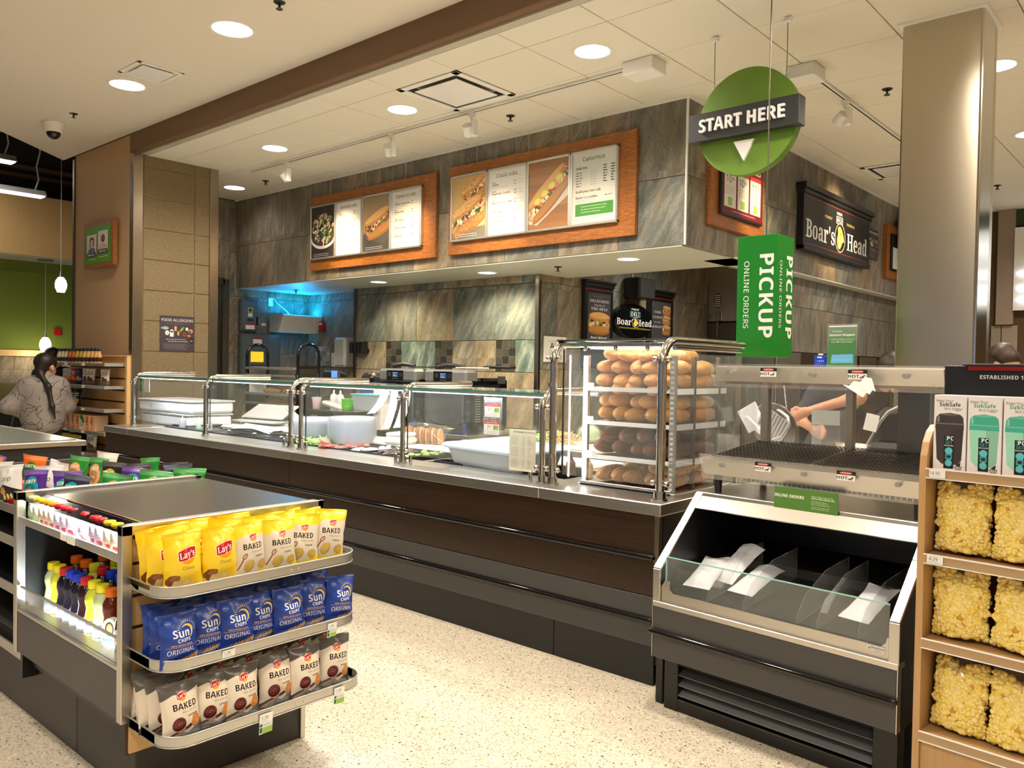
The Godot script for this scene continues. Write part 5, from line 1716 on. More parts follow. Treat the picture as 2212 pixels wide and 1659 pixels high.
func cooler_goods() -> void:
	# pouches with twist caps on the upper inner shelf
	var pp := Print.new(96,128, srgb(216,206,222))
	pp.text("zico",48,44,15, srgb(60,50,60),1, "sans").text("mixed",48,66,11, srgb(150,40,70),1, "sans").text("fruit",48,82,11, srgb(150,40,70),1, "sans").blob(50,106,18,16, srgb(190,26,60),0.12,3)
	var p2 := Print.new(96,128, srgb(228,214,184))
	p2.text("zoe",48,44,15, srgb(70,60,50),1, "sans").lines(24,56,48,3,8,3, srgb(180,80,70),3).blob(50,106,16,14, srgb(200,40,50),0.12,3)
	var p3 := Print.new(96,128, srgb(196,206,176))
	p3.text("zoe",48,44,15, srgb(70,80,50),1, "sans").rect(10,96,76,18, srgb(150,180,80))
	var mats := [printed(pp,0.3), printed(p2,0.3), printed(p3,0.3)]
	var pk := packet(0.062,0.078,0.04,9).map(func(q): return q.mesh())
	var seq := [[2, "pale"], [2, "yellow"], [1, "yellow"], [1, "orange"], [1, "orange"], [0, "red"], [0, "red"], [0, "dark red"], [0, "red"], [0, "red"], [0, "red"], [1, "yellow"], [1, "yellow"]]
	var caps := {"pale": srgb(210,220,190), "yellow": srgb(246,212,20), "orange": srgb(244,160,24), "red": srgb(206,22,34), "dark red": srgb(150,14,26)}
	var xs := [-3.6,-3.55,-3.49,-3.44,-3.39,-3.33,-3.27,-3.21,-3.11,-3.0,-2.95,-2.88,-2.82]
	for i in 13:
		for row in 2:
			if row == 1 and i % 2 == 0:
				continue
			var lab: String = "%s capped squeeze pouch, %s from the cooler's left on the upper shelf%s" % [seq[i][1], ["first", "second", "third", "fourth", "fifth", "sixth", "seventh", "eighth", "ninth", "tenth", "eleventh", "twelfth", "thirteenth"][i], "" if row == 0 else ", behind"]
			var o := thing("squeeze_pouch", lab, "pouch", Vector3(xs[i],0.847, IZ0 - 0.058 - row * 0.06),0.5 if i != 8 else 0.2, "squeeze pouches on the cooler shelf")
			if i == 8 and row == 0:
				o.rotation.z = -0.18
			for k in 3:
				mi(o, ["pouch_body", "top_seal", "bottom_seal"][k], pk[k], mats[seq[i][0]])
			mi(o, "spout_cap", MB.new().lathe([Vector2(0.008,0.07), Vector2(0.008,0.078), Vector2(0.016,0.079), Vector2(0.019,0.084), Vector2(0.019,0.093), Vector2(0.015,0.1), Vector2(0,0.1)],14, Transform3D(Basis.from_scale(Vector3(1.3,1,0.9)), Vector3.ZERO)), paint(caps[seq[i][1]],0.3))
	# bottles in rows below
	var Y := srgb(232,214,30)
	var O := srgb(240,110,20)
	var R := srgb(200,30,44)
	var B := srgb(24,56,190)
	var dark := srgb(46,16,14)
	var lemon := srgb(206,206,60)
	var pale := srgb(196,206,150)
	var grape := srgb(24,18,32)
	var tea := srgb(96,34,12)
	var rows := [
		[[-3.58, Y, pale, "yellow capped bottle of pale lemonade at the front left"], [-3.515, Y, lemon, "yellow capped bottle of lemon drink, second in front"], [-3.45, R, grape, "red capped bottle of dark juice, third in front"], [-3.385, B, grape, "blue capped bottle of dark juice, fourth in front"], [-3.315, B, grape, "blue capped bottle of dark juice, fifth in front"], [-3.245, R, dark, "red capped bottle of dark red juice in the front row"], [-3.175, Y, lemon, "yellow capped lemon bottle at the middle of the front row"], [-3.1, Y, pale, "yellow capped pale lemonade beside the iced tea"], [-3.02, O, tea, "orange capped bottle of brown iced tea in the front row"]],
		[[-3.6, O, tea, "orange capped bottle in the second row at far left"], [-3.5, O, dark, "orange capped dark bottle in the second row"], [-3.41, Y, lemon, "yellow capped lemon bottle in the second row, left"], [-3.33, R, dark, "red capped dark bottle in the second row, left of the blue caps"], [-3.25, B, grape, "left blue capped bottle in the second row"], [-3.17, B, grape, "right blue capped bottle in the second row"], [-3.09, R, dark, "red capped dark bottle in the second row, right of the blue caps"], [-2.98, Y, lemon, "yellow capped lemon bottle in the second row, right"], [-2.86, O, tea, "orange capped iced tea in the second row by the end frame"]],
		[[-3.56, O, tea, "orange capped bottle at the back left"], [-3.44, Y, lemon, "yellow capped bottle in the back row, left"], [-3.3, O, dark, "orange capped dark bottle in the back row"], [-3.16, B, grape, "blue capped bottle in the back row"], [-3.04, R, dark, "red capped bottle in the back row"], [-2.92, Y, lemon, "yellow capped bottle in the back row, right"], [-2.8, Y, lemon, "yellow capped bottle in the back row by the end frame"]]]
	for i in 3:
		for q in rows[i]:
			drink(Vector3(q[0],0.466 + i * 0.002, IZ0 - 0.125 - i * 0.095), q[3], q[1], q[2], q[2].lightened(0.1) if i else srgb(70,74,90),0.205 if i == 0 else 0.21)
	# arch topped tubs and a cola bottle at the right end
	var tb := Print.new(96,160, srgb(70,130,190))
	tb.rect(0,0,96,96, srgb(226,220,206)).oval(48,52,30,34, srgb(60,50,40)).oval(48,52,22,26, srgb(196,170,120)).rect(10,112,76,14, srgb(235,235,235)).rect(10,132,60,8, srgb(220,180,60))
	var tc := Print.new(96,160, srgb(206,40,60))
	tc.rect(0,0,96,96, srgb(222,206,150)).oval(48,52,30,34, srgb(60,50,40)).oval(48,52,22,26, srgb(196,170,120)).rect(10,112,76,14, srgb(235,220,225))
	for i in 2:
		var o := thing("snack_pack", ["blue and white arch topped snack pack in the cooler's right front", "red and cream arch topped snack pack in the cooler's right front"][i], "snack pack", Vector3(-2.945 + i * 0.075,0.466, IZ0 - 0.085 - 0.01 * i),0.5, "arch topped snack packs")
		var pl := PackedVector2Array([Vector2(-0.03,0), Vector2(0.03,0)])
		for k in 9:
			var a := k * PI / 8.0
			pl.append(Vector2(cos(a) * 0.03,0.085 + sin(a) * 0.034))
		mi(o, "pack_shell", MB.new().prism(pl,-0.022,0.0), M.white)
		var card := MB.new()
		var uv := []
		for p in pl:
			uv.append(Vector2(p.x / 0.06 + 0.5,1.0 - p.y / 0.12))
		card.face(Array(pl).map(func(p): return Vector3(p.x * 0.93, p.y,0.0015)), Vector3(0,0,1), uv)
		mi(o, "pack_label", card, printed([tb, tc][i],0.3))
	var co := thing("cola_bottle", "clear cola bottle with red and white label by the end frame", "bottle", Vector3(-2.8,0.466, IZ0 - 0.075),0.9)
	mi(co, "bottle_body", MB.new().lathe([Vector2(0,0), Vector2(0.026,0), Vector2(0.032,0.012), Vector2(0.032,0.05), Vector2(0.03,0.06), Vector2(0.033,0.075), Vector2(0.033,0.12), Vector2(0.028,0.15), Vector2(0.014,0.185), Vector2(0.013,0.2), Vector2(0,0.2)],20), paint(srgb(24,10,6),0.08))
	var cl := Print.new(256,64, srgb(232,232,232))
	cl.text("Coke",64,48,34, srgb(206,24,40),1, "serifb").text("Coke",192,48,34, srgb(206,24,40),1, "serifb")
	mi(co, "label_band", MB.new().lathe([Vector2(0.0336,0.072), Vector2(0.0336,0.122)],24), printed(cl,0.3))
	mi(co, "cap", MB.new().lathe([Vector2(0.015,0.198), Vector2(0.016,0.2), Vector2(0.016,0.213), Vector2(0,0.214)],18), paint(srgb(200,200,200),0.3))

# ------------------------------------------------------------------ chip gondola behind the cooler
func rear_shelves() -> void:
	var o := thing("chip_gondola", "low black and steel chip gondola behind the drinks cooler", "gondola")
	# measured outline: upper tray right behind the cooler's rear frame
	mi(o, "upper_tray", MB.new().span(Vector3(-5.05,0.775,-2.14), Vector3(-3.66,0.79,-1.32),0.002), M.maple_h)
	mi(o, "tray_lip", MB.new().span(Vector3(-5.05,0.772,-1.32), Vector3(-3.68,0.815,-1.31),0.002).span(Vector3(-3.672,0.775,-2.16), Vector3(-3.662,0.845,-1.31),0.002).span(Vector3(-5.05,0.78,-2.16), Vector3(-3.66,0.83,-2.14),0.002), M.steel)
	mi(o, "core", MB.new().span(Vector3(-5.05,0.28,-1.9), Vector3(-3.66,0.77,-1.62)), M.black)
	mi(o, "base", MB.new().span(Vector3(-5.05,0.0,-1.9), Vector3(-4.6,0.3,-1.224),0.004), paint(srgb(58,55,52),0.45))
	for q in [[0.29,-1.17], [0.5,-1.22], [0.68,-1.26]]:
		var s := mi(o, "side_shelf", MB.new().span(Vector3(-5.05, q[0] - 0.012,-1.62), Vector3(-3.66, q[0], q[1]),0.002), M.black)
		mi(s, "shelf_lip", MB.new().span(Vector3(-5.05, q[0] - 0.02, q[1]), Vector3(-3.66, q[0] + 0.022, q[1] + 0.008),0.001), M.alu)
	mi(o, "divider", MB.new().span(Vector3(-5.1,0.0,-1.95), Vector3(-5.05,0.92,-1.14),0.003), M.charcoal)
	var gt := "mixed chip bags on the gondola's upper tray"
	var spec := [
		["purple",-4.93,-1.42,0.2, "purple and teal chip bag at the tray's left edge"], ["orange",-4.8,-1.38,0.35, "orange chip bag with green ring standing at the tray's left front"], ["orange",-4.78,-1.56,0.5, "orange chip bag behind the front orange bag"],
		["pop",-4.56,-1.36,0.25, "white popped chip bag beside the orange bags"], ["pop",-4.36,-1.34,0.4, "white and black popped chip bag in the tray's front middle"], ["pop",-4.24,-1.46,0.6, "white popped chip bag with green corner in the second rank"],
		["purple",-4.12,-1.36,0.35, "purple chip bag with teal ring in the tray's front"], ["purple",-4.0,-1.46,0.6, "second purple chip bag behind the front purple one"], ["blue",-3.86,-1.42,0.4, "dark blue chip bag with large teal ring"],
		["green",-3.8,-1.58,0.7, "green chip bag leaning at the tray's right front"], ["green",-3.76,-1.74,0.8, "green chip bag second from the tray's right end"], ["green",-3.74,-1.9,0.9, "green chip bag at the tray's far right corner"],
		["green",-4.6,-1.72,0.3, "green topped chip bag in the tray's back left"], ["green",-4.42,-1.76,0.2, "green topped chip bag in the tray's back middle"], ["black",-4.22,-1.74,0.4, "black and gold chip bag in the tray's back row"], ["black",-4.08,-1.82,0.5, "gold topped chip bag in the tray's back row, right"], ["purple",-3.94,-1.72,0.6, "purple chip bag in the tray's third rank"], ["blue",-3.9,-1.95,0.7, "blue chip bag at the tray's back right"],
		["pop",-4.44,-1.56,0.3, "white popped chip bag in the tray's second rank, left"], ["pop",-4.7,-1.9,0.4, "white popped chip bag at the tray's very back left"], ["black",-4.0,-1.98,0.4, "gold topped black chip bag at the tray's very back"], ["green",-4.25,-1.96,0.2, "green chip bag at the tray's very back middle"]]
	for q in spec:
		bag(q[0], Vector3(q[1],0.792, q[2]), q[3],-0.1 + 0.04 * sin(q[1] * 31.0), q[4], gt,0.15,0.195,0.06,0.12 * sin(q[2] * 41.0))
	var gs := "chip bags on the gondola's side shelves"
	var sp2 := [["green",-3.93,0.681,-1.34, "green chip bag on the gondola's top side shelf, left"], ["bbq",-3.76,0.681,-1.32, "white and grey chip bag on the top side shelf by the cooler frame"], ["orange",-4.08,0.681,-1.36, "orange chip bag at the top side shelf's far left"], ["classic",-3.92,0.501,-1.32, "yellow chip bag on the gondola's middle side shelf, left"], ["baked",-3.76,0.501,-1.31, "yellow and white chip bag on the middle side shelf by the frame"], ["pop",-4.06,0.501,-1.33, "white chip bag at the middle side shelf's far left"], ["orange",-3.94,0.291,-1.3, "orange chip bag on the gondola's bottom side shelf"], ["baked",-3.77,0.291,-1.27, "white baked chip bag on the bottom side shelf by the frame"], ["baked",-3.85,0.291,-1.25, "white baked chip bag leaning in front on the bottom side shelf"]]
	for q in sp2:
		bag(q[0], Vector3(q[1], q[2], q[3]),0.1 * sin(q[1] * 20.0),-0.1, q[4], gs,0.15,0.17,0.055,0.1 * sin(q[1] * 33.0))
	# next cooler beyond, dark panel with steel cap
	var n := thing("drinks_cooler", "dark panelled cooler end with steel rim beyond the chip gondola", "cooler")
	mi(n, "end_panel", MB.new().span(Vector3(-6.6,0.1,-1.95), Vector3(-5.12,0.99,-1.3),0.004), paint(srgb(44,44,48),0.4))
	mi(n, "steel_rim", MB.new().span(Vector3(-6.6,0.99,-1.97), Vector3(-5.1,1.02,-1.28),0.003), M.steel)
	mi(n, "lid", MB.new().span(Vector3(-6.55,1.018,-1.93), Vector3(-5.15,1.024,-1.32)), M.steel_top)

# ------------------------------------------------------------------ refrigerated pickup case with hot shelf on top
const PO := Vector3(-1.833,0,-3.151)
const PT := -0.0768             # it stands slightly askew to the counter

func side_profile(x0: float, x1: float, pts: PackedVector2Array) -> MB:   # (t, y) outline extruded along x
	return MB.new().prism(pts, x0, x1, Transform3D(Basis(Vector3(0,0,1), Vector3(0,1,0), Vector3(1,0,0)), Vector3.ZERO))

func pickup_case() -> void:
	var o := thing("pickup_case", "open refrigerated pickup case with black interior and dark grey bumper front", "refrigerated case", PO, PT)
	# base with louvres
	mi(o, "base_frame", MB.new().span(Vector3(0.0,0,-0.06), Vector3(0.07,0.26,0.0),0.003).span(Vector3(0.91,0,-0.06), Vector3(1.0,0.26,0.0),0.003).span(Vector3(0.06,0,-0.06), Vector3(0.92,0.055,-0.004),0.003).span(Vector3(0.06,0.235,-0.06), Vector3(0.92,0.26,0.0)), M.black)
	mi(o, "base_leg", MB.new().span(Vector3(-0.06,0.0,-0.1), Vector3(-0.022,0.26,-0.02),0.003), M.black)
	mi(o, "base_back", MB.new().span(Vector3(0.02,0,-0.8), Vector3(0.98,0.26,-0.1)), M.black_matte)
	for k in 4:
		mi(o, "louvre", MB.new().box(Vector3(0.49,0.083 + k * 0.045,-0.035), Vector3(0.85,0.004,0.062),0.001, Basis(Vector3.RIGHT,0.42)), paint(srgb(150,150,152),0.35,0.5) if k < 3 else M.black)
	# front panels and bumper
	mi(o, "front_panel", MB.new().span(Vector3(0.0,0.372,0.06), Vector3(1.024,0.474,0.094),0.003), M.charcoal)
	mi(o, "front_panel", MB.new().span(Vector3(0.0,0.252,0.06), Vector3(1.024,0.356,0.094),0.003), M.charcoal)
	mi(o, "bumper_rail", MB.new().cyl(Vector3(0.0,0.364,0.102), Vector3(1.016,0.364,0.102),0.014,-1,16).ball(Vector3(0.0,0.364,0.102), Vector3.ONE * 0.0142).ball(Vector3(1.016,0.364,0.102), Vector3.ONE * 0.0142), M.black_gloss)
	mi(o, "rail_channel", MB.new().span(Vector3(0.0,0.354,0.05), Vector3(1.024,0.374,0.09)), M.black)
	mi(o, "panel_edge", MB.new().span(Vector3(-0.003,0.252,0.06), Vector3(0.0,0.476,0.095)).span(Vector3(1.024,0.252,0.06), Vector3(1.027,0.476,0.095)), M.steel)
	mi(o, "steel_lip", MB.new().span(Vector3(-0.003,0.472,0.03), Vector3(1.027,0.497,0.096),0.003), M.steel)
	# lower body behind the panels, black liner
	mi(o, "body", MB.new().span(Vector3(0.01,0.25,-0.82), Vector3(1.014,0.47,0.06)), M.black_matte)
	var deck := MB.new()
	deck.face([Vector3(0.03,0.52,0.06), Vector3(0.994,0.52,0.06), Vector3(0.994,0.585,-0.42), Vector3(0.03,0.585,-0.42)], Vector3.UP)
	deck.face([Vector3(0.03,0.585,-0.42), Vector3(0.994,0.585,-0.42), Vector3(0.994,0.62,-0.43), Vector3(0.03,0.62,-0.43)], Vector3(0,0.2,1))
	deck.face([Vector3(0.03,0.62,-0.43), Vector3(0.994,0.62,-0.43), Vector3(0.994,0.66,-0.74), Vector3(0.03,0.66,-0.74)], Vector3.UP)
	deck.face([Vector3(0.03,0.66,-0.74), Vector3(0.994,0.66,-0.74), Vector3(0.994,0.9,-0.76), Vector3(0.03,0.9,-0.76)], Vector3(0,0,1))
	mi(o, "liner", deck, paint(srgb(10,10,12),0.4))
	mi(o, "deck_trim", MB.new().bar(Vector3(0.03,0.622,-0.43), Vector3(0.994,0.622,-0.43),0.004,0.004,0.0), M.steel_dark)
	# cheeks with bright slanted edges
	var prof := PackedVector2Array([Vector2(-0.82,0.25), Vector2(0.05,0.25), Vector2(0.05,0.49), Vector2(0.085,0.49), Vector2(0.085,0.632), Vector2(-0.115,0.812), Vector2(-0.245,0.925), Vector2(-0.82,0.925)])
	for e in 2:
		var xa := 0.0 if e == 0 else 0.996
		mi(o, "side_cheek", side_profile(xa, xa + 0.03, prof), M.black)
		var m := MB.new()
		var pp := [Vector3(xa + 0.014,0.49,0.088), Vector3(xa + 0.014,0.636,0.088), Vector3(xa + 0.014,0.818,-0.113), Vector3(xa + 0.014,0.936,-0.238)]
		for k in 3:
			m.bar(pp[k], pp[k + 1],0.036,0.012,0.002, Vector3(0,0.7,0.7) if k else Vector3(0,0,1))
		mi(o, "cheek_trim", m, M.steel)
	# front glass and its steel channel
	mi(o, "front_glass", MB.new().span(Vector3(0.05,0.525,0.066), Vector3(0.985,0.69,0.072)), M.glass)
	mi(o, "glass_edge", MB.new().span(Vector3(0.05,0.689,0.0655), Vector3(0.985,0.693,0.0725)).span(Vector3(0.047,0.56,0.0655), Vector3(0.0505,0.69,0.0725)), paint(srgb(150,205,190),0.2))
	var ch := PackedVector2Array([Vector2(0.032,0.495), Vector2(0.996,0.495), Vector2(0.996,0.575), Vector2(0.982,0.575), Vector2(0.978,0.555), Vector2(0.962,0.54), Vector2(0.09,0.54), Vector2(0.074,0.555), Vector2(0.07,0.59), Vector2(0.05,0.59), Vector2(0.032,0.56)])
	mi(o, "glass_channel", MB.new().prism(ch,0.074,0.08), M.steel)
	var pl := Print.new(160,64, srgb(206,204,198))
	pl.rect(0,0,160,3, srgb(150,148,140)).rect(0,61,160,3, srgb(150,148,140)).poly(PackedVector2Array([Vector2(14,44), Vector2(30,22), Vector2(34,38)]), srgb(70,70,70)).text("Structural",96,34,17, srgb(60,60,60)).text("CONCEPTS",98,52,8, srgb(110,110,110))
	mi(o, "badge", MB.new().card(Vector3(0.945,0.527,0.0815), Vector3(0.033,0,0), Vector3(0,0.0125,0)), printed(pl))
	# top ledge and visor
	mi(o, "ledge", MB.new().span(Vector3(0.0,0.912,-0.82), Vector3(1.024,0.94,-0.232),0.003), M.steel)
	var vs := MB.new()
	vs.box(Vector3(0.512,0.898,-0.199), Vector3(0.97,0.006,0.075),0.001, Basis(Vector3.RIGHT,0.72))
	mi(o, "visor", vs, M.steel)
	mi(o, "visor_led", MB.new().span(Vector3(0.1,0.872,-0.23), Vector3(0.5,0.878,-0.215)).span(Vector3(0.53,0.872,-0.23), Vector3(0.92,0.878,-0.215)), glow(Color(0.9,0.95,1.0),0.5))
	mi(o, "visor_grille", MB.new().span(Vector3(0.04,0.86,-0.32), Vector3(0.98,0.905,-0.24)), M.black)
	# clear dividers
	for k in 5:
		var x: float = [0.235,0.4,0.63,0.71,0.865][k]
		mi(o, "divider", side_profile(x, x + 0.003, PackedVector2Array([Vector2(0.045,0.53), Vector2(-0.42,0.59), Vector2(-0.42,0.72), Vector2(-0.2,0.7), Vector2(-0.02,0.63), Vector2(0.045,0.56)])), M.acrylic)
	# wrapped orders lying in the case
	var pp2 := Print.new(128,200, srgb(226,228,234))
	pp2.lines(30,60,70,4,9,2, srgb(150,150,160),4).text("Publix",64,120,12, srgb(160,164,176),1, "serif")
	var pm := printed(pp2,0.55)
	var gs := "white paper packets in the pickup case"
	var spots := [[Vector3(0.14,0.56,-0.02),0.12,-1.2, "white paper packet lying frontmost in the case's left bay"], [Vector3(0.19,0.575,-0.14),-0.2,-1.0, "white paper packet behind the front one in the left bay"], [Vector3(0.315,0.56,-0.08),-0.1,-1.25, "white paper packet in the case's second bay from left"], [Vector3(0.795,0.56,-0.08),-0.12,-1.2, "crumpled white paper packet in the case's right bay"]]
	for q in spots:
		var b := thing("paper_packet", q[3], "packet", Vector3.ZERO,0, gs)
		b.transform = Transform3D(Basis(Vector3.UP, PT), PO) * Transform3D(Basis.from_euler(Vector3(q[2], q[1],0.0)), q[0])
		var pk := packet(0.125,0.25,0.05, spots.find(q) + 20)
		for k in 3:
			mi(b, ["packet_body", "top_fold", "bottom_fold"][k], pk[k], pm)
	# online orders card on the ledge
	var op := Print.new(420,150, srgb(84,130,52))
	op.text("ONLINE ORDERS",98,62,19, Color.WHITE)
	op.text("Items in this case are for",250,42,9, Color.WHITE,0, "sans").text("online order pickup only",250,54,9, Color.WHITE,0)
	op.lines(250,66,120,3,10,3, srgb(206,222,190),3).lines(250,102,140,2,10,3, srgb(206,222,190),8)
	var oc := thing("orders_sign", "green online orders sign standing on the pickup case ledge", "sign", PO, PT)
	mi(oc, "card", MB.new().box(Vector3(0.527,0.962,-0.224), Vector3(0.277,0.1,0.003),0.001), M.green_card)
	mi(oc, "print", MB.new().card(Vector3(0.527,0.962,-0.222), Vector3(0.1385,0,0), Vector3(0,0.05,0)), printed(op))
	hot_shelf()

func hot_shelf() -> void:
	var o := thing("hot_shelf", "two tier stainless heated shelf standing on the pickup case", "heated display", PO, PT)
	for q in [[0.075,-0.29], [0.95,-0.29], [0.08,-0.7], [0.95,-0.7]]:
		mi(o, "leg", MB.new().cyl(Vector3(q[0],0.94, q[1]), Vector3(q[0],1.02, q[1]),0.016,0.02), M.black)
	# lower deck
	mi(o, "lower_deck", side_profile(0.015,0.98, PackedVector2Array([Vector2(-0.262,1.024), Vector2(-0.248,1.09), Vector2(-0.29,1.096), Vector2(-0.75,1.142), Vector2(-0.76,1.03), Vector2(-0.29,1.018)])), M.steel)
	var vents := mi(o, "vent_strip", MB.new().span(Vector3(0.2,1.006,-0.33), Vector3(0.95,1.02,-0.3)), M.black)
	for k in 34:
		mi(vents, "vent_fin", MB.new().box(Vector3(0.215 + k * 0.0215,1.012,-0.298), Vector3(0.005,0.012,0.004)), M.steel)
	# wire grates
	for g in 2:
		var xa := 0.035 + g * 0.475
		var m := MB.new()
		for k in 25:
			var x := xa + k * 0.0187
			m.bar(Vector3(x,1.104,-0.3), Vector3(x,1.152,-0.735),0.0032,0.0032)
		for k in 15:
			var f := k / 14.0
			m.bar(Vector3(xa, lerpf(1.107,1.155, f), lerpf(-0.3,-0.735, f)), Vector3(xa + 0.45, lerpf(1.107,1.155, f), lerpf(-0.3,-0.735, f)),0.0032,0.0032)
		mi(o, "wire_grate", m, M.steel_dark)
	# posts, back wall, mirrored right end
	mi(o, "post", MB.new().span(Vector3(0.05,1.13,-0.75), Vector3(0.09,1.46,-0.71),0.003).span(Vector3(0.475,1.13,-0.75), Vector3(0.51,1.46,-0.71),0.003), M.steel)
	mi(o, "back_glass", MB.new().span(Vector3(0.09,1.14,-0.735), Vector3(0.475,1.46,-0.731)).span(Vector3(0.51,1.14,-0.735), Vector3(0.7,1.46,-0.731)), M.acrylic)
	mi(o, "back_panel", MB.new().span(Vector3(0.7,1.13,-0.74), Vector3(0.98,1.46,-0.73)), M.steel_top)
	mi(o, "end_glass", MB.new().span(Vector3(0.982,1.1,-0.74), Vector3(0.988,1.46,-0.28)).span(Vector3(0.01,1.1,-0.74), Vector3(0.016,1.46,-0.28)), M.glass)
	# canopy
	mi(o, "canopy", side_profile(0.04,1.02, PackedVector2Array([Vector2(-0.318,1.452), Vector2(-0.3,1.516), Vector2(-0.33,1.524), Vector2(-0.76,1.524), Vector2(-0.76,1.45)])), M.steel)
	mi(o, "heat_element", MB.new().span(Vector3(0.07,1.44,-0.72), Vector3(0.99,1.452,-0.34)), paint(srgb(120,80,70),0.4,0.6))
	# acrylic shields on stand-off knobs
	for lv in 2:
		var y0: float = [1.003,1.428][lv]
		var y1: float = [1.118,1.53][lv]
		var z0: float = [-0.258,-0.302][lv]
		var z1: float = [-0.228,-0.272][lv]
		var m := MB.new()
		m.bar(Vector3(0.51 + 0.02 * lv, y0, z0), Vector3(0.51 + 0.02 * lv, y1, z1),1.0,0.005,0.0, Vector3(0,0,1))
		mi(o, "shield", m, M.acrylic)
		for k in 3:
			var p := Vector3([0.125,0.512,0.89][k], [1.073,1.489][lv], [-0.236,-0.282][lv])
			mi(o, "standoff", MB.new().cyl(p + Vector3(0,0,-0.02), p + Vector3(0,0.002,0.012),0.0095,0.0095,16), M.alu)
	var hp := Print.new(160,110, srgb(236,234,230))
	hp.rect(0,0,160,42, srgb(22,20,20)).oval(80,21,56,15, srgb(206,60,60)).text("DANGER",80,27,16, srgb(245,220,215))
	hp.text("HOT",48,92,34, srgb(24,24,24)).poly(PackedVector2Array([Vector2(94,84), Vector2(120,78), Vector2(140,56), Vector2(146,60), Vector2(132,84), Vector2(138,90), Vector2(100,92)]), srgb(30,30,30)).rect(104,98,38,3, srgb(200,30,30))
	var hm := printed(hp)
	for q in [[0.33,1.086,-0.228,0], [0.692,1.086,-0.228,0], [0.323,1.496,-0.27,1], [0.71,1.493,-0.27,1]]:
		mi(o, "hot_warning", MB.new().box(Vector3(q[0], q[1], q[2]), Vector3(0.076,0.038,0.002)).card(Vector3(q[0], q[1], q[2] + 0.0015), Vector3(0.038,0,0), Vector3(0,0.019,0)), hm)
	# green shopper card, small blue timer, paper tag
	var gp := Print.new(180,260, srgb(58,118,58))
	gp.rect(0,0,180,8, srgb(230,230,222)).poly(PackedVector2Array([Vector2(22,42), Vector2(32,28), Vector2(34,36)]), Color.WHITE).text("instacart",64,40,8, Color.WHITE)
	gp.text("Instacart Shoppers",88,66,13, Color.WHITE).text("Check the Pickup Case for",20,92,9, srgb(220,232,214),0, "sans").text("subs, deli meat & cheese",20,108,9, srgb(220,232,214),0, "sans")
	gp.poly(PackedVector2Array([Vector2(30,186), Vector2(166,182), Vector2(170,238), Vector2(26,240)]), srgb(96,168,206)).lines(34,214,120,2,9,2, srgb(150,200,224),6)
	var sc := thing("acrylic_sign", "green shopper notice in a clear acrylic stand on the heated shelf", "sign", PO, PT)
	mi(sc, "card", MB.new().card(Vector3(0.577,1.614,-0.42), Vector3(0.06,0,0), Vector3(0,0.087,-0.01)), printed(gp))
	mi(sc, "holder", MB.new().box(Vector3(0.577,1.616,-0.424), Vector3(0.128,0.184,0.003)).box(Vector3(0.577,1.526,-0.4), Vector3(0.13,0.003,0.07)), M.acrylic)
	var tm := thing("blue_timer", "small blue electronic timer on the heated shelf beside the green notice", "timer", PO, PT)
	var tp := Print.new(64,64, srgb(20,60,176))
	tp.rect(18,6,28,8, srgb(230,230,240)).oval(20,32,3,4, srgb(80,220,220)).rect(30,28,4,8, srgb(220,230,250)).rect(40,28,4,8, srgb(220,230,250)).rect(50,28,4,8, srgb(220,230,250)).rect(10,48,30,2, srgb(120,150,230))
	mi(tm, "timer_body", MB.new().box(Vector3(0.482,1.549,-0.43), Vector3(0.052,0.05,0.02),0.004), paint(srgb(20,60,176),0.35))
	mi(tm, "face_print", MB.new().card(Vector3(0.482,1.549,-0.4195), Vector3(0.024,0,0), Vector3(0,0.023,0)), printed(tp))
	mi(tm, "clip", MB.new().box(Vector3(0.482,1.577,-0.43), Vector3(0.02,0.008,0.01),0.002), M.white)
	var pg := MB.new()
	var rows := []
	for i in 6:
		rows.append([Vector3(0.66 + i * 0.022,1.452 + i * 0.008 - 0.012 * (i % 2),-0.25 - 0.01 * (i % 2)), Vector3(0.735 + i * 0.012,1.41 + i * 0.006 - 0.012 * (i % 2),-0.24)])
	var w := one("paper_tag", "crinkled white paper hanging over the heated shelf's upper shield", "paper", pg.sheet(rows), M.paper)
	w.transform = Transform3D(Basis(Vector3.UP, PT), PO)

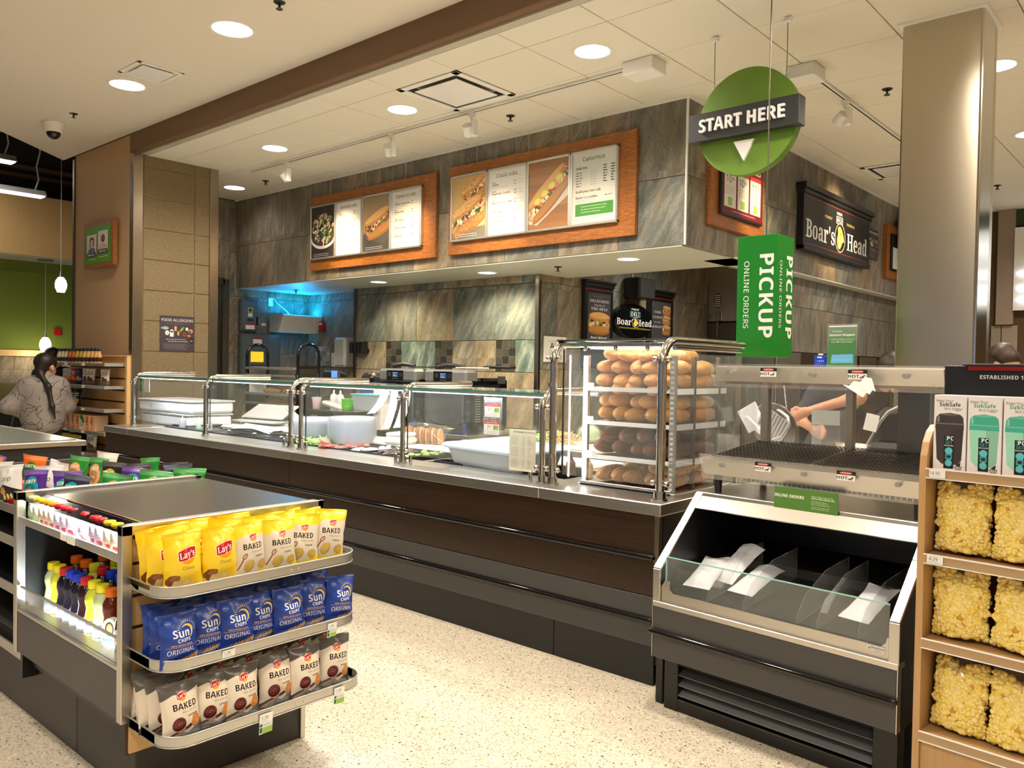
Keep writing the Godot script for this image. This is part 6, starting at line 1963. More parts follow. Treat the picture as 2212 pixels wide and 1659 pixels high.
# ------------------------------------------------------------------ popcorn rack
func popcorn_rack() -> void:
	var o := thing("wood_rack", "light wood display rack of popcorn bags and boxes beside the pickup case", "display rack", PO, PT)
	var prof := PackedVector2Array([Vector2(-0.42,0.0), Vector2(0.094,0.0), Vector2(0.094,1.17), Vector2(0.088,1.225), Vector2(0.07,1.27), Vector2(0.04,1.305), Vector2(0.0,1.325), Vector2(-0.42,1.33)])
	for x in [1.078,1.92]:
		mi(o, "side_panel", side_profile(x, x + 0.022, prof), M.rack_wood)
	mi(o, "back_panel", MB.new().span(Vector3(1.09,0.0,-0.43), Vector3(1.93,1.33,-0.41)), M.rack_wood)
	mi(o, "plinth", MB.new().span(Vector3(1.1,0.0,0.05), Vector3(1.92,0.262,0.084),0.002), M.rack_wood)
	for k in 4:
		var y: float = [1.184,0.896,0.609,0.293][k]
		var s := mi(o, "shelf", MB.new().span(Vector3(1.1, y - 0.03,-0.41), Vector3(1.92, y - 0.004,0.09),0.001), M.rack_wood)
		mi(s, "shelf_lip", MB.new().span(Vector3(1.1, y - 0.031,0.09), Vector3(1.92, y,0.098),0.001), M.rack_lip)
		mi(s, "tag_rail", MB.new().span(Vector3(1.1, y - 0.003,0.096), Vector3(1.92, y + 0.001,0.1)).span(Vector3(1.1, y - 0.034,0.096), Vector3(1.92, y - 0.031,0.1)), M.white_gloss)
	var pr := Print.new(128,60, srgb(232,230,224))
	pr.text("14.99",44,38,24, srgb(60,60,60),1, "sans").lines(10,46,104,1,5,2, srgb(150,150,150))
	var p4 := Print.new(128,60, srgb(232,230,224))
	p4.text("4.29",50,36,26, srgb(60,60,60),1, "sans").lines(10,44,104,2,6,2, srgb(150,150,150))
	for q in [[1.168, pr, "white price tag under the tumbler boxes"], [0.88, p4, "white price tag on the shelf lip under the upper popcorn bags"]]:
		var t := one("price_tag", q[2], "price tag", MB.new().card(Vector3(1.137, q[0],0.1012), Vector3(0.025,0,0), Vector3(0,0.0135,0)), printed(q[1]), "price tags on the wood rack")
		t.transform = Transform3D(Basis(Vector3.UP, PT), PO)
	# tumbler boxes
	var cols := [srgb(60,54,56), srgb(64,170,146), srgb(64,170,146), srgb(64,170,146)]
	for i in 4:
		var bp := Print.new(200,500, srgb(226,222,226))
		var c: Color = cols[i]
		var tc: Color = srgb(30,30,32) if i == 0 else srgb(40,140,116)
		bp.text("Keep Your",66,46,17, srgb(50,50,52),1, "sans").text("SubSafe",98,74,25, tc).text("Not Soggy!",118,98,17, srgb(50,50,52),1, "sans",0.0,1.0,0.15)
		var body := PackedVector2Array([Vector2(10,220), Vector2(186,220), Vector2(176,430), Vector2(150,462), Vector2(54,462), Vector2(22,430)])
		bp.poly(body, c if i == 0 else srgb(150,214,190))
		bp.poly(PackedVector2Array([Vector2(110,220), Vector2(186,220), Vector2(176,430), Vector2(150,462), Vector2(110,462)]), (c if i == 0 else srgb(150,214,190)).darkened(0.12))
		bp.poly(PackedVector2Array([Vector2(10,190), Vector2(14,146), Vector2(34,126), Vector2(98,116), Vector2(162,126), Vector2(182,146), Vector2(186,190), Vector2(188,222), Vector2(8,222)]), c)
		bp.rect(8,186,180,8, c.lightened(0.25)).oval(98,128,62,8, c.lightened(0.18)).rect(20,140,14,40, c.lightened(0.35))
		bp.rect(66,270,62,220, srgb(14,16,18)).text("3",82,300,26, srgb(60,150,150)).text("PC",106,300,26, Color.WHITE).text("SET",97,326,20, srgb(60,160,160)).text("INCLUDED",97,340,8, Color.WHITE)
		bp.blob(97,372,24,24, srgb(86,190,200),0.06,2).rect(76,392,42,36, srgb(64,150,160)).blob(97,410,14,10, srgb(20,40,44),0.1,3).blob(97,452,22,24, srgb(86,190,200),0.06,4)
		bp.poly(PackedVector2Array([Vector2(140,470), Vector2(172,440), Vector2(170,470)]), srgb(20,20,22)).text("SHARK",156,482,12, srgb(20,20,22)).text("TANK",158,496,12, srgb(20,20,22))
		var lab: String = ["white carton printed with a dark grey tumbler, next to the rack's left edge", "white carton printed with a green tumbler, directly right of the grey one", "white carton with green tumbler, cut by the picture's right edge", "white carton with green tumbler at the rack's far right"][i]
		var b := thing("tumbler_box", lab, "carton", PO, PT, "tumbler cartons on the rack's top shelf")
		var x := 1.112 + i * 0.1035
		mi(b, "carton_body", MB.new().span(Vector3(x,1.181,-0.03), Vector3(x + 0.1,1.431,0.07),0.0012), paint(srgb(222,218,222),0.45))
		mi(b, "front_print", MB.new().card(Vector3(x + 0.05,1.306,0.0706), Vector3(0.049,0,0), Vector3(0,0.1245,0)), printed(bp,0.4))
	# black header with a red ribbon
	var hd := thing("header_sign", "black header sign with red ribbon behind the tumbler cartons", "sign", PO, PT)
	mi(hd, "box", MB.new().span(Vector3(1.1,1.33,-0.2), Vector3(1.92,1.532,-0.06),0.003), M.black)
	mi(hd, "top_board", MB.new().span(Vector3(1.165,1.53,-0.22), Vector3(1.92,1.538,-0.03),0.002), M.black)
	mi(hd, "red_band", MB.new().span(Vector3(1.175,1.516,-0.06), Vector3(1.92,1.529,-0.056)), M.redplastic)
	mi(hd, "ribbon", side_less(1.39,1.44,1.455,1.53,-0.055), M.redplastic)
	mi(hd, "lettering", letters("ESTABLISHED 1905",0.0125,0.001, Transform3D(Basis(), Vector3(1.292,1.487,-0.059)), "sansb",1.05), M.white)
	# popcorn bags, two and more to each shelf
	var pile := MultiMesh.new()
	var km := MB.new()
	var rg := RandomNumberGenerator.new()
	rg.seed = 41
	for k in 6:
		var a := rg.randf() * TAU
		km.ball(Vector3(cos(a) * 0.0055, rg.randf_range(-0.004,0.005), sin(a) * 0.0055), Vector3(0.0062,0.0055,0.0062) * rg.randf_range(0.8,1.15),8,5)
	pile.transform_format = MultiMesh.TRANSFORM_3D
	pile.use_colors = true
	pile.mesh = km.mesh()
	var W := 0.165
	var H := 0.225
	var D := 0.085
	pile.instance_count = 760
	for i in 760:
		var u := rg.randf()
		var v := rg.randf()
		var edge := pow(sin(PI * clampf(u,0.02,0.98)),0.45) * pow(sin(PI * clampf(v * 0.9 + 0.1,0.05,0.97)),0.3)
		var zz := D * 0.5 * edge * (1.0 if rg.randf() < 0.68 else rg.randf_range(-1.0,0.9))
		var p := Vector3((u - 0.5) * W * (0.94 - 0.06 * sin(v * 3.0)),0.012 + v * H * (0.93 + 0.05 * sin(u * 9.0)), zz - 0.006)
		pile.set_instance_transform(i, Transform3D(Basis.from_euler(Vector3(rg.randf() * 6, rg.randf() * 6, rg.randf() * 6)) * Basis.from_scale(Vector3.ONE * rg.randf_range(1.0,1.45)), p))
		pile.set_instance_color(i, Color(0.9,0.68,0.12).lerp(Color(0.97,0.84,0.36), rg.randf()) if rg.randf() > 0.05 else Color(0.62,0.34,0.08))
	var pm := paint(Color.WHITE,0.7)
	pm.vertex_color_use_as_albedo = true
	var film := packet(0.17,0.275,0.1,31)
	var names := ["upper", "middle", "lower"]
	for s in 3:
		for i in 4:
			var y: float = [0.896,0.609,0.293][s]
			var b := thing("popcorn_bag", "clear bag of yellow popcorn on the %s popcorn shelf, %s" % [names[s], ["against the rack's left panel", "second from the left panel", "third from the left panel", "at the shelf's right end"][i]], "popcorn bag", Vector3.ZERO,0, "popcorn bags on the wood rack")
			b.transform = Transform3D(Basis(Vector3.UP, PT), PO) * Transform3D(Basis.from_euler(Vector3(-0.1,0.06 * sin(s * 2.0 + i * 3.0),0.03 * cos(s + i * 2.0))), Vector3(1.195 + i * 0.178, y + 0.002,0.01 + 0.012 * (i % 2)))
			var mmi := MultiMeshInstance3D.new()
			mmi.name = "popcorn"
			mmi.multimesh = pile
			mmi.material_override = pm
			mmi.set_meta("kind", "stuff")
			b.add_child(mmi, true)
			if (s + i) % 2:
				mmi.rotation.z = 0.0
				mmi.scale = Vector3(-1,1,1)
			var fm := MB.new()
			for q in film:
				fm.add(q)
			mi(b, "clear_film", fm, M.film)

func side_less(x0: float, x1: float, y0: float, y1: float, z: float) -> MB:     # ribbon end with a notch
	return MB.new().prism(PackedVector2Array([Vector2(x0, y1), Vector2(x0, y0), Vector2((x0 + x1) / 2, y0 + 0.012), Vector2(x1, y0), Vector2(x1, y1)]), z - 0.003, z)

# ------------------------------------------------------------------ menu boards on the bulkhead
func menu_text(title: String, items: Array, sd: int) -> Print:
	var p := Print.new(256,336, srgb(226,222,216))
	p.text(title,128,44,19, srgb(60,58,56),1, "sans")
	var y := 74.0
	for it in items:
		p.lines(28, y - 8,26,1,4,3, srgb(90,86,84), sd + int(y))
		p.text(it,28, y + 10,10, srgb(70,66,64),0, "sansb")
		p.lines(28, y + 18,130,1,6,2, srgb(170,166,162), sd + int(y) * 2)
		p.lines(176, y - 4,22,2,14,4, srgb(110,106,104), sd + int(y) * 3).lines(208, y - 4,28,2,14,3, srgb(176,172,170), sd + int(y) * 4)
		y += 46
	p.lines(28, y,190,3,8,2, srgb(176,172,168), sd + 5)
	return p

func picture(kind: int) -> Print:
	var p: Print
	if kind == 0:
		p = Print.new(256,336, srgb(52,48,44))
		salad_picture(p,128,150,112,5)
	elif kind == 1:
		p = Print.new(256,336, srgb(150,128,98))
		for k in 8:
			p.rect(0, k * 26,256,24, srgb(146 + k * 3,124 + k * 2,96))
		p.poly(PackedVector2Array([Vector2(0,226), Vector2(256,210), Vector2(256,336), Vector2(0,336)]), srgb(78,74,68))
		p.poly(PackedVector2Array([Vector2(20,240), Vector2(190,300), Vector2(256,250), Vector2(256,190), Vector2(30,150)]), srgb(92,88,80))
		sub_picture(p,150,170,128,74,-0.36,21, false)
	elif kind == 2:
		p = Print.new(256,336, srgb(196,164,112))
		for k in 6:
			p.rect(k * 44,0,40,336, srgb(190 + k * 4,156 + k * 4,104 + k * 3))
		p.poly(PackedVector2Array([Vector2(0,290), Vector2(256,270), Vector2(256,336), Vector2(0,336)]), srgb(116,112,100))
		sub_picture(p,190,80,120,60,-0.5,31, true)
		sub_picture(p,120,216,140,78,-0.42,32, true)
	else:
		p = Print.new(256,336, srgb(150,104,62))
		for k in 9:
			p.rect(0, k * 38,256,36, srgb(150 + (k % 3) * 10,104 + (k % 3) * 8,62 + (k % 3) * 6))
		p.poly(PackedVector2Array([Vector2(0,250), Vector2(220,40), Vector2(256,60), Vector2(256,180), Vector2(60,312), Vector2(0,300)]), srgb(206,200,190))
		sub_picture(p,128,170,165,62,-0.72,41, false)
		for k in 4:
			p.oval(60 + k * 44,196 - k * 34,26,18, srgb(224,196,70),-0.4).oval(60 + k * 44,196 - k * 34,18,12, srgb(236,218,120),-0.4)
	if kind < 3:
		p.lines(30,306,190,2,11,3, srgb(226,222,214),3)
	return p

func bulkhead_boards() -> void:
	var zb := -6.06
	var cust := Print.new(256,336, srgb(214,216,212))
	cust.text("Customize.",128,44,19, srgb(40,40,40),1, "sans").text("Add-Ons",26,80,11, srgb(60,60,60),0)
	cust.lines(26,94,40,6,12,4, srgb(90,90,90),3).lines(110,94,36,6,12,3, srgb(170,170,168),4).lines(180,74,22,7,12,5, srgb(80,80,80),5).lines(222,74,22,7,12,5, srgb(80,80,80),6)
	cust.text("Build your own sub.",26,188,11, srgb(60,60,60),0).text("Make it a combo.",26,216,11, srgb(60,60,60),0).lines(26,222,130,2,8,2, srgb(150,150,150),7).lines(190,210,50,1,8,4, srgb(100,100,100),8)
	cust.rect(24,240,214,56, srgb(70,140,60)).lines(56,252,150,3,13,3, srgb(200,226,190),9).lines(26,308,170,1,8,2, srgb(160,160,160),10)
	var spec := [[-8.682,-6.408,2.667,3.58,-8.642,-6.594,2.79,3.462, "left menu board of wood with salad picture and specialty subs", [picture(0), menu_text("Specialty subs.", ["Italian", "Chicken Tender", "Meatball", "Turkey Club", "Philly"],2), picture(1), menu_text("Signature subs.", ["Chicken Cordon Bleu", "Havana Bold", "Jerk Turkey", "Chicken Tender", "Homestyle"],6)]],
		[-6.207,-3.883,2.67,3.592,-6.142,-4.045,2.795,3.48, "large right menu board of wood with classic subs and customize panel", [picture(2), menu_text("Classic subs.", ["Italian", "EverRoast Chicken", "Maple Honey Turkey", "Roast Beef", "Ultimate"],9), picture(3), cust]]]
	for s in spec:
		var o := thing("menu_board", s[8], "menu board", Vector3.ZERO,0, "wooden menu boards over the counter")
		mi(o, "wood_backing", MB.new().span(Vector3(s[0], s[2], zb), Vector3(s[1], s[3], zb + 0.04),0.003), M.board_wood)
		var w: float = (s[5] - s[4]) / 4.0
		for k in 4:
			var x: float = s[4] + w * (k + 0.5)
			var yc: float = (s[6] + s[7]) / 2
			var hh: float = s[7] - s[6]
			var f := MB.new()
			for q in [[-1,0], [1,0], [0,-1], [0,1]]:
				f.box(Vector3(x + q[0] * (w / 2 - 0.012), yc + q[1] * (hh / 2 - 0.012), zb + 0.062), Vector3(0.022 if q[0] else w - 0.002,0.022 if q[1] else hh,0.042),0.004)
			var fr := mi(o, "panel_frame", f, M.alu)
			mi(fr, "panel_print", MB.new().card(Vector3(x, yc, zb + 0.072), Vector3(w / 2 - 0.012,0,0), Vector3(0, hh / 2 - 0.012,0)), printed(s[9][k],0.35))
		for k in 3:
			var x2: float = lerpf(s[0], s[1], [0.17,0.47,0.78][k])
			var ch := MB.new()
			var y: float = s[3]
			var i := 0
			while y < YC - 0.01:
				ch.lathe([Vector2(0.0075,-0.002), Vector2(0.0095,0.0), Vector2(0.0075,0.002)],10, Transform3D(Basis(Vector3.UP if i % 2 else Vector3.RIGHT,0) * Basis(Vector3.RIGHT, PI / 2) * Basis(Vector3.UP,0), Vector3(x2, y + 0.008, zb + 0.03)))
				y += 0.016
				i += 1
			mi(o, "hanging_chain", ch, M.steel)
	# specials board behind the round sign
	var sp := Print.new(256,200, srgb(112,18,34))
	sp.text("DEALS",200,34,22, Color.WHITE)
	for k in 3:
		sp.rect(10 + k * 82,44,72,134, srgb(232,230,226)).rect(10 + k * 82,44,72,14, srgb(206,60,70))
		sp.text(["10", "10", "11"][k],36 + k * 82,94,24, srgb(70,70,70),1, "sans").text("99",62 + k * 82,84,11, srgb(70,70,70),1, "sans")
		sp.lines(18 + k * 82,106,56,4,8,2, srgb(150,150,150), k).rect(32 + k * 82,144,26,28, srgb(150,196,80))
	sp.rect(60,186,150,4, srgb(200,120,130))
	var xb := -3.404
	var o2 := thing("specials_board", "wood framed maroon specials board partly behind the round green sign", "sign board")
	mi(o2, "wood_backing", MB.new().span(Vector3(xb - 0.02,2.77,-7.5), Vector3(xb + 0.03,3.55,-6.42),0.003), M.board_wood)
	mi(o2, "panel_frame", MB.new().span(Vector3(xb + 0.03,2.88,-7.4), Vector3(xb + 0.06,3.44,-6.56),0.004), M.black)
	mi(o2, "panel_print", MB.new().card(Vector3(xb + 0.0612,3.16,-6.98), Vector3(0,0,-0.4), Vector3(0,0.26,0)), printed(sp))
	# large black sign
	var o3 := thing("deli_sign", "large black deli sign with white lettering and yellow emblem", "sign")
	mi(o3, "sign_panel", MB.new().span(Vector3(xb - 0.02,2.8,-10.5), Vector3(xb + 0.06,3.44,-8.4),0.003), M.black)
	mi(o3, "crown_molding", MB.new().span(Vector3(xb - 0.02,3.43,-10.56), Vector3(xb + 0.1,3.49,-8.36),0.006).span(Vector3(xb - 0.02,3.385,-10.53), Vector3(xb + 0.08,3.43,-8.38),0.006).span(Vector3(xb - 0.02,2.79,-10.5), Vector3(xb + 0.075,2.84,-8.4),0.004), M.black)
	var bp := Print.new(700,214, srgb(26,24,23))
	bp.rect(20,6,660,2, srgb(190,60,50)).rect(20,203,660,2, srgb(190,60,50))
	bp.text("PUBLIX",350,34,12, Color.WHITE).rect(316,40,70,34, srgb(230,228,224)).rect(320,44,62,26, srgb(26,24,23)).text("DELI",351,66,18, srgb(240,238,232))
	bp.text("PROUDLY",234,68,12, srgb(206,186,130)).text("FEATURING",474,68,12, srgb(206,186,130))
	bp.text("Boar's",160,178,76, Color.WHITE,1, "serifb",0.0,0.86).text("Head",556,178,76, Color.WHITE,1, "serifb",0.0,0.86)
	emblem(bp,361,134,56)
	mi(o3, "sign_print", MB.new().card(Vector3(xb + 0.0612,3.11,-9.45), Vector3(0,0,-1.03), Vector3(0,0.27,0)), printed(bp,0.35))
	# small allergen poster and the farther board
	one("allergen_poster", "small purple allergen poster to the right of the black deli sign", "poster", MB.new().span(Vector3(xb - 0.01,2.95,-11.02), Vector3(xb + 0.004,3.33,-10.66)).card(Vector3(xb + 0.0052,3.14,-10.84), Vector3(0,0,-0.18), Vector3(0,0.19,0)), printed(allergen_print()))
	var o4 := thing("specials_board", "wood framed board with white sheets half hidden by the stainless column", "sign board")
	mi(o4, "wood_backing", MB.new().span(Vector3(xb - 0.02,2.77,-12.5), Vector3(xb + 0.04,3.47,-11.27),0.003), M.board_wood)
	mi(o4, "panel_frame", MB.new().span(Vector3(xb + 0.04,2.87,-12.4), Vector3(xb + 0.06,3.36,-11.4),0.004), M.black)
	mi(o4, "panel_print", MB.new().span(Vector3(xb + 0.06,2.9,-11.9), Vector3(xb + 0.063,3.18,-11.46)), M.white)
	one("round_speaker", "black round disc on the slate wall peeking from behind the column", "speaker", MB.new().cyl(Vector3(xb + 0.1,3.3,-12.05), Vector3(xb + 0.2,3.3,-12.05),0.42,0.4,30), M.black)

func allergen_print() -> Print:
	var p := Print.new(256,270, srgb(62,52,58))
	p.text("FOOD ALLERGENS",128,42,21, srgb(226,222,222),1, "sans").lines(40,54,180,2,7,2, srgb(120,112,118),3)
	p.oval(40,94,24,12, srgb(150,178,176)).poly(PackedVector2Array([Vector2(20,94), Vector2(8,84), Vector2(8,104)]), srgb(150,178,176)).oval(52,90,2,2, srgb(40,40,40))
	p.oval(52,130,15,18, srgb(228,224,214)).oval(52,132,7,7, srgb(196,190,130))
	p.poly(PackedVector2Array([Vector2(78,104), Vector2(94,104), Vector2(100,118), Vector2(100,158), Vector2(72,158), Vector2(72,118)]), srgb(232,230,228)).rect(76,114,20,12, srgb(62,52,58))
	for k in 5:
		p.oval(110,82 + k * 7,5,5, srgb(206,172,110)).oval(118,82 + k * 7,5,5, srgb(190,152,90))
	p.oval(134,134,9,16, srgb(186,140,86)).oval(134,122,7,9, srgb(186,140,86))
	p.oval(160,100,26,9, srgb(96,150,60),-0.9).oval(160,100,5,5, srgb(150,200,100))
	p.oval(198,96,10,13, srgb(224,218,206)).oval(180,138,15,16, srgb(140,70,50)).oval(180,138,9,10, srgb(110,44,34))
	p.oval(226,112,17,15, srgb(222,132,96)).oval(222,116,9,8, srgb(62,52,58)).oval(214,148,14,8, srgb(176,122,78))
	p.lines(44,176,170,1,8,4, srgb(206,200,204),5).lines(58,192,150,1,8,4, srgb(206,200,204),6).oval(236,186,20,22, srgb(24,20,22)).lines(224,182,24,2,8,3, srgb(210,200,200),7)
	p.lines(26,214,200,4,9,2, srgb(160,152,158),8).lines(40,252,170,1,9,2, srgb(160,152,158),9)
	return p

# ------------------------------------------------------------------ hanging signs
func hanging_signs() -> void:
	var o := thing("start_sign", "round green hanging sign with dark START HERE band and white arrow", "hanging sign", Vector3(-2.42,3.155,-5.106))
	mi(o, "green_disc", MB.new().cyl(Vector3(0,0,-0.035), Vector3(0,0,0.035),0.352,0.352,64), M.green_sign)
	mi(o, "band", MB.new().box(Vector3(-0.005,-0.003,0.05), Vector3(0.775,0.188,0.1),0.004), paint(srgb(44,46,48),0.4))
	mi(o, "lettering", letters("START HERE",0.083,0.018, Transform3D(Basis(), Vector3(-0.005,-0.043,0.1)), "sansb",0.93), M.white_gloss)
	mi(o, "arrow", MB.new().prism(PackedVector2Array([Vector2(-0.078,-0.128), Vector2(0.066,-0.128), Vector2(-0.006,-0.262)]),0.035,0.055), M.white_gloss)
	for x in [-0.255,0.255]:
		var top := YC - 3.155
		mi(o, "cable", MB.new().cyl(Vector3(x,0.24,0), Vector3(x, top,0),0.003,0.003,6), M.steel_dark)
		mi(o, "hook", MB.new().box(Vector3(x, top - 0.02,0), Vector3(0.05,0.035,0.03),0.006).tube([Vector3(x,0.3,0), Vector3(x + 0.012,0.285,0), Vector3(x,0.27,0), Vector3(x - 0.012,0.255,0), Vector3(x,0.24,0)],0.003,6), M.white)
	# square pickup column
	var z := -4.4
	var p := thing("pickup_sign", "tall square green box sign reading pickup online orders above the pickup case", "sign", Vector3(-2.015,1.928, z - 0.118))
	mi(p, "box", MB.new().box(Vector3.ZERO, Vector3(0.236,0.692,0.236),0.002), M.green_box)
	for e in 2:
		var b := Basis(Vector3.UP,0.0 if e == 0 else PI / 2) * Basis(Vector3.BACK,-PI / 2)
		var f := Basis(Vector3.UP,0.0 if e == 0 else PI / 2)
		mi(p, "pickup_lettering", letters("PICKUP",0.082,0.0006, Transform3D(b, f * Vector3(0.018,0.0,0.1184)), "sansb",1.2), M.white)
		mi(p, "orders_lettering", letters("ONLINE ORDERS",0.031,0.0006, Transform3D(b, f * Vector3(-0.082 + 0.006,0.01,0.1184)), "sans",1.2), M.white)
	mi(p, "stem", MB.new().cyl(Vector3(0,0.34,0), Vector3(0, YC - 1.928,0),0.004), M.steel_dark)

# ------------------------------------------------------------------ behind the counter
func back_of_deli() -> void:
	ovens()
	tray_rack()
	prep_cabinet()
	wall_things()
	right_prep()
	back_signs()

func ovens() -> void:
	var t := thing("oven_table", "stainless table under the two countertop ovens", "table", Vector3.ZERO)
	mi(t, "tabletop", MB.new().span(Vector3(-7.4,0.76,-6.95), Vector3(-5.66,0.8,-5.83),0.003), M.steel)
	for q in [[-7.35,-5.9], [-5.72,-5.9], [-7.35,-6.9], [-5.72,-6.9]]:
		mi(t, "leg", MB.new().cyl(Vector3(q[0],0, q[1]), Vector3(q[0],0.76, q[1]),0.022), M.chrome)
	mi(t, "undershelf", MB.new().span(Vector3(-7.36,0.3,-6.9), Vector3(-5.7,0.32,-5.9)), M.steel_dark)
	for i in 2:
		var x0: float = [-7.16,-6.41][i]
		var x1: float = [-6.54,-5.776][i]
		var xc := (x0 + x1) / 2
		var w := x1 - x0
		var o := thing("speed_oven", ["left countertop oven with grey control head and blue tinted door", "right countertop oven with grey control head and black vented side"][i], "oven", Vector3(xc,0.8,-5.9),0, "countertop ovens")
		mi(o, "body", MB.new().box(Vector3(0,0.3,-0.33), Vector3(w,0.56,0.62),0.03), M.black_gloss)
		mi(o, "control_head", MB.new().box(Vector3(0,0.59,-0.08), Vector3(w,0.145,0.2),0.028), paint(srgb(128,128,126),0.35,0.4))
		var cp := Print.new(160,110, srgb(18,18,20))
		cp.rect(56,18,54,56, srgb(40,70,120)).rect(60,24,20,6, srgb(180,210,240)).rect(84,24,20,6, srgb(140,180,230)).rect(60,44,30,4, srgb(180,210,240)).rect(60,58,40,5, srgb(200,220,240))
		for k in 9:
			cp.rect(120 + (k % 3) * 12,24 + (k / 3) * 16,8,9, srgb(60,60,64))
		for k in 3:
			cp.rect(14,24 + k * 16,28,6, srgb(90,90,94)).oval(62 + k * 20,90,5,4, srgb(120,120,122))
		mi(o, "control_panel", MB.new().card(Vector3(-0.02,0.588,0.0212), Vector3(0.14,0,0), Vector3(0,0.055,0)), printed(cp,0.2))
		mi(o, "door", MB.new().box(Vector3(-0.02,0.25,-0.01), Vector3(w * 0.9,0.46,0.03),0.01), paint(srgb(96,98,100),0.22,0.8))
		mi(o, "door_handle", MB.new().tube(range(9).map(func(k): return Vector3(-w * 0.4 + w * 0.8 * k / 8.0,0.12 - 0.05 * sin(PI * k / 8.0),0.03 + 0.02 * sin(PI * k / 8.0))),0.014,8), M.black)
		mi(o, "lower_panel", MB.new().box(Vector3(0,0.06,-0.012), Vector3(w * 0.94,0.1,0.02),0.004), paint(srgb(20,58,120),0.3))
		for q in [[-0.24,-0.06], [0.24,-0.06], [-0.24,-0.56], [0.24,-0.56]]:
			mi(o, "foot", MB.new().cyl(Vector3(q[0],0, q[1]), Vector3(q[0],0.03, q[1]),0.02,0.025), M.chrome)
		var vn := mi(o, "side_vent", MB.new().box(Vector3(w / 2 + 0.001,0.3,-0.3), Vector3(0.004,0.42,0.4)), M.black)
		for k in 14:
			for c in 3:
				mi(vn, "vent_slot", MB.new().box(Vector3(w / 2 + 0.004,0.13 + k * 0.026,-0.16 - c * 0.12), Vector3(0.002,0.009,0.08),0.001), M.alu)
		mi(o, "side_badge", MB.new().box(Vector3(w / 2 + 0.003,0.56,-0.52), Vector3(0.002,0.08,0.12)), M.charcoal)
	for i in 2:
		var tg := thing("oven_peel", ["black handled tongs lying on the left oven", "black oven mitt and papers lying on the right oven"][i], "utensil", Vector3([-6.85,-6.12][i],1.465,-6.05),0.2)
		mi(tg, "grip", MB.new().tube([Vector3(-0.2,0.02,0), Vector3(-0.05,0.045,0.02), Vector3(0.1,0.03,0)],0.022,10), M.black)
		mi(tg, "blade", MB.new().box(Vector3(0.24,0.02,-0.02), Vector3(0.34,0.012,0.2),0.004), [M.black, M.white][i])
		mi(tg, "rear_part", MB.new().box(Vector3(0.5,0.03,-0.1), Vector3(0.34,0.03,0.12),0.01), M.black)

func tray_rack() -> void:
	var o := thing("tray_rack", "black tube bakery rack with sheet pans and hoop ends left of the ovens", "rack")
	for x in [-9.2,-8.1]:
		var pts := [Vector3(x,0.02,-5.46), Vector3(x,1.6,-5.46)]
		for k in 9:
			var a := k * PI / 8.0
			pts.append(Vector3(x,1.6 + sin(a) * 0.13,-5.605 + cos(a) * 0.145))
		pts.append(Vector3(x,0.02,-5.75))
		mi(o, "end_hoop", MB.new().tube(pts,0.019,10), M.black_gloss)
		mi(o, "cross_bar", MB.new().span(Vector3(x - 0.012,1.44,-5.75), Vector3(x + 0.012,1.475,-5.46)).span(Vector3(x - 0.012,1.27,-5.75), Vector3(x + 0.012,1.3,-5.46)), M.black)
		mi(o, "end_sheet", MB.new().span(Vector3(x - 0.004,0.9,-5.745), Vector3(x + 0.004,1.44,-5.465)), M.steel_dark)
	var i := 0
	for y in [1.42,1.335,1.11,0.99,0.855]:
		mi(o, "sheet_pan", MB.new().span(Vector3(-9.18, y,-5.78), Vector3(-8.12, y + 0.008,-5.43)).span(Vector3(-9.18, y,-5.435), Vector3(-8.12, y + 0.03,-5.425),0.002).span(Vector3(-9.18, y,-5.785), Vector3(-8.12, y + 0.03,-5.775),0.002), M.alu)
		i += 1
	var bm := paint(srgb(176,128,70),0.6)
	for q in [[1.12,-8.8, "long baguette on the rack's upper bread pan, left"], [1.0,-8.75, "long baguette on the rack's middle bread pan"], [1.12,-8.35, "long baguette on the rack's upper bread pan, right"], [0.865,-8.8, "long baguette on the rack's lowest visible pan"], [1.0,-8.3, "long baguette at the right end of the middle pan"]]:
		var b := one("baguette", q[2], "bread", loaf(0.2,0.042, int(q[1] * 10)), bm, "baguettes on the tray rack")
		b.position = Vector3(q[1], q[0] + 0.04,-5.56)
	one("caution_card", "yellow caution card hanging in the tray rack's left hoop", "card", MB.new().box(Vector3(-9.18,1.575,-5.585), Vector3(0.004,0.13,0.18)), paint(srgb(226,200,40),0.6))
	for k in 2:
		one("rack_sheet", ["upper white paper clipped in the tray rack's left hoop", "lower white paper clipped in the tray rack's left hoop"][k], "paper", MB.new().box(Vector3(-9.185,1.385 - k * 0.2,-5.6), Vector3(0.004,0.13,0.24)), M.paper)

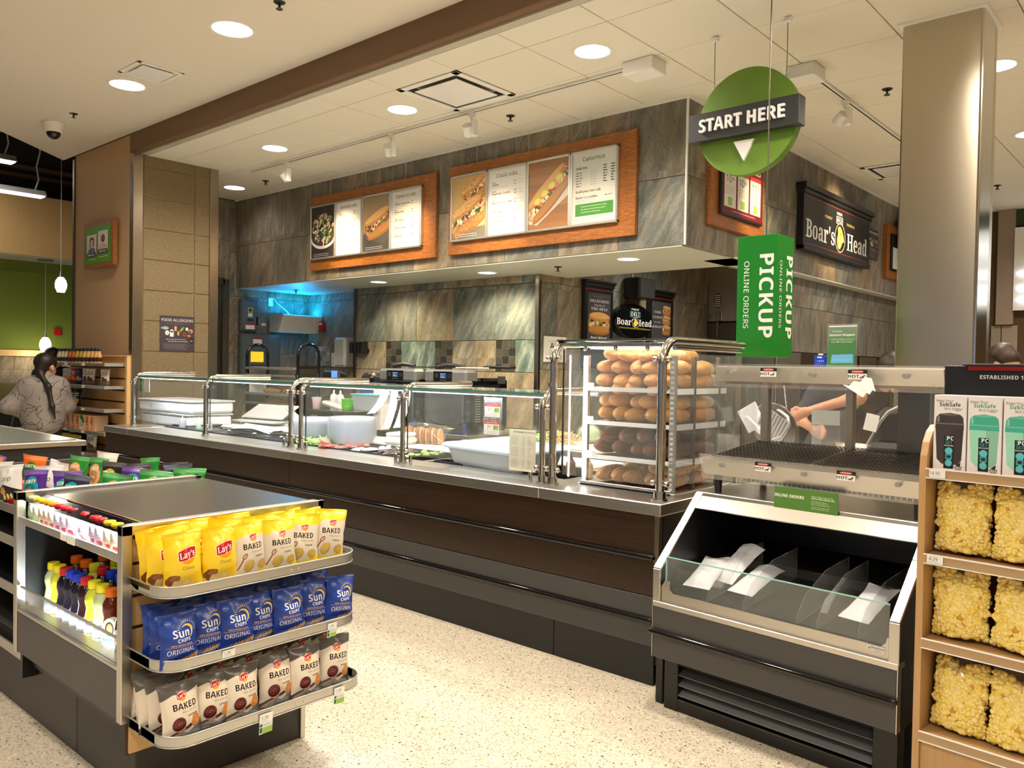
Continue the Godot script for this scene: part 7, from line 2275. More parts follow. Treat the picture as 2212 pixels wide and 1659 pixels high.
func prep_cabinet() -> void:
	var o := thing("warming_cabinet", "dark stainless warming cabinet with digital display in front of the ovens", "cabinet")
	mi(o, "body", MB.new().span(Vector3(-7.56,0.05,-5.82), Vector3(-7.04,1.0,-5.2),0.006), M.steel_dark)
	mi(o, "control_face", MB.new().span(Vector3(-7.54,0.88,-5.2), Vector3(-7.06,0.975,-5.185),0.002), M.black)
	mi(o, "display", MB.new().span(Vector3(-7.44,0.905,-5.186), Vector3(-7.32,0.95,-5.182),0.001), paint(srgb(120,128,132),0.3))
	mi(o, "drawer", MB.new().span(Vector3(-7.54,0.5,-5.2), Vector3(-7.06,0.86,-5.19),0.002), M.steel)
	mi(o, "top_plate", MB.new().span(Vector3(-7.6,1.0,-5.86), Vector3(-6.7,1.012,-5.16),0.002), M.steel_top)
	# things on top
	var y := 1.013
	var cup := thing("pink_cup", "clear cup of pink sauce on the warming cabinet", "cup", Vector3(-7.5, y,-5.3))
	mi(cup, "cup_wall", MB.new().lathe([Vector2(0,0), Vector2(0.04,0), Vector2(0.055,0.12), Vector2(0.058,0.122)],18), M.tub)
	mi(cup, "sauce", MB.new().lathe([Vector2(0,0.004), Vector2(0.038,0.004), Vector2(0.049,0.1), Vector2(0,0.1)],18), paint(srgb(226,150,160),0.4))
	for i in 2:
		var b := thing("white_bottle", ["white squeeze bottle left of its twin behind the pink cup", "white squeeze bottle right of its twin behind the pink cup"][i], "bottle", Vector3(-7.46 + i * 0.12, y,-5.5))
		mi(b, "bottle_body", MB.new().lathe([Vector2(0,0), Vector2(0.04,0), Vector2(0.042,0.12), Vector2(0.03,0.15), Vector2(0.03,0.15), Vector2(0,0.155)],16), M.white)
		mi(b, "pump_cap", MB.new().cyl(Vector3(0,0.15,0), Vector3(0,0.2,0),0.014,0.008), M.white)
	var gun := thing("wrap_roll", "grey plastic film dispenser lying on the warming cabinet", "dispenser", Vector3(-7.22, y,-5.34),0.3)
	mi(gun, "body", MB.new().box(Vector3(0,0.035,0), Vector3(0.3,0.05,0.12),0.02, Basis(Vector3.BACK,-0.25)), M.lightgrey)
	mi(gun, "grip", MB.new().tube([Vector3(-0.12,0.06,0), Vector3(-0.15,0.12,0), Vector3(-0.08,0.13,0)],0.016,8), M.black)
	for i in 3:
		var c := thing("lime_cup", ["topmost bright green cup in the stack on the warming cabinet", "middle bright green cup in the stack on the warming cabinet", "lowest bright green cup in the stack on the warming cabinet"][2 - i], "cup", Vector3(-6.98, y + i * 0.03,-5.32),0, "bright green cups")
		mi(c, "cup_wall", MB.new().lathe([Vector2(0,0), Vector2(0.05,0), Vector2(0.062,0.06), Vector2(0.062,0.06), Vector2(0.066,0.062)],20), paint(srgb(98,206,24),0.35))
	var bin := thing("clear_bin", "clear bin of sliced onions with teal lid strip on the warming cabinet", "bin", Vector3(-6.86, y,-5.6))
	mi(bin, "bin_shell", MB.new().add(frustum(Vector2(0.42,0.28), Vector2(0.46,0.32),0.16,0.03)), M.tub)
	mi(bin, "teal_rim", rounded_slab(0.48,0.34,0.014,0.03), paint(srgb(90,180,180),0.4)).position.y = 0.16
	var r := RandomNumberGenerator.new()
	r.seed = 3
	var m := MB.new()
	for k in 60:
		m.ball(Vector3(r.randf_range(-0.17,0.17), r.randf_range(0.02,0.12), r.randf_range(-0.1,0.1)), Vector3(0.03,0.01,0.02),7,4, Basis.from_euler(Vector3(r.randf() * 3, r.randf() * 3, r.randf() * 3)))
	mi(bin, "onion_slices", m, paint(srgb(206,186,196),0.4)).set_meta("kind", "stuff")
	one("cookie_sleeve", "tall printed cookie carton beside the hanging paper slips", "carton", MB.new().span(Vector3(-6.77, y - 0.2,-5.62), Vector3(-6.64,1.27,-5.5),0.004), printed(cookie_print()))
	# screen terminal and black printer behind
	var tm := thing("order_screen", "black touch terminal with small blue screen near the paper dispenser", "terminal", Vector3(-8.15,1.27,-6.0))
	mi(tm, "housing", MB.new().box(Vector3(-0.02,0.08,-0.03), Vector3(0.34,0.12,0.16),0.03, Basis(Vector3.RIGHT,-0.3)), M.black)
	mi(tm, "screen_face", MB.new().box(Vector3(0.09,0.1,0.055), Vector3(0.11,0.1,0.01),0.002), glow(srgb(90,140,230),0.7))
	mi(tm, "stand", MB.new().box(Vector3(0,-0.35,-0.05), Vector3(0.1,0.84,0.1),0.01), M.black)
	var pr := thing("label_printer", "rounded black label printer beside the blue screen terminal", "printer", Vector3(-7.83,0.0,-6.4))
	mi(pr, "housing", MB.new().box(Vector3(0,1.32,0), Vector3(0.34,0.16,0.26),0.05), M.black)
	mi(pr, "chrome_cover", MB.new().ball(Vector3(0.06,1.37,0.11), Vector3(0.07,0.04,0.04),14,8), M.chrome)
	mi(pr, "pedestal", MB.new().span(Vector3(-0.15,0,-0.12), Vector3(0.15,1.25,0.12)), M.steel_dark)
	# blue cartons standing behind the cabinet
	one("blue_carton", "blue carton with white picture standing behind the clear bin", "carton", MB.new().span(Vector3(-7.36,1.0,-5.84), Vector3(-6.8,1.3,-5.78),0.004), printed(blue_print()))

func cookie_print() -> Print:
	var p := Print.new(96,200, srgb(226,222,216))
	for k in 6:
		p.blob(28 + (k % 2) * 40,26 + k * 30,18,15, srgb(116,70,46),0.1, k).blob(28 + (k % 2) * 40,26 + k * 30,7,5, srgb(220,200,180),0.2, k + 9)
	return p

func blue_print() -> Print:
	var p := Print.new(200,110, srgb(56,92,156))
	for k in 20:
		p.rect(k * 10,0,3,110, srgb(46,76,136))
	p.oval(100,40,30,10, srgb(230,232,236)).rect(80,34,10,30, srgb(230,232,236)).rect(110,34,10,30, srgb(230,232,236))
	return p

func wall_things() -> void:
	# panels on the left wall
	for i in 2:
		var z0: float = [-6.11,-6.11][i]
		var z1: float = [-6.38,-6.75][i]
		var y0: float = [1.953,1.15][i]
		var y1: float = [2.4,1.915][i]
		var o := thing("electrical_panel", ["small grey breaker panel high on the left slate wall", "large grey electrical cabinet below the breaker panel"][i], "electrical panel", Vector3(-10.557,0,0))
		mi(o, "box", MB.new().span(Vector3(0.0, y0, z1), Vector3(0.08, y1, z0),0.004), paint(srgb(84,94,98),0.45))
		mi(o, "door", MB.new().span(Vector3(0.08, y0 + 0.02, z1 + 0.02), Vector3(0.092, y1 - 0.02, z0 - 0.02),0.003), paint(srgb(90,100,104),0.45))
		if i == 0:
			mi(o, "emblem", MB.new().box(Vector3(0.094,2.25,-6.25), Vector3(0.003,0.07,0.08)), paint(srgb(206,196,90),0.5))
			mi(o, "emblem_mark", MB.new().box(Vector3(0.096,2.25,-6.25), Vector3(0.003,0.045,0.05)), M.charcoal)
			mi(o, "info_label", MB.new().box(Vector3(0.094,2.18,-6.25), Vector3(0.003,0.05,0.07)), M.white)
			mi(o, "latch", MB.new().box(Vector3(0.096,2.11,-6.25), Vector3(0.008,0.02,0.09),0.002).box(Vector3(0.095,2.1,-6.36), Vector3(0.006,0.12,0.03)), M.black)
		mi(o, "warning_label", MB.new().box(Vector3(0.094, y0 + (0.06 if i == 0 else 0.66),-6.25 - 0.12 * i), Vector3(0.003,0.07,0.14)), M.white)
		mi(o, "warning_header", MB.new().box(Vector3(0.095, y0 + (0.095 if i == 0 else 0.7),-6.25 - 0.12 * i), Vector3(0.003,0.02,0.14)), M.redplastic)
	one("light_switch", "small white switch plate on the left slate wall", "switch", MB.new().box(Vector3(-10.552,2.06,-6.52), Vector3(0.012,0.04,0.07),0.003), M.white)
	# insect light trap
	var f := thing("insect_light", "white wedge shaped insect light glowing cyan above the tray rack", "wall light", Vector3(-10.3,1.955,-6.93))
	var prof := PackedVector2Array([Vector2(-0.2,0.0), Vector2(0.02,0.0), Vector2(0.14,0.24), Vector2(0.13,0.265), Vector2(-0.2,0.265)])
	var x := Transform3D(Basis(Vector3(1,0,0), Vector3(0,1,0), Vector3(0,0,1)), Vector3.ZERO)
	mi(f, "shell", MB.new().prism(PackedVector2Array([Vector2(0.0,0.0), Vector2(0.03,0.0), Vector2(0.15,0.235), Vector2(0.135,0.25), Vector2(0.0,0.01)]),-0.33,0.33), M.white)
	mi(f, "end_plate", MB.new().prism(prof,-0.345,-0.33).prism(prof,0.33,0.345), M.lightgrey)
	mi(f, "back_plate", MB.new().span(Vector3(-0.2,0,-0.33), Vector3(-0.19,0.265,0.33)), M.lightgrey)
	for k in 2:
		mi(f, "uv_tube", MB.new().cyl(Vector3(-0.05 - k * 0.06,0.2,-0.3), Vector3(-0.05 - k * 0.06,0.2,0.3),0.014), glow(Color(0.1,0.75,1.0),6.0))
	mi(f, "top_grille", MB.new().span(Vector3(-0.19,0.25,-0.33), Vector3(-0.17,0.27,0.33)).span(Vector3(-0.06,0.255,-0.33), Vector3(-0.05,0.265,0.33)), M.lightgrey)
	mi(f, "cord", MB.new().tube([Vector3(-0.05,0.26,0.1), Vector3(-0.1,0.34,0.16), Vector3(-0.16,0.42,0.24), Vector3(-0.2,0.5,0.28), Vector3(-0.2,0.44,0.3)],0.008,8), M.white)
	mi(f, "outlet_plate", MB.new().box(Vector3(-0.25,0.44,0.3), Vector3(0.012,0.12,0.08),0.003), M.white)
	area(Vector3(-10.34,2.2,-6.93), Vector3(0,1,0), Vector2(0.12,0.6), Color(0.05,0.66,1.0),0.95, Vector3.FORWARD)
	var li := OmniLight3D.new()
	li.name = "uv_spill"
	add_child(li)
	li.position = Vector3(-10.28,2.34,-6.93)
	li.light_color = Color(0.05,0.7,1.0)
	li.light_energy = 0.05
	li.light_size = 0.1
	li.shadow_enabled = true
	var al := thing("fire_alarm", "red fire alarm strobe on the slate wall by the insect light", "alarm", Vector3(-10.14,2.06,-7.268))
	mi(al, "housing", MB.new().box(Vector3(0,0,0.02), Vector3(0.11,0.14,0.05),0.008), M.redplastic)
	mi(al, "strobe", MB.new().box(Vector3(0,0.035,0.05), Vector3(0.07,0.03,0.02),0.006), M.white)
	var tw := thing("towel_dispenser", "grey paper towel dispenser on the back wall's end", "dispenser", Vector3(-9.46,1.67,-7.26))
	mi(tw, "cover", MB.new().box(Vector3(0,0,0.11), Vector3(0.26,0.42,0.2),0.03), paint(srgb(176,178,172),0.35))
	mi(tw, "outlet", MB.new().box(Vector3(0,-0.2,0.1), Vector3(0.2,0.02,0.12),0.004), M.lightgrey)
	one("wall_notice", "white printed notice taped on the back wall by the mosaic tiles", "notice", MB.new().card(Vector3(-9.79,1.565,-7.262), Vector3(0.13,0,0), Vector3(0,0.1,0)), printed(Print.new(96,80, srgb(232,232,228)).lines(10,10,76,8,8,2, srgb(160,160,160),4)))
	var wsn := get_node("wall_back_left")
	mosaic(wsn, Vector3(-10.13,1.617,-7.264),0.36,0.29, Vector3.RIGHT,4,4, true)
	# bag holder on the center wall
	var bh := thing("bag_holder", "black metal bag holder on the left end of the middle slate wall", "holder", Vector3(-8.87,1.66,-6.99))
	for k in 4:
		mi(bh, "slot", MB.new().box(Vector3(-0.1 + k * 0.075,0.07,0.06), Vector3(0.05,0.15,0.1),0.004), M.black)
	mi(bh, "back_rail", MB.new().box(Vector3(0.0,0.03,0.005), Vector3(0.33,0.05,0.01)), M.black)

func right_prep() -> void:
	var o := thing("prep_table", "stainless prep table with white board behind the bread case", "table")
	mi(o, "tabletop", MB.new().span(Vector3(-4.9,0.83,-5.6), Vector3(-3.0,0.87,-4.95),0.003), M.steel)
	for q in [[-4.85,-5.0], [-3.05,-5.0], [-4.85,-5.55], [-3.05,-5.55]]:
		mi(o, "leg", MB.new().cyl(Vector3(q[0],0, q[1]), Vector3(q[0],0.83, q[1]),0.022), M.chrome)
	one("cutting_board", "white cutting board with vegetables on the rear prep table", "cutting board", MB.new().span(Vector3(-4.75,0.871,-5.55), Vector3(-3.4,0.886,-5.0),0.004), M.cutting)
	var g := thing("green_onions", "heap of chopped green onions on the rear cutting board", "vegetables", Vector3(-4.3,0.89,-5.3))
	greens(g, Vector3.ZERO,0.17,220,8)
	var s := thing("bean_sprouts", "heap of pale sprouts on the rear cutting board", "vegetables", Vector3(-4.0,0.89,-5.2))
	var r := RandomNumberGenerator.new()
	r.seed = 12
	var m := MB.new()
	for k in 90:
		var a := Vector3(r.randf_range(-0.16,0.16), r.randf() * 0.08, r.randf_range(-0.1,0.1))
		var d := Vector3(r.randf_range(-1,1), r.randf_range(-0.3,0.3), r.randf_range(-1,1)).normalized() * 0.04
		m.tube([a - d, a + Vector3(0,0.012,0), a + d],0.005,5, false)
	mi(s, "sprouts", m, paint(srgb(196,170,120),0.5)).set_meta("kind", "stuff")
	var lw := thing("wrapped_lettuce", "film wrapped head of lettuce beside the chopped onions", "vegetables", Vector3(-3.9,0.89,-5.42))
	mi(lw, "lettuce_head", MB.new().ball(Vector3(0,0.07,0), Vector3(0.1,0.075,0.08),16,10), paint(srgb(150,170,130),0.5))
	mi(lw, "film_wrap", MB.new().ball(Vector3(0,0.075,0), Vector3(0.115,0.085,0.09),12,7), M.film)
	for i in 3:
		var b := thing("dressing_bottle", ["tan squeeze bottle beside the bread case's left post", "yellow mustard bottle beside the bread case's left post", "brown sauce jar behind the twin guard posts by the bread case"][i], "bottle", [Vector3(-2.72, TOP + 0.0,-3.78), Vector3(-2.64, TOP + 0.0,-4.3), Vector3(-2.86, TOP,-3.8)][i])
		mi(b, "bottle_body", MB.new().lathe([Vector2(0,0), Vector2(0.027,0), Vector2(0.028,0.005), Vector2(0.028,0.075), Vector2(0.018,0.092), Vector2(0,0.093)],16), paint([srgb(214,184,140), srgb(206,176,40), srgb(96,60,40)][i],0.35))
		mi(b, "spout", MB.new().lathe([Vector2(0.018,0.092), Vector2(0.012,0.1), Vector2(0.004,0.13), Vector2(0,0.131)],12), paint([srgb(220,190,150), srgb(230,220,160), srgb(40,40,40)][i],0.4))
	# tall stainless cabinet with vent and latch
	var c := thing("steel_cabinet", "tall stainless cabinet with oval vent left of the green pickup sign", "cabinet", Vector3(-5.735,0,-10.9))
	mi(c, "upper_door", MB.new().span(Vector3(0.0,2.21,-0.4), Vector3(0.46,3.06,0.0),0.012), M.steel)
	mi(c, "lower_door", MB.new().span(Vector3(0.0,0.05,-0.4), Vector3(0.46,2.2,0.02),0.012), M.steel_dark)
	mi(c, "side_strip", MB.new().span(Vector3(0.46,0.05,-0.4), Vector3(0.62,3.06,0.0),0.006), M.steel)
	var vent := mi(c, "oval_vent", MB.new().lathe([Vector2(0,0), Vector2(0.075,0.006), Vector2(0.085,0)],22, Transform3D(Basis(Vector3.RIGHT, PI / 2) * Basis.from_scale(Vector3(0.7,1,1.35)), Vector3(0.16,2.52,0.004))), M.steel_dark)
	for k in 6:
		mi(vent, "vent_bar", MB.new().box(Vector3(0.16,2.445 + k * 0.03,0.012), Vector3(0.08,0.01,0.006)), M.white)
	mi(c, "latch", MB.new().box(Vector3(0.1,2.29,0.02), Vector3(0.13,0.08,0.05),0.006).box(Vector3(0.2,2.29,0.03), Vector3(0.07,0.14,0.06),0.01).box(Vector3(0.18,2.1,0.04), Vector3(0.016,0.22,0.016)), M.chrome)
	mi(c, "blue_label", MB.new().box(Vector3(0.2,1.92,0.024), Vector3(0.09,0.034,0.006)), paint(srgb(40,50,150),0.4))
	# steel panels along the lower side wall
	var sw := thing("steel_cladding", "row of tall stainless wall panels behind the heated shelf", "wall cladding", Vector3.ZERO)
	for k in 7:
		mi(sw, "panel", MB.new().span(Vector3(-3.58,0.02,-8.32 - k * 0.66 - 0.652), Vector3(-3.565,1.71,-8.32 - k * 0.66),0.003), M.steel_top if k % 2 else M.steel)
	mi(sw, "door_handle", MB.new().tube([Vector3(-3.565,1.25,-9.3), Vector3(-3.5,1.25,-9.3), Vector3(-3.5,1.55,-9.3), Vector3(-3.565,1.55,-9.3)],0.014,8), M.chrome)
	# table of slicers
	var st := thing("slicer_table", "stainless table with meat slicers behind the pickup case", "table")
	mi(st, "tabletop", MB.new().span(Vector3(-2.6,0.86,-5.35), Vector3(-1.2,0.9,-4.7),0.003), M.steel)
	for q in [[-2.55,-4.75], [-1.25,-4.75], [-2.55,-5.3], [-1.25,-5.3]]:
		mi(st, "leg", MB.new().cyl(Vector3(q[0],0, q[1]), Vector3(q[0],0.86, q[1]),0.022), M.chrome)
	var sl := thing("meat_slicer", "meat slicer with tilted ribbed carriage and looped handle behind heated shelf", "slicer", Vector3(-2.13,0.9,-5.0))
	mi(sl, "base", MB.new().box(Vector3(0,0.06,0), Vector3(0.44,0.1,0.4),0.03), M.alu)
	var tb := Basis(Vector3.BACK,-0.55) * Basis(Vector3.RIGHT,0.25)
	mi(sl, "blade_guard", MB.new().lathe([Vector2(0,-0.012), Vector2(0.15,-0.012), Vector2(0.16,0), Vector2(0.15,0.014), Vector2(0,0.02)],26, Transform3D(tb * Basis(Vector3.RIGHT, PI / 2), Vector3(-0.02,0.25,0))), M.steel_dark)
	var car := mi(sl, "carriage", MB.new().box(Vector3(-0.02,0.25,0.03), Vector3(0.2,0.2,0.01),0.002, tb), M.alu)
	for k in 9:
		mi(car, "rib", MB.new().box(Vector3(-0.02,0.25,0.03) + tb * Vector3(-0.09 + k * 0.022,0,0.008), Vector3(0.006,0.19,0.006),0.0, tb), M.white_gloss)
	mi(sl, "loop_handle", MB.new().tube([Vector3(0.02,0.17,0.1), Vector3(0.09,0.2,0.12), Vector3(0.13,0.27,0.12), Vector3(0.11,0.32,0.1), Vector3(0.05,0.35,0.06), Vector3(0.0,0.36,0.02)],0.011,10), M.alu)
	mi(sl, "meat_table", MB.new().box(Vector3(-0.16,0.3,0.02), Vector3(0.14,0.16,0.012),0.003, Basis(Vector3.BACK,0.55)).box(Vector3(-0.1,0.24,0.08), Vector3(0.2,0.03,0.03),0.004, Basis(Vector3.BACK,-0.7)), M.white_gloss)
	mi(sl, "knob", MB.new().cyl(Vector3(-0.21,0.2,0.12), Vector3(-0.21,0.26,0.12),0.03,0.026), M.black)
	var s2 := thing("meat_slicer", "second meat slicer mostly hidden, showing a long bent chrome handle", "slicer", Vector3(-1.5,0.9,-5.0))
	mi(s2, "base", MB.new().box(Vector3(0.12,0.1,-0.06), Vector3(0.36,0.2,0.3),0.03), M.black)
	mi(s2, "bent_handle", MB.new().tube([Vector3(-0.1,0.12,0.0), Vector3(-0.06,0.2,0.0), Vector3(0.0,0.32,0.0), Vector3(0.04,0.375,0.0), Vector3(0.1,0.41,0.0), Vector3(0.16,0.42,0.0)],0.011,10), M.alu)
	mi(s2, "hood", MB.new().box(Vector3(0.12,0.28,-0.08), Vector3(0.34,0.24,0.16),0.05), M.black)
	var sc := thing("clear_scoop_bin", "clear acrylic bin with frosted label in front of the worker", "bin", Vector3(-1.81,0.9,-5.02))
	mi(sc, "bin_wall", MB.new().span(Vector3(-0.085,0.1,0.05), Vector3(0.085,0.37,0.054)).span(Vector3(-0.085,0.1,-0.1), Vector3(-0.081,0.37,0.05)).span(Vector3(0.081,0.1,-0.1), Vector3(0.085,0.37,0.05)), M.acrylic)
	mi(sc, "frosted_band", MB.new().span(Vector3(-0.085,0.28,0.0545), Vector3(0.085,0.37,0.056)), paint(srgb(170,176,168),0.4))
	mi(sc, "bin_base", MB.new().span(Vector3(-0.085,0.0,-0.1), Vector3(0.085,0.1,0.05),0.004), M.steel_dark)
	one("white_bag", "crumpled white plastic bag on the slicer table", "bag", pillow(0.18,0.17,0.1,33,0.0), paint(srgb(206,204,194),0.45)).position = Vector3(-1.62,0.92,-4.86)
	one("paper_note", "white paper note stuck on the second slicer's handle", "note", MB.new().box(Vector3(-1.545,1.21,-4.97), Vector3(0.075,0.1,0.003),0.0, Basis(Vector3.BACK,-0.2)), M.paper)
	# chain of light on the glass: a bead pull hanging from the case
	var bd := MB.new()
	for k in 20:
		bd.ball(Vector3(0.0015 * k,-0.011 * k,0), Vector3.ONE * 0.0048,7,5)
	one("bead_chain", "white bead pull chain hanging behind the heated shelf", "chain", bd, M.white_gloss).position = Vector3(-2.1,1.43,-5.02)

# ------------------------------------------------------------------ signs standing on the bread case and on the right wall
func back_signs() -> void:
	var pa := Print.new(160,320, srgb(74,72,74))
	pa.lines(40,22,80,1,6,2, srgb(150,148,150),3).text("DELICIOUS",80,60,17, srgb(226,224,222),1, "serifb").text("starts at",80,86,14, srgb(216,214,212),1, "serif",0.0,1.0,0.2).text("THE DELI",80,112,17, srgb(226,224,222),1, "serifb")
	sub_picture(pa,82,200,76,74,0.04,51, false)
	pa.text("Boar's",52,300,13, Color.WHITE,1, "serifb").text("Head",114,300,13, Color.WHITE,1, "serifb")
	emblem(pa,84,294,9)
	var pb := Print.new(160,320, srgb(74,72,74))
	pb.text("TAKE",48,84,15, srgb(226,224,222),1, "serifb").text("LUNCH",48,122,15, srgb(226,224,222),1, "serifb").text("to new",48,156,12, srgb(216,214,212),1, "serif").text("HEIGHTS",50,192,15, srgb(226,224,222),1, "serifb")
	for k in 3:
		sub_picture(pb,122,62 + k * 72,34,36,0.1,60 + k, false)
	pb.text("Boar's",52,300,13, Color.WHITE,1, "serifb").text("Head",114,300,13, Color.WHITE,1, "serifb")
	for i in 2:
		var hw: float = [0.297,0.307][i]
		var y1 := 2.555
		var o := thing("framed_poster", ["black framed poster with one sandwich left of the oval sign", "black framed poster with stacked sandwiches right of the oval sign"][i], "poster", Vector3(-5.738,0, [-8.067,-9.512][i]), PI / 2, "black framed posters on the slate wall")
		mi(o, "frame", MB.new().span(Vector3(-hw,1.5,0), Vector3(hw, y1 - 0.06,0.05),0.003), M.black)
		mi(o, "crown", MB.new().span(Vector3(-hw - 0.015, y1 - 0.03,0), Vector3(hw + 0.015, y1,0.09),0.006).span(Vector3(-hw - 0.005, y1 - 0.075,0), Vector3(hw + 0.005, y1 - 0.03,0.07),0.004), M.black)
		mi(o, "red_line", MB.new().span(Vector3(-hw + 0.01, y1 - 0.112,0.05), Vector3(hw - 0.01, y1 - 0.104,0.052)), M.redplastic)
		mi(o, "poster_print", MB.new().card(Vector3(0,2.115,0.052), Vector3(hw - 0.06,0,0), Vector3(0,0.29,0)), printed([pa, pb][i],0.35))
	var sp := thing("wall_speaker", "black box speaker on the slate wall between the two posters", "speaker", Vector3(-5.738,2.52,-8.84), PI / 2)
	mi(sp, "cabinet", MB.new().box(Vector3(0.0,0,0.13), Vector3(0.4,0.26,0.22),0.012), M.black)
	mi(sp, "grille_cloth", MB.new().box(Vector3(0.0,0,0.243), Vector3(0.34,0.24,0.012),0.006), M.black_matte)
	mi(sp, "cable", MB.new().tube([Vector3(0,0.12,0.05), Vector3(-0.03,0.16,0.03), Vector3(0.03,0.2,0.0)],0.006,6), M.white)
	var ov := Print.new(320,240, srgb(14,14,15))
	ov.text("PUBLIX",160,40,14, Color.WHITE).rect(116,48,90,42, srgb(120,176,200)).rect(121,53,80,32, srgb(14,14,15)).text("DELI",161,80,24, srgb(236,240,242))
	ov.text("Boar's",84,150,46, Color.WHITE,1, "serifb",0.0,0.84).text("Head",244,150,46, Color.WHITE,1, "serifb",0.0,0.84)
	emblem(ov,166,128,32)
	ov.text("Certified Premium Deli Professionals",166,176,12, srgb(240,226,60),1, "serif")
	var os := thing("oval_sign", "black oval deli sign with white lettering above the bread case", "sign", Vector3(-5.7,2.105,-8.79), PI / 2)
	mi(os, "oval_body", MB.new().lathe([Vector2(0,-0.04), Vector2(1.0,-0.04), Vector2(1.0,-0.04), Vector2(1.0,0.05), Vector2(0.97,0.06), Vector2(0.97,0.06), Vector2(0.0,0.06)],48, Transform3D(Basis(Vector3.RIGHT, PI / 2) * Basis.from_scale(Vector3(0.435,1,0.222)), Vector3.ZERO)), M.black_gloss)
	var card := MB.new()
	var pts := []
	var uv := []
	for k in 40:
		var a := TAU * k / 40
		pts.append(Vector3(cos(a) * 0.415, sin(a) * 0.21,0.0615))
		uv.append(Vector2(cos(a) * 0.5 + 0.5,0.5 - sin(a) * 0.5))
	card.face(pts, Vector3(0,0,1), uv)
	mi(os, "oval_print", card, printed(ov,0.25))
	var ag := Print.new(120,110, srgb(232,232,228))
	ag.text("A",36,52,30, srgb(30,30,30)).text("9",92,50,26, srgb(60,60,60),1, "sans").lines(14,12,90,1,6,3, srgb(150,150,150),3).lines(14,64,90,3,8,2, srgb(160,160,160),5).oval(28,96,9,9, srgb(190,190,186))
	var gr := thing("grade_card", "white framed grade card with letter A on the slate wall", "notice", Vector3(-5.738,1.71,-7.27), PI / 2)
	mi(gr, "frame", MB.new().box(Vector3(0,0,0.01), Vector3(0.4,0.29,0.02),0.004), M.white)
	mi(gr, "card_print", MB.new().card(Vector3(0,0,0.0212), Vector3(0.165,0,0), Vector3(0,0.12,0)), printed(ag))
	# thin black shelf bar that the posters appear to rest on
	one("sign_ledge", "thin black ledge bar along the top of the bread case", "ledge", MB.new().span(Vector3(-2.7,1.644,-3.5), Vector3(-2.02,1.652,-3.44),0.002), M.black)

# ------------------------------------------------------------------ left: tan wall fittings, end shelf, seating area
func left_side() -> void:
	# portrait board on the tan wall
	var pp := Print.new(220,240, srgb(84,150,30))
	for k in 2:
		var x := 16 + k * 96
		var y := 50 - k * 14
		pp.rect(x + 6, y + 8,84,136, srgb(40,70,20)).rect(x, y,84,136, srgb(226,214,208))
		pp.oval(x + 42, y + 48,17,24, srgb(112,84,66) if k else srgb(214,172,150))
		if k == 0:
			pp.oval(x + 42, y + 34,20,18, srgb(96,60,44)).rect(x + 22, y + 34,9,46, srgb(96,60,44)).rect(x + 54, y + 34,9,46, srgb(96,60,44)).oval(x + 42, y + 50,14,19, srgb(214,172,150))
		else:
			pp.oval(x + 42, y + 62,14,12, srgb(60,46,40)).oval(x + 42, y + 56,10,8, srgb(112,84,66))
		pp.poly(PackedVector2Array([Vector2(x + 8, y + 136), Vector2(x + 14, y + 92), Vector2(x + 42, y + 80), Vector2(x + 70, y + 92), Vector2(x + 78, y + 136)]), srgb(222,180,168) if k else srgb(96,104,140))
		pp.rect(x - 2, y + 118,82,30, srgb(70,72,66)).lines(x + 10, y + 128,60,1,6,7, srgb(232,232,226), k + 2)
	pp.lines(34,208,60,1,6,5, srgb(206,232,150),4).lines(120,200,80,1,6,5, srgb(206,232,150),5)
	var o := thing("portrait_board", "wood framed green board with two staff portraits on tan wall", "picture", Vector3(-9.877,2.845,-3.985))
	mi(o, "wood_frame", MB.new().box(Vector3(0,0,0.03), Vector3(0.82,0.52,0.05),0.004), M.board_wood)
	mi(o, "green_print", MB.new().card(Vector3(-0.01,0,0.0562), Vector3(0.36,0,0), Vector3(0,0.215,0)), printed(pp))
	# allergen poster on the woven panels
	one("allergen_poster", "purple grey food allergens poster on the woven pillar panel", "poster", MB.new().span(Vector3(-9.064,1.616,-4.689), Vector3(-9.056,2.02,-4.279)).card(Vector3(-9.0552,1.818,-4.484), Vector3(0,0,-0.205), Vector3(0,0.202,0)), printed(allergen_print()))
	end_shelf()
	seating()

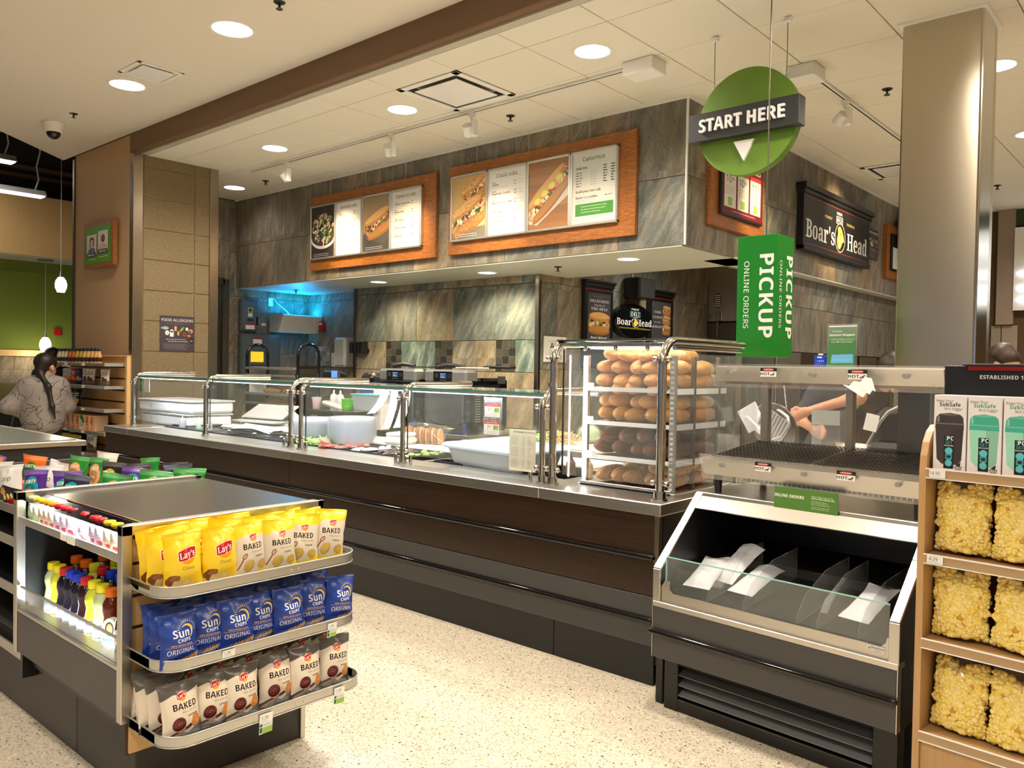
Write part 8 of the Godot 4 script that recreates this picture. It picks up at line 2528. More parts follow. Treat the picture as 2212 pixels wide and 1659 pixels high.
func end_shelf() -> void:
	var o := thing("snack_shelf", "maple slat display shelf of snacks and dressings against the tan wall", "display shelf")
	var zb := -3.97
	mi(o, "back_core", MB.new().span(Vector3(-10.72,0.0, zb), Vector3(-9.1,1.546, zb + 0.02)), paint(srgb(60,38,20),0.7))
	for k in 12:
		mi(o, "wood_slat", MB.new().span(Vector3(-10.72, k * 0.13 + 0.006, zb + 0.018), Vector3(-9.12, k * 0.13 + 0.118, zb + 0.034),0.002), M.maple_h)
	mi(o, "side_edge", MB.new().span(Vector3(-9.12,0, zb), Vector3(-9.07,1.55, zb + 0.05),0.003).span(Vector3(-10.75,1.54, zb), Vector3(-9.07,1.556, zb + 0.05),0.003), M.maple)
	for y in [1.462,1.212,0.957,0.70,0.45]:
		var s := mi(o, "shelf", MB.new().span(Vector3(-10.8, y - 0.012, zb + 0.03), Vector3(-9.14, y,-3.715),0.001), M.maple_h)
		mi(s, "shelf_lip", MB.new().span(Vector3(-10.8, y - 0.03,-3.716), Vector3(-9.14, y + 0.006,-3.706),0.001).span(Vector3(-9.14, y - 0.03, zb + 0.03), Vector3(-9.13, y + 0.006,-3.706),0.001), M.alu)
		mi(s, "price_tag", MB.new().box(Vector3(-10.2, y - 0.012,-3.703), Vector3(0.08,0.03,0.002)).box(Vector3(-9.7, y - 0.012,-3.703), Vector3(0.08,0.03,0.002)), M.paper)
	# dressing bottles along the top
	var tones := [srgb(206,206,160), srgb(196,104,60), srgb(186,160,40), srgb(222,168,104)]
	var labs := ["pale ranch dressing bottle", "orange red dressing bottle", "mustard yellow dressing bottle", "peach coloured dressing bottle"]
	var bm := MB.new().lathe([Vector2(0,0), Vector2(0.026,0), Vector2(0.028,0.01), Vector2(0.027,0.07), Vector2(0.022,0.1), Vector2(0.013,0.125), Vector2(0.012,0.14), Vector2(0,0.14)],14).mesh()
	var cm := MB.new().lathe([Vector2(0.013,0.138), Vector2(0.014,0.142), Vector2(0.012,0.172), Vector2(0,0.172)],12).mesh()
	var lm := MB.new().lathe([Vector2(0.0286,0.02), Vector2(0.0286,0.066)],14).mesh()
	for i in 23:
		var g: int = 0 if i < 6 else (1 if i < 11 else (2 if i < 15 else 3))
		var b := thing("dressing_bottle", "%s, %s along the top shelf from its left end" % [labs[g], ord_word(i)], "bottle", Vector3(-10.62 + i * 0.0535,1.463,-3.78 + 0.01 * (i % 2)),0, "dressing bottles on the top shelf")
		mi(b, "bottle_body", bm, paint(tones[g],0.25))
		mi(b, "black_cap", cm, M.black)
		mi(b, "label_band", lm, paint(srgb(60,34,30),0.4))
	# second shelf: pouches
	for kd in [["white_orange", srgb(230,226,220), srgb(230,150,60)], ["red", srgb(206,36,34), srgb(240,140,60)], ["navy", srgb(40,44,90), srgb(190,160,170)], ["white_brown", srgb(232,226,214), srgb(96,58,36)], ["jerky", srgb(26,30,24), srgb(226,206,140)], ["mix", srgb(222,222,216), srgb(110,40,60)]]:
		var p := Print.new(96,144, kd[1])
		p.rect(0,100,96,44, (kd[1] as Color).darkened(0.5) if kd[0] != "red" else srgb(150,20,24))
		crisp(p,38,86,22, kd[2],3)
		crisp(p,64,96,18, kd[2],4)
		if kd[0] == "jerky":
			p.rect(20,34,56,10, srgb(235,232,226)).rect(20,52,56,8, srgb(235,232,226)).rect(20,66,40,6, srgb(235,232,226)).rect(24,106,48,16, srgb(226,206,130))
		else:
			p.lines(18,26,60,3,12,6, srgb(60,50,44) if kd[0] != "red" else srgb(245,220,210),5)
		bagmat["shelf_" + kd[0]] = printed(p,0.35)
	var gp := "snack pouches on the second shelf"
	var sp := [["white_orange",-10.42, "white pouch with orange chips, leftmost of three on the second shelf"], ["white_orange",-10.35, "white pouch with orange chips, middle of three on the second shelf"], ["white_orange",-10.28, "white pouch with orange chips, right of three on the second shelf"], ["red",-10.17, "bright red snack pouch on the second shelf"], ["navy",-10.03, "dark blue snack pouch beside the red pouch"], ["white_brown",-9.83, "white and brown pretzel pouch on the second shelf, left"], ["white_brown",-9.72, "white and brown pretzel pouch on the second shelf, middle"], ["white_brown",-9.33, "white and brown pretzel pouch alone at the second shelf's right end"]]
	for q in sp:
		bag("shelf_" + q[0], Vector3(q[1],1.214,-3.79),0.5,-0.08, q[2], gp,0.12,0.185,0.05)
	for i in 4:
		bag("shelf_jerky", Vector3(-10.45 + i * 0.125,0.959,-3.78),0.4,-0.06, "black snack pouch with white lettering, %s on the third shelf" % ["first", "second", "third", "fourth"][i], "black pouches on the third shelf",0.13,0.2,0.05)
	one("hanging_tag", "white tag hanging from the third shelf's lip", "tag", MB.new().box(Vector3(-10.12,0.97,-3.69), Vector3(0.07,0.12,0.003),0.0, Basis(Vector3.BACK,-0.5)), M.paper)
	# fourth shelf: cartons
	for i in 8:
		var green := i == 5
		var p := Print.new(96,150, srgb(236,226,206) if green else srgb(242,182,128))
		if green:
			p.poly(PackedVector2Array([Vector2(0,10), Vector2(50,0), Vector2(96,60), Vector2(70,90), Vector2(20,40)]), srgb(60,130,60)).text("SEED",44,90,18, srgb(60,130,60)).text("BITES",46,116,18, srgb(60,130,60))
		else:
			crisp(p,50,30,20, srgb(196,110,40), i)
			crisp(p,44,62,18, srgb(150,84,40), i + 3)
			p.oval(52,92,8,10, srgb(60,46,44)).rect(28,112,44,26, srgb(226,150,90))
		var b := thing("snack_carton", "%s on the fourth shelf, %s from the left" % ["green and cream snack carton" if green else "orange snack carton", ["first", "second", "third", "fourth", "fifth", "sixth", "seventh", "eighth"][i]], "carton", Vector3(-10.46 + i * 0.135,0.702,-3.8),0.12, "cartons on the fourth shelf")
		mi(b, "carton_body", MB.new().span(Vector3(-0.062,0,-0.08), Vector3(0.062,0.175,0.075),0.002), paint(srgb(236,204,170),0.5))
		mi(b, "front_print", MB.new().card(Vector3(0,0.0875,0.0758), Vector3(0.06,0,0), Vector3(0,0.085,0)), printed(p))
	# fifth shelf
	var yp := Print.new(128,150, srgb(30,26,22))
	yp.rect(0,0,128,26, srgb(236,214,30)).lines(8,8,110,1,8,8, srgb(60,50,20),3)
	for k in 3:
		crisp(yp,40 + k * 26,70 + 24 * (k % 2),22, srgb(206,180,60), k)
	for i in 4:
		var b := thing("snack_carton", "black carton with yellow top strip on the lowest visible shelf, %s from left" % ["first", "second", "third", "fourth"][i], "carton", Vector3(-10.3 + i * 0.135,0.452,-3.8),0.12, "black cartons on the lowest shelf")
		mi(b, "carton_body", MB.new().span(Vector3(-0.064,0,-0.07), Vector3(0.064,0.18,0.07),0.002), M.black)
		mi(b, "front_print", MB.new().card(Vector3(0,0.09,0.0708), Vector3(0.063,0,0), Vector3(0,0.089,0)), printed(yp))
	bag("shelf_mix", Vector3(-9.68,0.452,-3.79),0.3,-0.05, "white mix pouch with maroon print at the lowest shelf's right", "mix pouches on the lowest shelf",0.17,0.2,0.06)

func ord_word(i: int) -> String:
	return ["first", "second", "third", "fourth", "fifth", "sixth", "seventh", "eighth", "ninth", "tenth", "eleventh", "twelfth", "thirteenth", "fourteenth", "fifteenth", "sixteenth", "seventeenth", "eighteenth", "nineteenth", "twentieth", "twenty-first", "twenty-second", "twenty-third", "twenty-fourth"][i]

func seating() -> void:
	var wf := struct("wall_far", MB.new().span(Vector3(-20.9,0,-16), Vector3(-20.5,7.3,9)), M.green_wall)
	mi(wf, "wood_ledge", MB.new().span(Vector3(-20.5,1.56,-12), Vector3(-20.36,1.7,2),0.004), M.maple)
	mi(wf, "upper_wall", MB.new().span(Vector3(-20.5,5.0,-16), Vector3(-20.46,7.2,9)), M.bark)
	for y in [5.55,5.75]:
		mi(wf, "upper_beam", MB.new().span(Vector3(-20.46, y,-16), Vector3(-20.3, y + 0.09,9)), M.beam)
	slate_wall(wf, Vector3(-20.49,0,2.0), Vector3(0,0,-1),10.5,0.9,1.56, Vector3(1,0,0), [0.36,0.4],0.9,33,0.2, [3,1,3])
	var sf := struct("ceiling_fascia", MB.new().span(Vector3(-20.5,3.72,-16), Vector3(-19.5,5.05,9)), paint(srgb(196,196,186),0.7))
	mi(sf, "fascia_board", MB.new().span(Vector3(-19.5,3.74,-16), Vector3(-19.46,5.03,9)), M.maple)
	# slanted roof beam in the dark
	struct("beam_roof", MB.new().bar(Vector3(-20.4,5.9,-5.2), Vector3(-18.5,7.1,-6.4),0.2,0.25), M.beam)
	struct("beam_roof", MB.new().bar(Vector3(-17.5,6.9,2), Vector3(-17.5,6.9,-12),0.3,0.3), M.beam)
	# bench along the wall
	var b := thing("booth_bench", "long green vinyl bench with patterned olive back along the far wall", "bench")
	mi(b, "back_cushion", MB.new().span(Vector3(-20.46,0.45,-9), Vector3(-20.3,0.98,2),0.03), tiled(paint(Color.WHITE,0.8,0.0, grain_tex(71, srgb(70,62,34), srgb(110,98,60),0.4,0.4,128,128,1.6, true)), Vector3.ONE * 3.0))
	mi(b, "seat_cushion", MB.new().span(Vector3(-20.4,0.33,-9), Vector3(-19.8,0.47,2),0.04), paint(srgb(112,128,66),0.45))
	mi(b, "plinth", MB.new().span(Vector3(-20.4,0.0,-9), Vector3(-19.9,0.33,2)), M.black_matte)
	# pendants
	for i in 2:
		var at: Vector3 = [Vector3(-16.0,2.87,-5.72), Vector3(-19.8,1.83,-6.76)][i]
		var topy: float = [7.2,3.72][i]
		var p := thing("pendant_lamp", ["upper white glass pendant lamp nearer the tan wall", "lower white glass pendant lamp hanging by the red alarm"][i], "pendant lamp", at,0, "white pendant lamps")
		var s: float = [1.0,1.2][i]
		mi(p, "glass_shade", MB.new().lathe([Vector2(0.062 * s,-0.14 * s), Vector2(0.095 * s,-0.06 * s), Vector2(0.1 * s,0.0), Vector2(0.085 * s,0.07 * s), Vector2(0.045 * s,0.13 * s), Vector2(0.0,0.14 * s)],20), glow(Color(1.0,0.95,0.85),3.0))
		mi(p, "socket", MB.new().cyl(Vector3(0,0.13 * s,0), Vector3(0,0.24 * s,0),0.028 * s,0.012 * s), M.alu)
		mi(p, "cord", MB.new().cyl(Vector3(0,0.2,0), Vector3(0, topy - at.y,0),0.006,0.006,6), M.lightgrey)
		if i == 1:
			mi(p, "ceiling_rose", MB.new().cyl(Vector3(0, topy - at.y - 0.03,0), Vector3(0, topy - at.y,0),0.16,0.16,20), M.grey)
		var l := OmniLight3D.new()
		l.name = "pendant_glow"
		add_child(l, true)
		l.position = at + Vector3(0,-0.2,0)
		l.light_color = Color(1.0,0.93,0.8)
		l.light_energy = 0.7
		l.light_size = 0.08
		l.shadow_enabled = true
	# strip lights on chains
	for i in 2:
		var z0: float = [-4.9,-4.55][i]
		var at: Vector3 = [Vector3(-16.5,4.5,-5.0), Vector3(-15.5,4.82,-4.2)][i]
		var f := thing("strip_light", ["lower white fluorescent strip light hanging before the maple fascia", "upper white fluorescent strip light hanging on curly white cords"][i], "strip light", at,0, "hanging strip lights")
		mi(f, "reflector", MB.new().prism(PackedVector2Array([Vector2(-0.14,0.0), Vector2(0.14,0.0), Vector2(0.07,0.1), Vector2(-0.07,0.1)]),-0.6,2.0), M.white)
		mi(f, "tube", MB.new().span(Vector3(-0.11,-0.02,-0.58), Vector3(0.11,0.0,1.98)), glow(Color(1,1,1),5.0))
		mi(f, "cord", MB.new().tube([Vector3(0,0.1,-0.45), Vector3(0.03,0.3,-0.5), Vector3(-0.02,0.55,-0.48), Vector3(0.03,0.8,-0.52), Vector3(0,2.4,-0.5)],0.014,6), M.white)
		area(at + Vector3(0,-0.04,0.7), Vector3.DOWN, Vector2(0.22,2.5), Color(1,0.98,0.95),3.4, Vector3.FORWARD)
	for q in [Vector3(-18.4,5.3,-4.0), Vector3(-14.0,5.3,2.0)]:
		var f := thing("strip_light", "white fluorescent strip light over the seating area", "strip light", q,0, "strip lights over the seats")
		mi(f, "tube", MB.new().span(Vector3(-0.11,-0.02,-1.3), Vector3(0.11,0.0,1.3)), glow(Color(1,1,1),5.0))
		area(q + Vector3(0,-0.04,0), Vector3.DOWN, Vector2(0.22,2.5), Color(1,0.98,0.95),3.4, Vector3.FORWARD)
	one("wall_alarm", "small red alarm box on the green wall beside a pendant", "alarm", MB.new().box(Vector3(-20.46,2.14,-7.25), Vector3(0.06,0.16,0.15),0.01), M.redplastic)
	# chair by the bench and bar stool behind the shopper
	var c := thing("wood_chair", "tan shell chair with thin steel legs beside the shopper", "chair", Vector3(-15.9,0,-5.3),1.3)
	var shell := []
	for i in 7:
		var row := []
		for j in 7:
			var u := j / 6.0 - 0.5
			var v := i / 6.0
			row.append(Vector3(u * 0.44,0.46 + (0.02 if v < 0.5 else (v - 0.5) * 0.72) + 0.03 * u * u,-0.2 + v * 0.36 + 0.12 * u * u))
		shell.append(row)
	mi(c, "seat_shell", MB.new().sheet(shell), M.maple_h)
	for q in [[-1,-1], [1,-1], [-1,1], [1,1]]:
		mi(c, "leg", MB.new().cyl(Vector3(q[0] * 0.14,0.46, q[1] * 0.12), Vector3(q[0] * 0.2,0, q[1] * 0.2),0.012), M.chrome)
	var s := thing("bar_stool", "tall steel bar stool partly hidden behind the shopper", "stool", Vector3(-12.5,0,-4.1),0.5)
	mi(s, "seat", MB.new().box(Vector3(0,0.76,0), Vector3(0.38,0.03,0.36),0.012), M.maple_h)
	for q in [[-1,-1], [1,-1], [-1,1], [1,1]]:
		mi(s, "leg", MB.new().cyl(Vector3(q[0] * 0.15,0.76, q[1] * 0.14), Vector3(q[0] * 0.25,0, q[1] * 0.23),0.016), M.steel_dark)
	mi(s, "foot_ring", MB.new().bar(Vector3(-0.22,0.25,-0.2), Vector3(0.22,0.25,-0.2),0.018,0.018).bar(Vector3(-0.22,0.25,0.2), Vector3(0.22,0.25,0.2),0.018,0.018), M.steel_dark)

func far_right() -> void:
	var w := struct("wall_far_right", MB.new().span(Vector3(-3.6,0,-13.3), Vector3(7, YC + 0.1,-13.0)), paint(srgb(84,64,34),0.7))
	mi(w, "pilaster", MB.new().span(Vector3(-2.4,2.2,-13.0), Vector3(-2.19, YC,-12.9),0.004), paint(srgb(150,132,118),0.5))
	mi(w, "green_band", MB.new().span(Vector3(-2.19,3.56,-13.0), Vector3(3, YC,-12.96)), paint(srgb(50,66,24),0.6))
	var c := thing("lit_cooler", "brightly lit white wall cooler at the far right edge", "cooler", Vector3(-1.0,2.95,-12.87))
	mi(c, "white_back", MB.new().span(Vector3(-1.19,-0.56,-0.02), Vector3(3,0.57,0.0)), M.white)
	for k in 3:
		mi(c, "light_bar", MB.new().box(Vector3(0.6, [-0.06,-0.26,-0.42][k],0.03), Vector3(3.5,0.035,0.03),0.004), glow(Color(0.95,0.97,1),3.0))
	area(Vector3(0.0,3.3,-12.6), Vector3(0,-0.3,-1), Vector2(2.0,0.1), Color(0.95,0.98,1),0.5)
	var p := thing("glossy_cladding", "pale glossy wall panels below the lit cooler at far right", "wall cladding", Vector3(-2.3,0,-12.98))
	mi(p, "panel", MB.new().span(Vector3(-0.16,0.6,0), Vector3(-0.04,2.19,0.02),0.002), paint(srgb(150,136,120),0.2))
	mi(p, "panel", MB.new().span(Vector3(-0.03,0.6,0), Vector3(0.16,2.19,0.02),0.002), paint(srgb(160,142,128),0.2))

# ------------------------------------------------------------------ people
# one continuous skin round tapered bones [from, to, radius, radius], as surface nets of a smooth union
func skin(bones: Array, cell := 0.014, blend := 38.0) -> MB:
	var lo := Vector3.ONE * 1e9
	var hi := -lo
	for b in bones:
		var r := maxf(b[2], b[3]) + cell * 3
		for e in 2:
			lo = lo.min(b[e] - Vector3.ONE * r); hi = hi.max(b[e] + Vector3.ONE * r)
	var nx := int((hi.x - lo.x) / cell) + 2
	var ny := int((hi.y - lo.y) / cell) + 2
	var nz := int((hi.z - lo.z) / cell) + 2
	var acc := PackedFloat32Array()
	acc.resize(nx * ny * nz)
	for b in bones:
		var a: Vector3 = b[0]
		var d: Vector3 = b[1] - a
		var dd := maxf(d.length_squared(),1e-9)
		var r := maxf(b[2], b[3]) + cell * 2.5
		var l0 := ((a.min(b[1]) - Vector3.ONE * r - lo) / cell).floor()
		var h0 := ((a.max(b[1]) + Vector3.ONE * r - lo) / cell).ceil()
		for k in range(maxi(0, int(l0.z)), mini(nz, int(h0.z) + 1)):
			for j in range(maxi(0, int(l0.y)), mini(ny, int(h0.y) + 1)):
				for i in range(maxi(0, int(l0.x)), mini(nx, int(h0.x) + 1)):
					var p := lo + Vector3(i, j, k) * cell
					var t := clampf((p - a).dot(d) / dd,0.0,1.0)
					var dist: float = p.distance_to(a + d * t) - lerpf(b[2], b[3], t)
					acc[(k * ny + j) * nx + i] += exp(-blend * dist)
	var m := MB.new()
	var vid := {}
	# inside where the sum is over one
	for k in nz - 1:
		for j in ny - 1:
			for i in nx - 1:
				var base := (k * ny + j) * nx + i
				var n_in := 0
				for c in 8:
					if acc[base + (c & 1) + ((c >> 1) & 1) * nx + (c >> 2) * nx * ny] > 1.0:
						n_in += 1
				if n_in == 0 or n_in == 8:
					continue
				var s := Vector3.ZERO
				var cnt := 0
				for e in [[0,1], [2,3], [4,5], [6,7], [0,2], [1,3], [4,6], [5,7], [0,4], [1,5], [2,6], [3,7]]:
					var fa := log(maxf(acc[base + (e[0] & 1) + ((e[0] >> 1) & 1) * nx + (e[0] >> 2) * nx * ny],1e-6))
					var fb := log(maxf(acc[base + (e[1] & 1) + ((e[1] >> 1) & 1) * nx + (e[1] >> 2) * nx * ny],1e-6))
					if (fa > 0.0) != (fb > 0.0):
						var t := fa / (fa - fb)
						s += Vector3(e[0] & 1, (e[0] >> 1) & 1, e[0] >> 2).lerp(Vector3(e[1] & 1, (e[1] >> 1) & 1, e[1] >> 2), t)
						cnt += 1
				vid[base] = m.put(lo + (Vector3(i, j, k) + s / cnt) * cell, Vector3.ZERO, Vector2.ZERO)
	var st := [1, nx, nx * ny]
	for base in vid:
		for ax in 3:
			var u: int = st[(ax + 1) % 3]
			var w: int = st[(ax + 2) % 3]
			var q0: bool = acc[base] > 1.0
			var q1: bool = acc[base + st[ax]] > 1.0
			if q0 == q1 or not (vid.has(base - u) and vid.has(base - w) and vid.has(base - u - w)):
				continue
			var q := [vid[base], vid[base - u], vid[base - u - w], vid[base - w]]
			if not q0:
				q.reverse()
			m.ix.append_array([q[0], q[2], q[1], q[0], q[3], q[2]])
	for i in range(0, m.ix.size(),3):
		var nn := (m.v[m.ix[i + 2]] - m.v[m.ix[i]]).cross(m.v[m.ix[i + 1]] - m.v[m.ix[i]])
		for k in 3:
			m.n[m.ix[i + k]] += nn
	for i in m.n.size():
		m.n[i] = m.n[i].normalized()
	return m

func hand_bones(w: Vector3, d: Vector3, side: Vector3, s := 1.0) -> Array:     # palm, four bent fingers, thumb
	var nrm := d.cross(side).normalized()
	var out := [[w, w + d * 0.085 * s,0.026 * s,0.034 * s], [w + side * 0.015, w + d * 0.08 * s + side * 0.02,0.022,0.024], [w - side * 0.015, w + d * 0.08 * s - side * 0.02,0.022,0.024]]
	for k in 4:
		var o := w + d * 0.085 * s + side * (0.03 - k * 0.02) * s
		var l: float = [0.03,0.036,0.034,0.026][k] * s
		var b := o + d * l
		var c := b + (d * 0.8 + nrm * 0.6).normalized() * l * 0.9
		out.append_array([[o, b,0.0095,0.0088], [b, c,0.0088,0.0075]])
	out.append_array([[w + d * 0.03 + side * 0.025, w + d * 0.06 + side * 0.055,0.013,0.011], [w + d * 0.06 + side * 0.055, w + d * 0.095 + side * 0.056,0.011,0.009]])
	return out

func head_bones(c: Vector3, fwd: Vector3) -> Array:
	var r := fwd.cross(Vector3.UP).normalized()
	return [[c + Vector3(0,0.04,0) - fwd * 0.02, c + Vector3(0,0.035,0) + fwd * 0.025,0.088,0.078], [c + fwd * 0.04 - Vector3(0,0.03,0), c + fwd * 0.055 - Vector3(0,0.085,0),0.056,0.034],
		[c + fwd * 0.1 + Vector3(0,0.0,0), c + fwd * 0.118 - Vector3(0,0.035,0),0.009,0.014], [c + fwd * 0.092 - Vector3(0,0.062,0) - r * 0.02, c + fwd * 0.092 - Vector3(0,0.062,0) + r * 0.02,0.01,0.01],
		[c + r * 0.08, c + r * 0.088 + Vector3(0,-0.025,0),0.02,0.014], [c - r * 0.08, c - r * 0.088 + Vector3(0,-0.025,0),0.02,0.014]]

func face_parts(o: Node3D, c: Vector3, fwd: Vector3) -> void:
	var r := fwd.cross(Vector3.UP).normalized()
	var m := MB.new()
	for s in [-1,1]:
		m.ball(c + fwd * 0.088 + r * 0.032 * s + Vector3(0,0.012,0), Vector3(0.011,0.008,0.011),10,6)
	mi(o, "eyes", m, paint(srgb(40,30,24),0.2))
	var b := MB.new()
	for s in [-1,1]:
		b.box(c + fwd * 0.094 + r * 0.032 * s + Vector3(0,0.032,0), Vector3(0.03,0.006,0.03),0.002)
	mi(o, "eyebrows", b, paint(srgb(46,32,24),0.8))

func people() -> void:
	var skin_m := paint(srgb(206,152,122),0.5)
	var hair := paint(srgb(34,22,16),0.5)
	# shopper, seen from behind, left hand on the hip
	var o := thing("person", "person in grey jacket with dark squiggles, black trousers and long dark plait", "person", Vector3(-9.9,0,-3.36),1.232)
	var hd := Vector3(0.03,1.415,0.0)
	var look := Vector3(0.72,-0.05,-0.7).normalized()
	var body := []
	body.append_array([[Vector3(0,0.92,0), Vector3(0.01,1.18,0.01),0.125,0.115], [Vector3(-0.09,1.2,0.02), Vector3(0.1,1.2,0.02),0.085,0.085], [Vector3(0.01,1.2,0.01), hd - Vector3(0,0.07,0),0.06,0.052]])
	for s in [-1.0,1.0]:
		body.append_array([[Vector3(0.075 * s,0.86,0), Vector3(0.1 * s,0.46,0.0 - 0.02 * s),0.09,0.062], [Vector3(0.1 * s,0.46,-0.02 * s), Vector3(0.11 * s,0.08,0.03),0.058,0.04], [Vector3(0.11 * s,0.05,0.05), Vector3(0.12 * s,0.035,-0.14),0.042,0.03]])
	var el := Vector3(-0.34,0.98,0.03)
	var wl := Vector3(-0.17,0.87,-0.1)
	var er := Vector3(0.25,0.97,-0.02)
	var wr := Vector3(0.24,0.94,-0.25)
	body.append_array([[Vector3(-0.15,1.2,0.02), el,0.052,0.042], [el, wl,0.042,0.03], [Vector3(0.16,1.2,0.02), er,0.052,0.042], [er, wr,0.042,0.03]])
	mi(o, "body", skin(body,0.016).add(skin(head_bones(hd, look),0.007,90.0)).add(skin(hand_bones(wl, Vector3(0.8,-0.3,-0.5).normalized(), Vector3(0.3,0.9,0)),0.006,160.0)).add(skin(hand_bones(wr, Vector3(0.05,0.1,-1).normalized(), Vector3(0,1,0.1).normalized()),0.006,160.0)), skin_m)
	face_parts(o, hd, look)
	var jp := Print.new(256,256, srgb(148,138,130))
	var r := RandomNumberGenerator.new()
	r.seed = 8
	for i in 54:
		var c := Vector2(r.randf() * 256, r.randf() * 256)
		var a := r.randf() * TAU
		var tone: Color = [srgb(44,40,44), srgb(60,56,60), srgb(116,108,104)][i % 3]
		for k in 14:
			a += r.randf_range(-0.55,0.55)
			var d := c + Vector2.from_angle(a) * 5.0
			jp.poly(PackedVector2Array([c - Vector2.from_angle(a + 1.57) * 1.6, d - Vector2.from_angle(a + 1.57) * 1.3, d + Vector2.from_angle(a + 1.57) * 1.3, c + Vector2.from_angle(a + 1.57) * 1.6]), tone)
			c = d
	var jm := tiled(paint(Color.WHITE,0.85,0.0, jp.tex()), Vector3.ONE * 1.9, true)
	var jk := [[Vector3(0,0.8,0.0), Vector3(0.01,1.12,0.01),0.185,0.165], [Vector3(-0.09,0.84,0.01), Vector3(-0.1,1.16,0.02),0.12,0.11], [Vector3(0.09,0.84,0.01), Vector3(0.11,1.16,0.02),0.12,0.11], [Vector3(-0.12,1.21,0.02), Vector3(0.13,1.21,0.02),0.09,0.09], [Vector3(0.01,1.2,0.01), Vector3(0.015,1.31,0.0),0.09,0.068],
		[Vector3(-0.16,1.2,0.02), el,0.085,0.07], [el, wl + (el - wl) * 0.12,0.07,0.05], [Vector3(0.17,1.2,0.02), er,0.085,0.068], [er, wr + (er - wr) * 0.12,0.066,0.048]]
	mi(o, "jacket", skin(jk,0.016), jm)
	var tr := []
	for s in [-1.0,1.0]:
		tr.append_array([[Vector3(0.07 * s,0.84,0), Vector3(0.1 * s,0.46,-0.02 * s),0.115,0.08], [Vector3(0.1 * s,0.46,-0.02 * s), Vector3(0.11 * s,0.1,0.03),0.078,0.062]])
	mi(o, "trousers", skin(tr,0.017), paint(srgb(16,16,18),0.8))
	var sh := []
	for s in [-1.0,1.0]:
		sh.append_array([[Vector3(0.11 * s,0.05,0.06), Vector3(0.125 * s,0.045,-0.15),0.05,0.042]])
	mi(o, "shoes", skin(sh,0.013), paint(srgb(40,40,42),0.6))
	var bk := -look
	mi(o, "hair", skin([[hd + Vector3(0,0.06,0) + bk * 0.03, hd + Vector3(0,0.05,0) + look * 0.02,0.1,0.092], [hd + bk * 0.05 + Vector3(0,0.03,0), hd + bk * 0.075 - Vector3(0,0.06,0),0.075,0.05], [hd + bk * 0.1 - Vector3(0,0.06,0), Vector3(0.05,1.2,0.17),0.032,0.028], [Vector3(0.05,1.2,0.17), Vector3(0.09,0.98,0.2),0.028,0.022], [Vector3(0.09,0.98,0.2), Vector3(0.12,0.84,0.2),0.022,0.008]],0.01,70.0), hair)
	# companion in black behind the shopper
	var p := thing("person", "person in black with dark tied hair, mostly hidden behind the grey jacket", "person", Vector3(-12.0,0,-4.2),0.9)
	var h2 := Vector3(0.0,1.5,-0.02)
	var lk2 := Vector3(0.5,-0.4,-0.75).normalized()
	var b2 := [[Vector3(0,0.92,0), Vector3(0,1.26,0),0.15,0.14], [Vector3(-0.12,1.3,0), Vector3(0.12,1.3,0),0.085,0.085], [Vector3(0,1.3,0), h2 - Vector3(0,0.07,0),0.06,0.055]]
	for s in [-1.0,1.0]:
		b2.append_array([[Vector3(0.08 * s,0.88,0), Vector3(0.1 * s,0.48,0),0.1,0.07], [Vector3(0.1 * s,0.48,0), Vector3(0.1 * s,0.08,0.03),0.065,0.045], [Vector3(0.1 * s,0.05,0.05), Vector3(0.11 * s,0.035,-0.15),0.045,0.035], [Vector3(0.17 * s,1.29,0), Vector3(0.22 * s,1.04,0.02),0.06,0.05], [Vector3(0.22 * s,1.04,0.02), Vector3(0.18 * s,0.86,-0.16),0.048,0.034]])
	mi(p, "body", skin(b2,0.018).add(skin(head_bones(h2, lk2),0.008,90.0)).add(skin(hand_bones(Vector3(-0.18,0.86,-0.16), Vector3(0.2,-0.6,-0.7).normalized(), Vector3(0.7,0.5,-0.3).normalized()),0.007,160.0)).add(skin(hand_bones(Vector3(0.18,0.86,-0.16), Vector3(-0.2,-0.6,-0.7).normalized(), Vector3(-0.7,0.5,-0.3).normalized()),0.007,160.0)), skin_m)
	face_parts(p, h2, lk2)
	var bj := paint(srgb(20,20,22),0.8)
	mi(p, "coat", skin([[Vector3(0,0.84,0), Vector3(0,1.2,0),0.2,0.18], [Vector3(-0.13,1.3,0), Vector3(0.13,1.3,0),0.1,0.1], [Vector3(-0.18,1.29,0), Vector3(-0.22,1.04,0.02),0.085,0.075], [Vector3(-0.22,1.04,0.02), Vector3(-0.18,0.9,-0.12),0.07,0.055], [Vector3(0.18,1.29,0), Vector3(0.22,1.04,0.02),0.085,0.075], [Vector3(0.22,1.04,0.02), Vector3(0.18,0.9,-0.12),0.07,0.055]],0.018), bj)
	var t2 := []
	for s in [-1.0,1.0]:
		t2.append_array([[Vector3(0.08 * s,0.86,0), Vector3(0.1 * s,0.48,0),0.12,0.09], [Vector3(0.1 * s,0.48,0), Vector3(0.1 * s,0.07,0.03),0.085,0.07]])
	mi(p, "trousers", skin(t2,0.018), bj)
	mi(p, "hair", skin([[h2 + Vector3(0,0.06,0) - lk2 * 0.03, h2 + Vector3(0,0.06,0) + lk2 * 0.02,0.098,0.09], [h2 - lk2 * 0.07, h2 - lk2 * 0.12 - Vector3(0,0.02,0),0.06,0.045], [h2 - lk2 * 0.13, h2 - lk2 * 0.2 - Vector3(0,0.06,0),0.04,0.03]],0.011,70.0), hair)
	# deli worker leaning over behind the heated shelf
	var w := thing("person", "deli worker in dark grey shirt with green badge leaning over behind heated shelf", "person", Vector3(-2.35,0,-6.55),0.0)
	var h3 := Vector3(0.5,1.5,0.12)
	var lk3 := Vector3(0.55,-0.55,0.6).normalized()
	var sl := Vector3(-0.06,1.3,0.08)
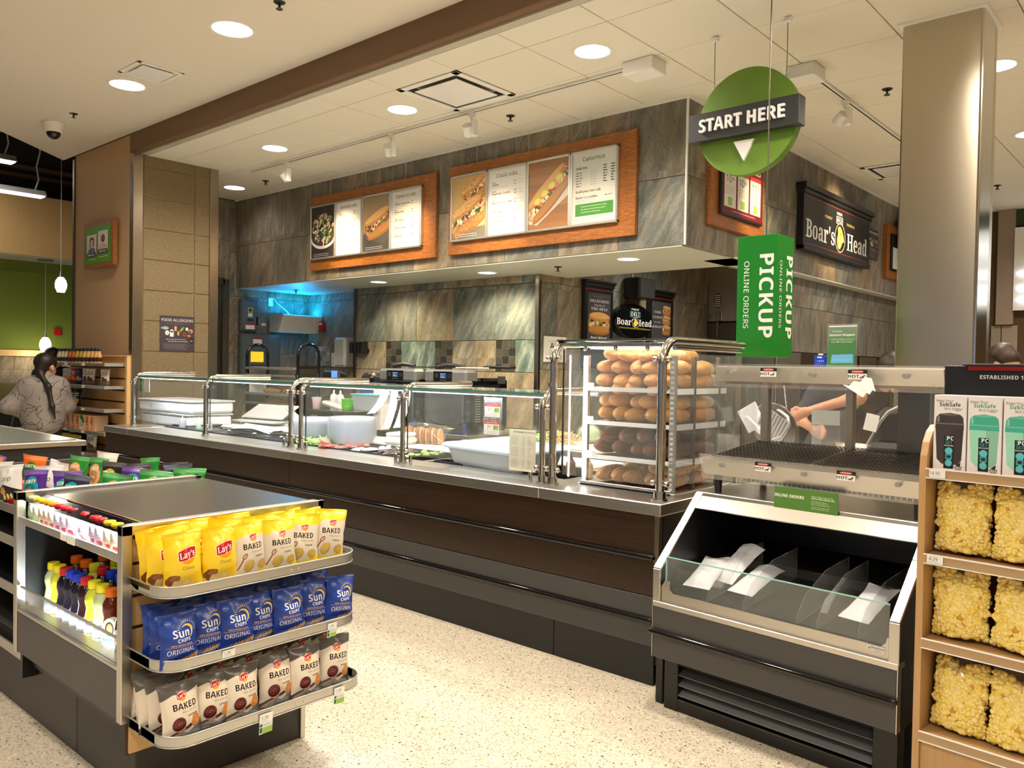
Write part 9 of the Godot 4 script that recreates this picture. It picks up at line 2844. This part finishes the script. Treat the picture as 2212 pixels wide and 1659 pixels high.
	var sr := Vector3(0.34,1.33,0.1)
	var e1 := Vector3(-0.16,1.14,0.26)
	var w1 := Vector3(0.02,1.06,0.4)
	var e2 := Vector3(0.32,1.32,0.36)
	var w2 := Vector3(-0.02,1.2,0.46)
	var b3 := [[Vector3(-0.05,0.92,-0.1), Vector3(0.14,1.22,0.06),0.14,0.13], [sl, sr,0.085,0.085], [Vector3(0.22,1.3,0.09), h3 - Vector3(0.04,0.06,0.0),0.06,0.055], [sl, e1,0.055,0.045], [e1, w1,0.042,0.03], [sr, e2,0.055,0.045], [e2, w2,0.044,0.031]]
	for s in [-1.0,1.0]:
		b3.append_array([[Vector3(-0.05 + 0.09 * s,0.88,-0.1), Vector3(-0.05 + 0.11 * s,0.48,-0.06),0.1,0.07], [Vector3(-0.05 + 0.11 * s,0.48,-0.06), Vector3(-0.05 + 0.11 * s,0.08,-0.1),0.066,0.045], [Vector3(-0.05 + 0.11 * s,0.05,-0.12), Vector3(-0.05 + 0.12 * s,0.035,0.08),0.045,0.035]])
	mi(w, "body", skin(b3,0.016).add(skin(head_bones(h3, lk3),0.008,90.0)).add(skin(hand_bones(w1, Vector3(0.8,-0.2,0.5).normalized(), Vector3(0.3,0.9,0.1).normalized()),0.007,160.0)).add(skin(hand_bones(w2, Vector3(-0.85,-0.4,0.2).normalized(), Vector3(-0.2,0.9,0.3).normalized()),0.007,160.0)), skin_m)
	face_parts(w, h3, lk3)
	mi(w, "shirt", skin([[Vector3(-0.05,0.9,-0.1), Vector3(0.13,1.2,0.05),0.18,0.165], [sl, sr,0.11,0.11], [Vector3(0.14,1.26,0.07), Vector3(0.28,1.34,0.09),0.11,0.09], [sl, sl.lerp(e1,0.75),0.085,0.07], [sr, sr.lerp(e2,0.7),0.085,0.07]],0.017), paint(srgb(58,56,56),0.85))
	mi(w, "badge", MB.new().box(Vector3(0.26,1.24,0.225), Vector3(0.06,0.04,0.008),0.002, Basis(Vector3.BACK,0.7)), paint(srgb(110,190,90),0.5))
	var t3 := []
	for s in [-1.0,1.0]:
		t3.append_array([[Vector3(-0.05 + 0.08 * s,0.88,-0.1), Vector3(-0.05 + 0.11 * s,0.48,-0.06),0.12,0.09], [Vector3(-0.05 + 0.11 * s,0.48,-0.06), Vector3(-0.05 + 0.11 * s,0.07,-0.1),0.085,0.07]])
	mi(w, "trousers", skin(t3,0.018), bj)
	mi(w, "hair", skin([[h3 + Vector3(0,0.055,0) - lk3 * 0.03, h3 + Vector3(0,0.06,0) + lk3 * 0.01,0.098,0.09], [h3 - lk3 * 0.06, h3 - lk3 * 0.09 - Vector3(0,0.04,0),0.07,0.05]],0.011,70.0), hair)
	# second worker right of the column, head bowed
	var q := thing("person", "worker with dark brown hair and headband bowing behind the black header sign", "person", Vector3(-1.25,0,-7.0),0.5)
	var h4 := Vector3(0.0,1.57,0.06)
	var lk4 := Vector3(0.45,-0.6,0.66).normalized()
	var b4 := [[Vector3(0,0.94,-0.08), Vector3(0,1.3,0),0.15,0.14], [Vector3(-0.13,1.36,0.0), Vector3(0.13,1.36,0.0),0.085,0.085], [Vector3(0,1.36,0.01), h4 - Vector3(0,0.06,0.02),0.06,0.055]]
	for s in [-1.0,1.0]:
		b4.append_array([[Vector3(0.08 * s,0.9,-0.08), Vector3(0.1 * s,0.48,-0.05),0.1,0.07], [Vector3(0.1 * s,0.48,-0.05), Vector3(0.1 * s,0.08,-0.08),0.065,0.045], [Vector3(0.1 * s,0.05,-0.1), Vector3(0.11 * s,0.035,0.1),0.045,0.035], [Vector3(0.18 * s,1.35,0), Vector3(0.23 * s,1.1,0.02),0.06,0.05], [Vector3(0.23 * s,1.1,0.02), Vector3(0.14 * s,1.0,0.24),0.048,0.034]])
	mi(q, "body", skin(b4,0.018).add(skin(head_bones(h4, lk4),0.007,90.0)).add(skin(hand_bones(Vector3(-0.14,1.0,0.24), Vector3(0.4,-0.2,0.85).normalized(), Vector3(0.8,0.5,-0.2).normalized()),0.007,160.0)).add(skin(hand_bones(Vector3(0.14,1.0,0.24), Vector3(-0.4,-0.2,0.85).normalized(), Vector3(-0.8,0.5,-0.2).normalized()),0.007,160.0)), skin_m)
	face_parts(q, h4, lk4)
	mi(q, "shirt", skin([[Vector3(0,0.92,-0.07), Vector3(0,1.26,0),0.19,0.17], [Vector3(-0.14,1.35,0), Vector3(0.14,1.35,0),0.105,0.105], [Vector3(-0.19,1.34,0), Vector3(-0.225,1.14,0.02),0.085,0.075], [Vector3(0.19,1.34,0), Vector3(0.225,1.14,0.02),0.085,0.075]],0.018), paint(srgb(40,38,40),0.85))
	var t4 := []
	for s in [-1.0,1.0]:
		t4.append_array([[Vector3(0.07 * s,0.9,-0.08), Vector3(0.1 * s,0.48,-0.05),0.12,0.09], [Vector3(0.1 * s,0.48,-0.05), Vector3(0.1 * s,0.07,-0.08),0.085,0.07]])
	mi(q, "trousers", skin(t4,0.018), bj)
	mi(q, "hair", skin([[h4 + Vector3(0,0.06,0) - lk4 * 0.03, h4 + Vector3(0,0.06,0) + lk4 * 0.015,0.098,0.088], [h4 - lk4 * 0.06, h4 - lk4 * 0.1 - Vector3(0,0.02,0),0.07,0.05]],0.01,70.0), paint(srgb(58,38,28),0.5))
	mi(q, "headband", MB.new().lathe([Vector2(0.099,-0.008), Vector2(0.1,0.008)],24, Transform3D(Basis(Quaternion(Vector3.UP, (Vector3.UP * 0.8 + lk4 * 0.5).normalized())), h4 + Vector3(0,0.05,0) - lk4 * 0.01)), bj)
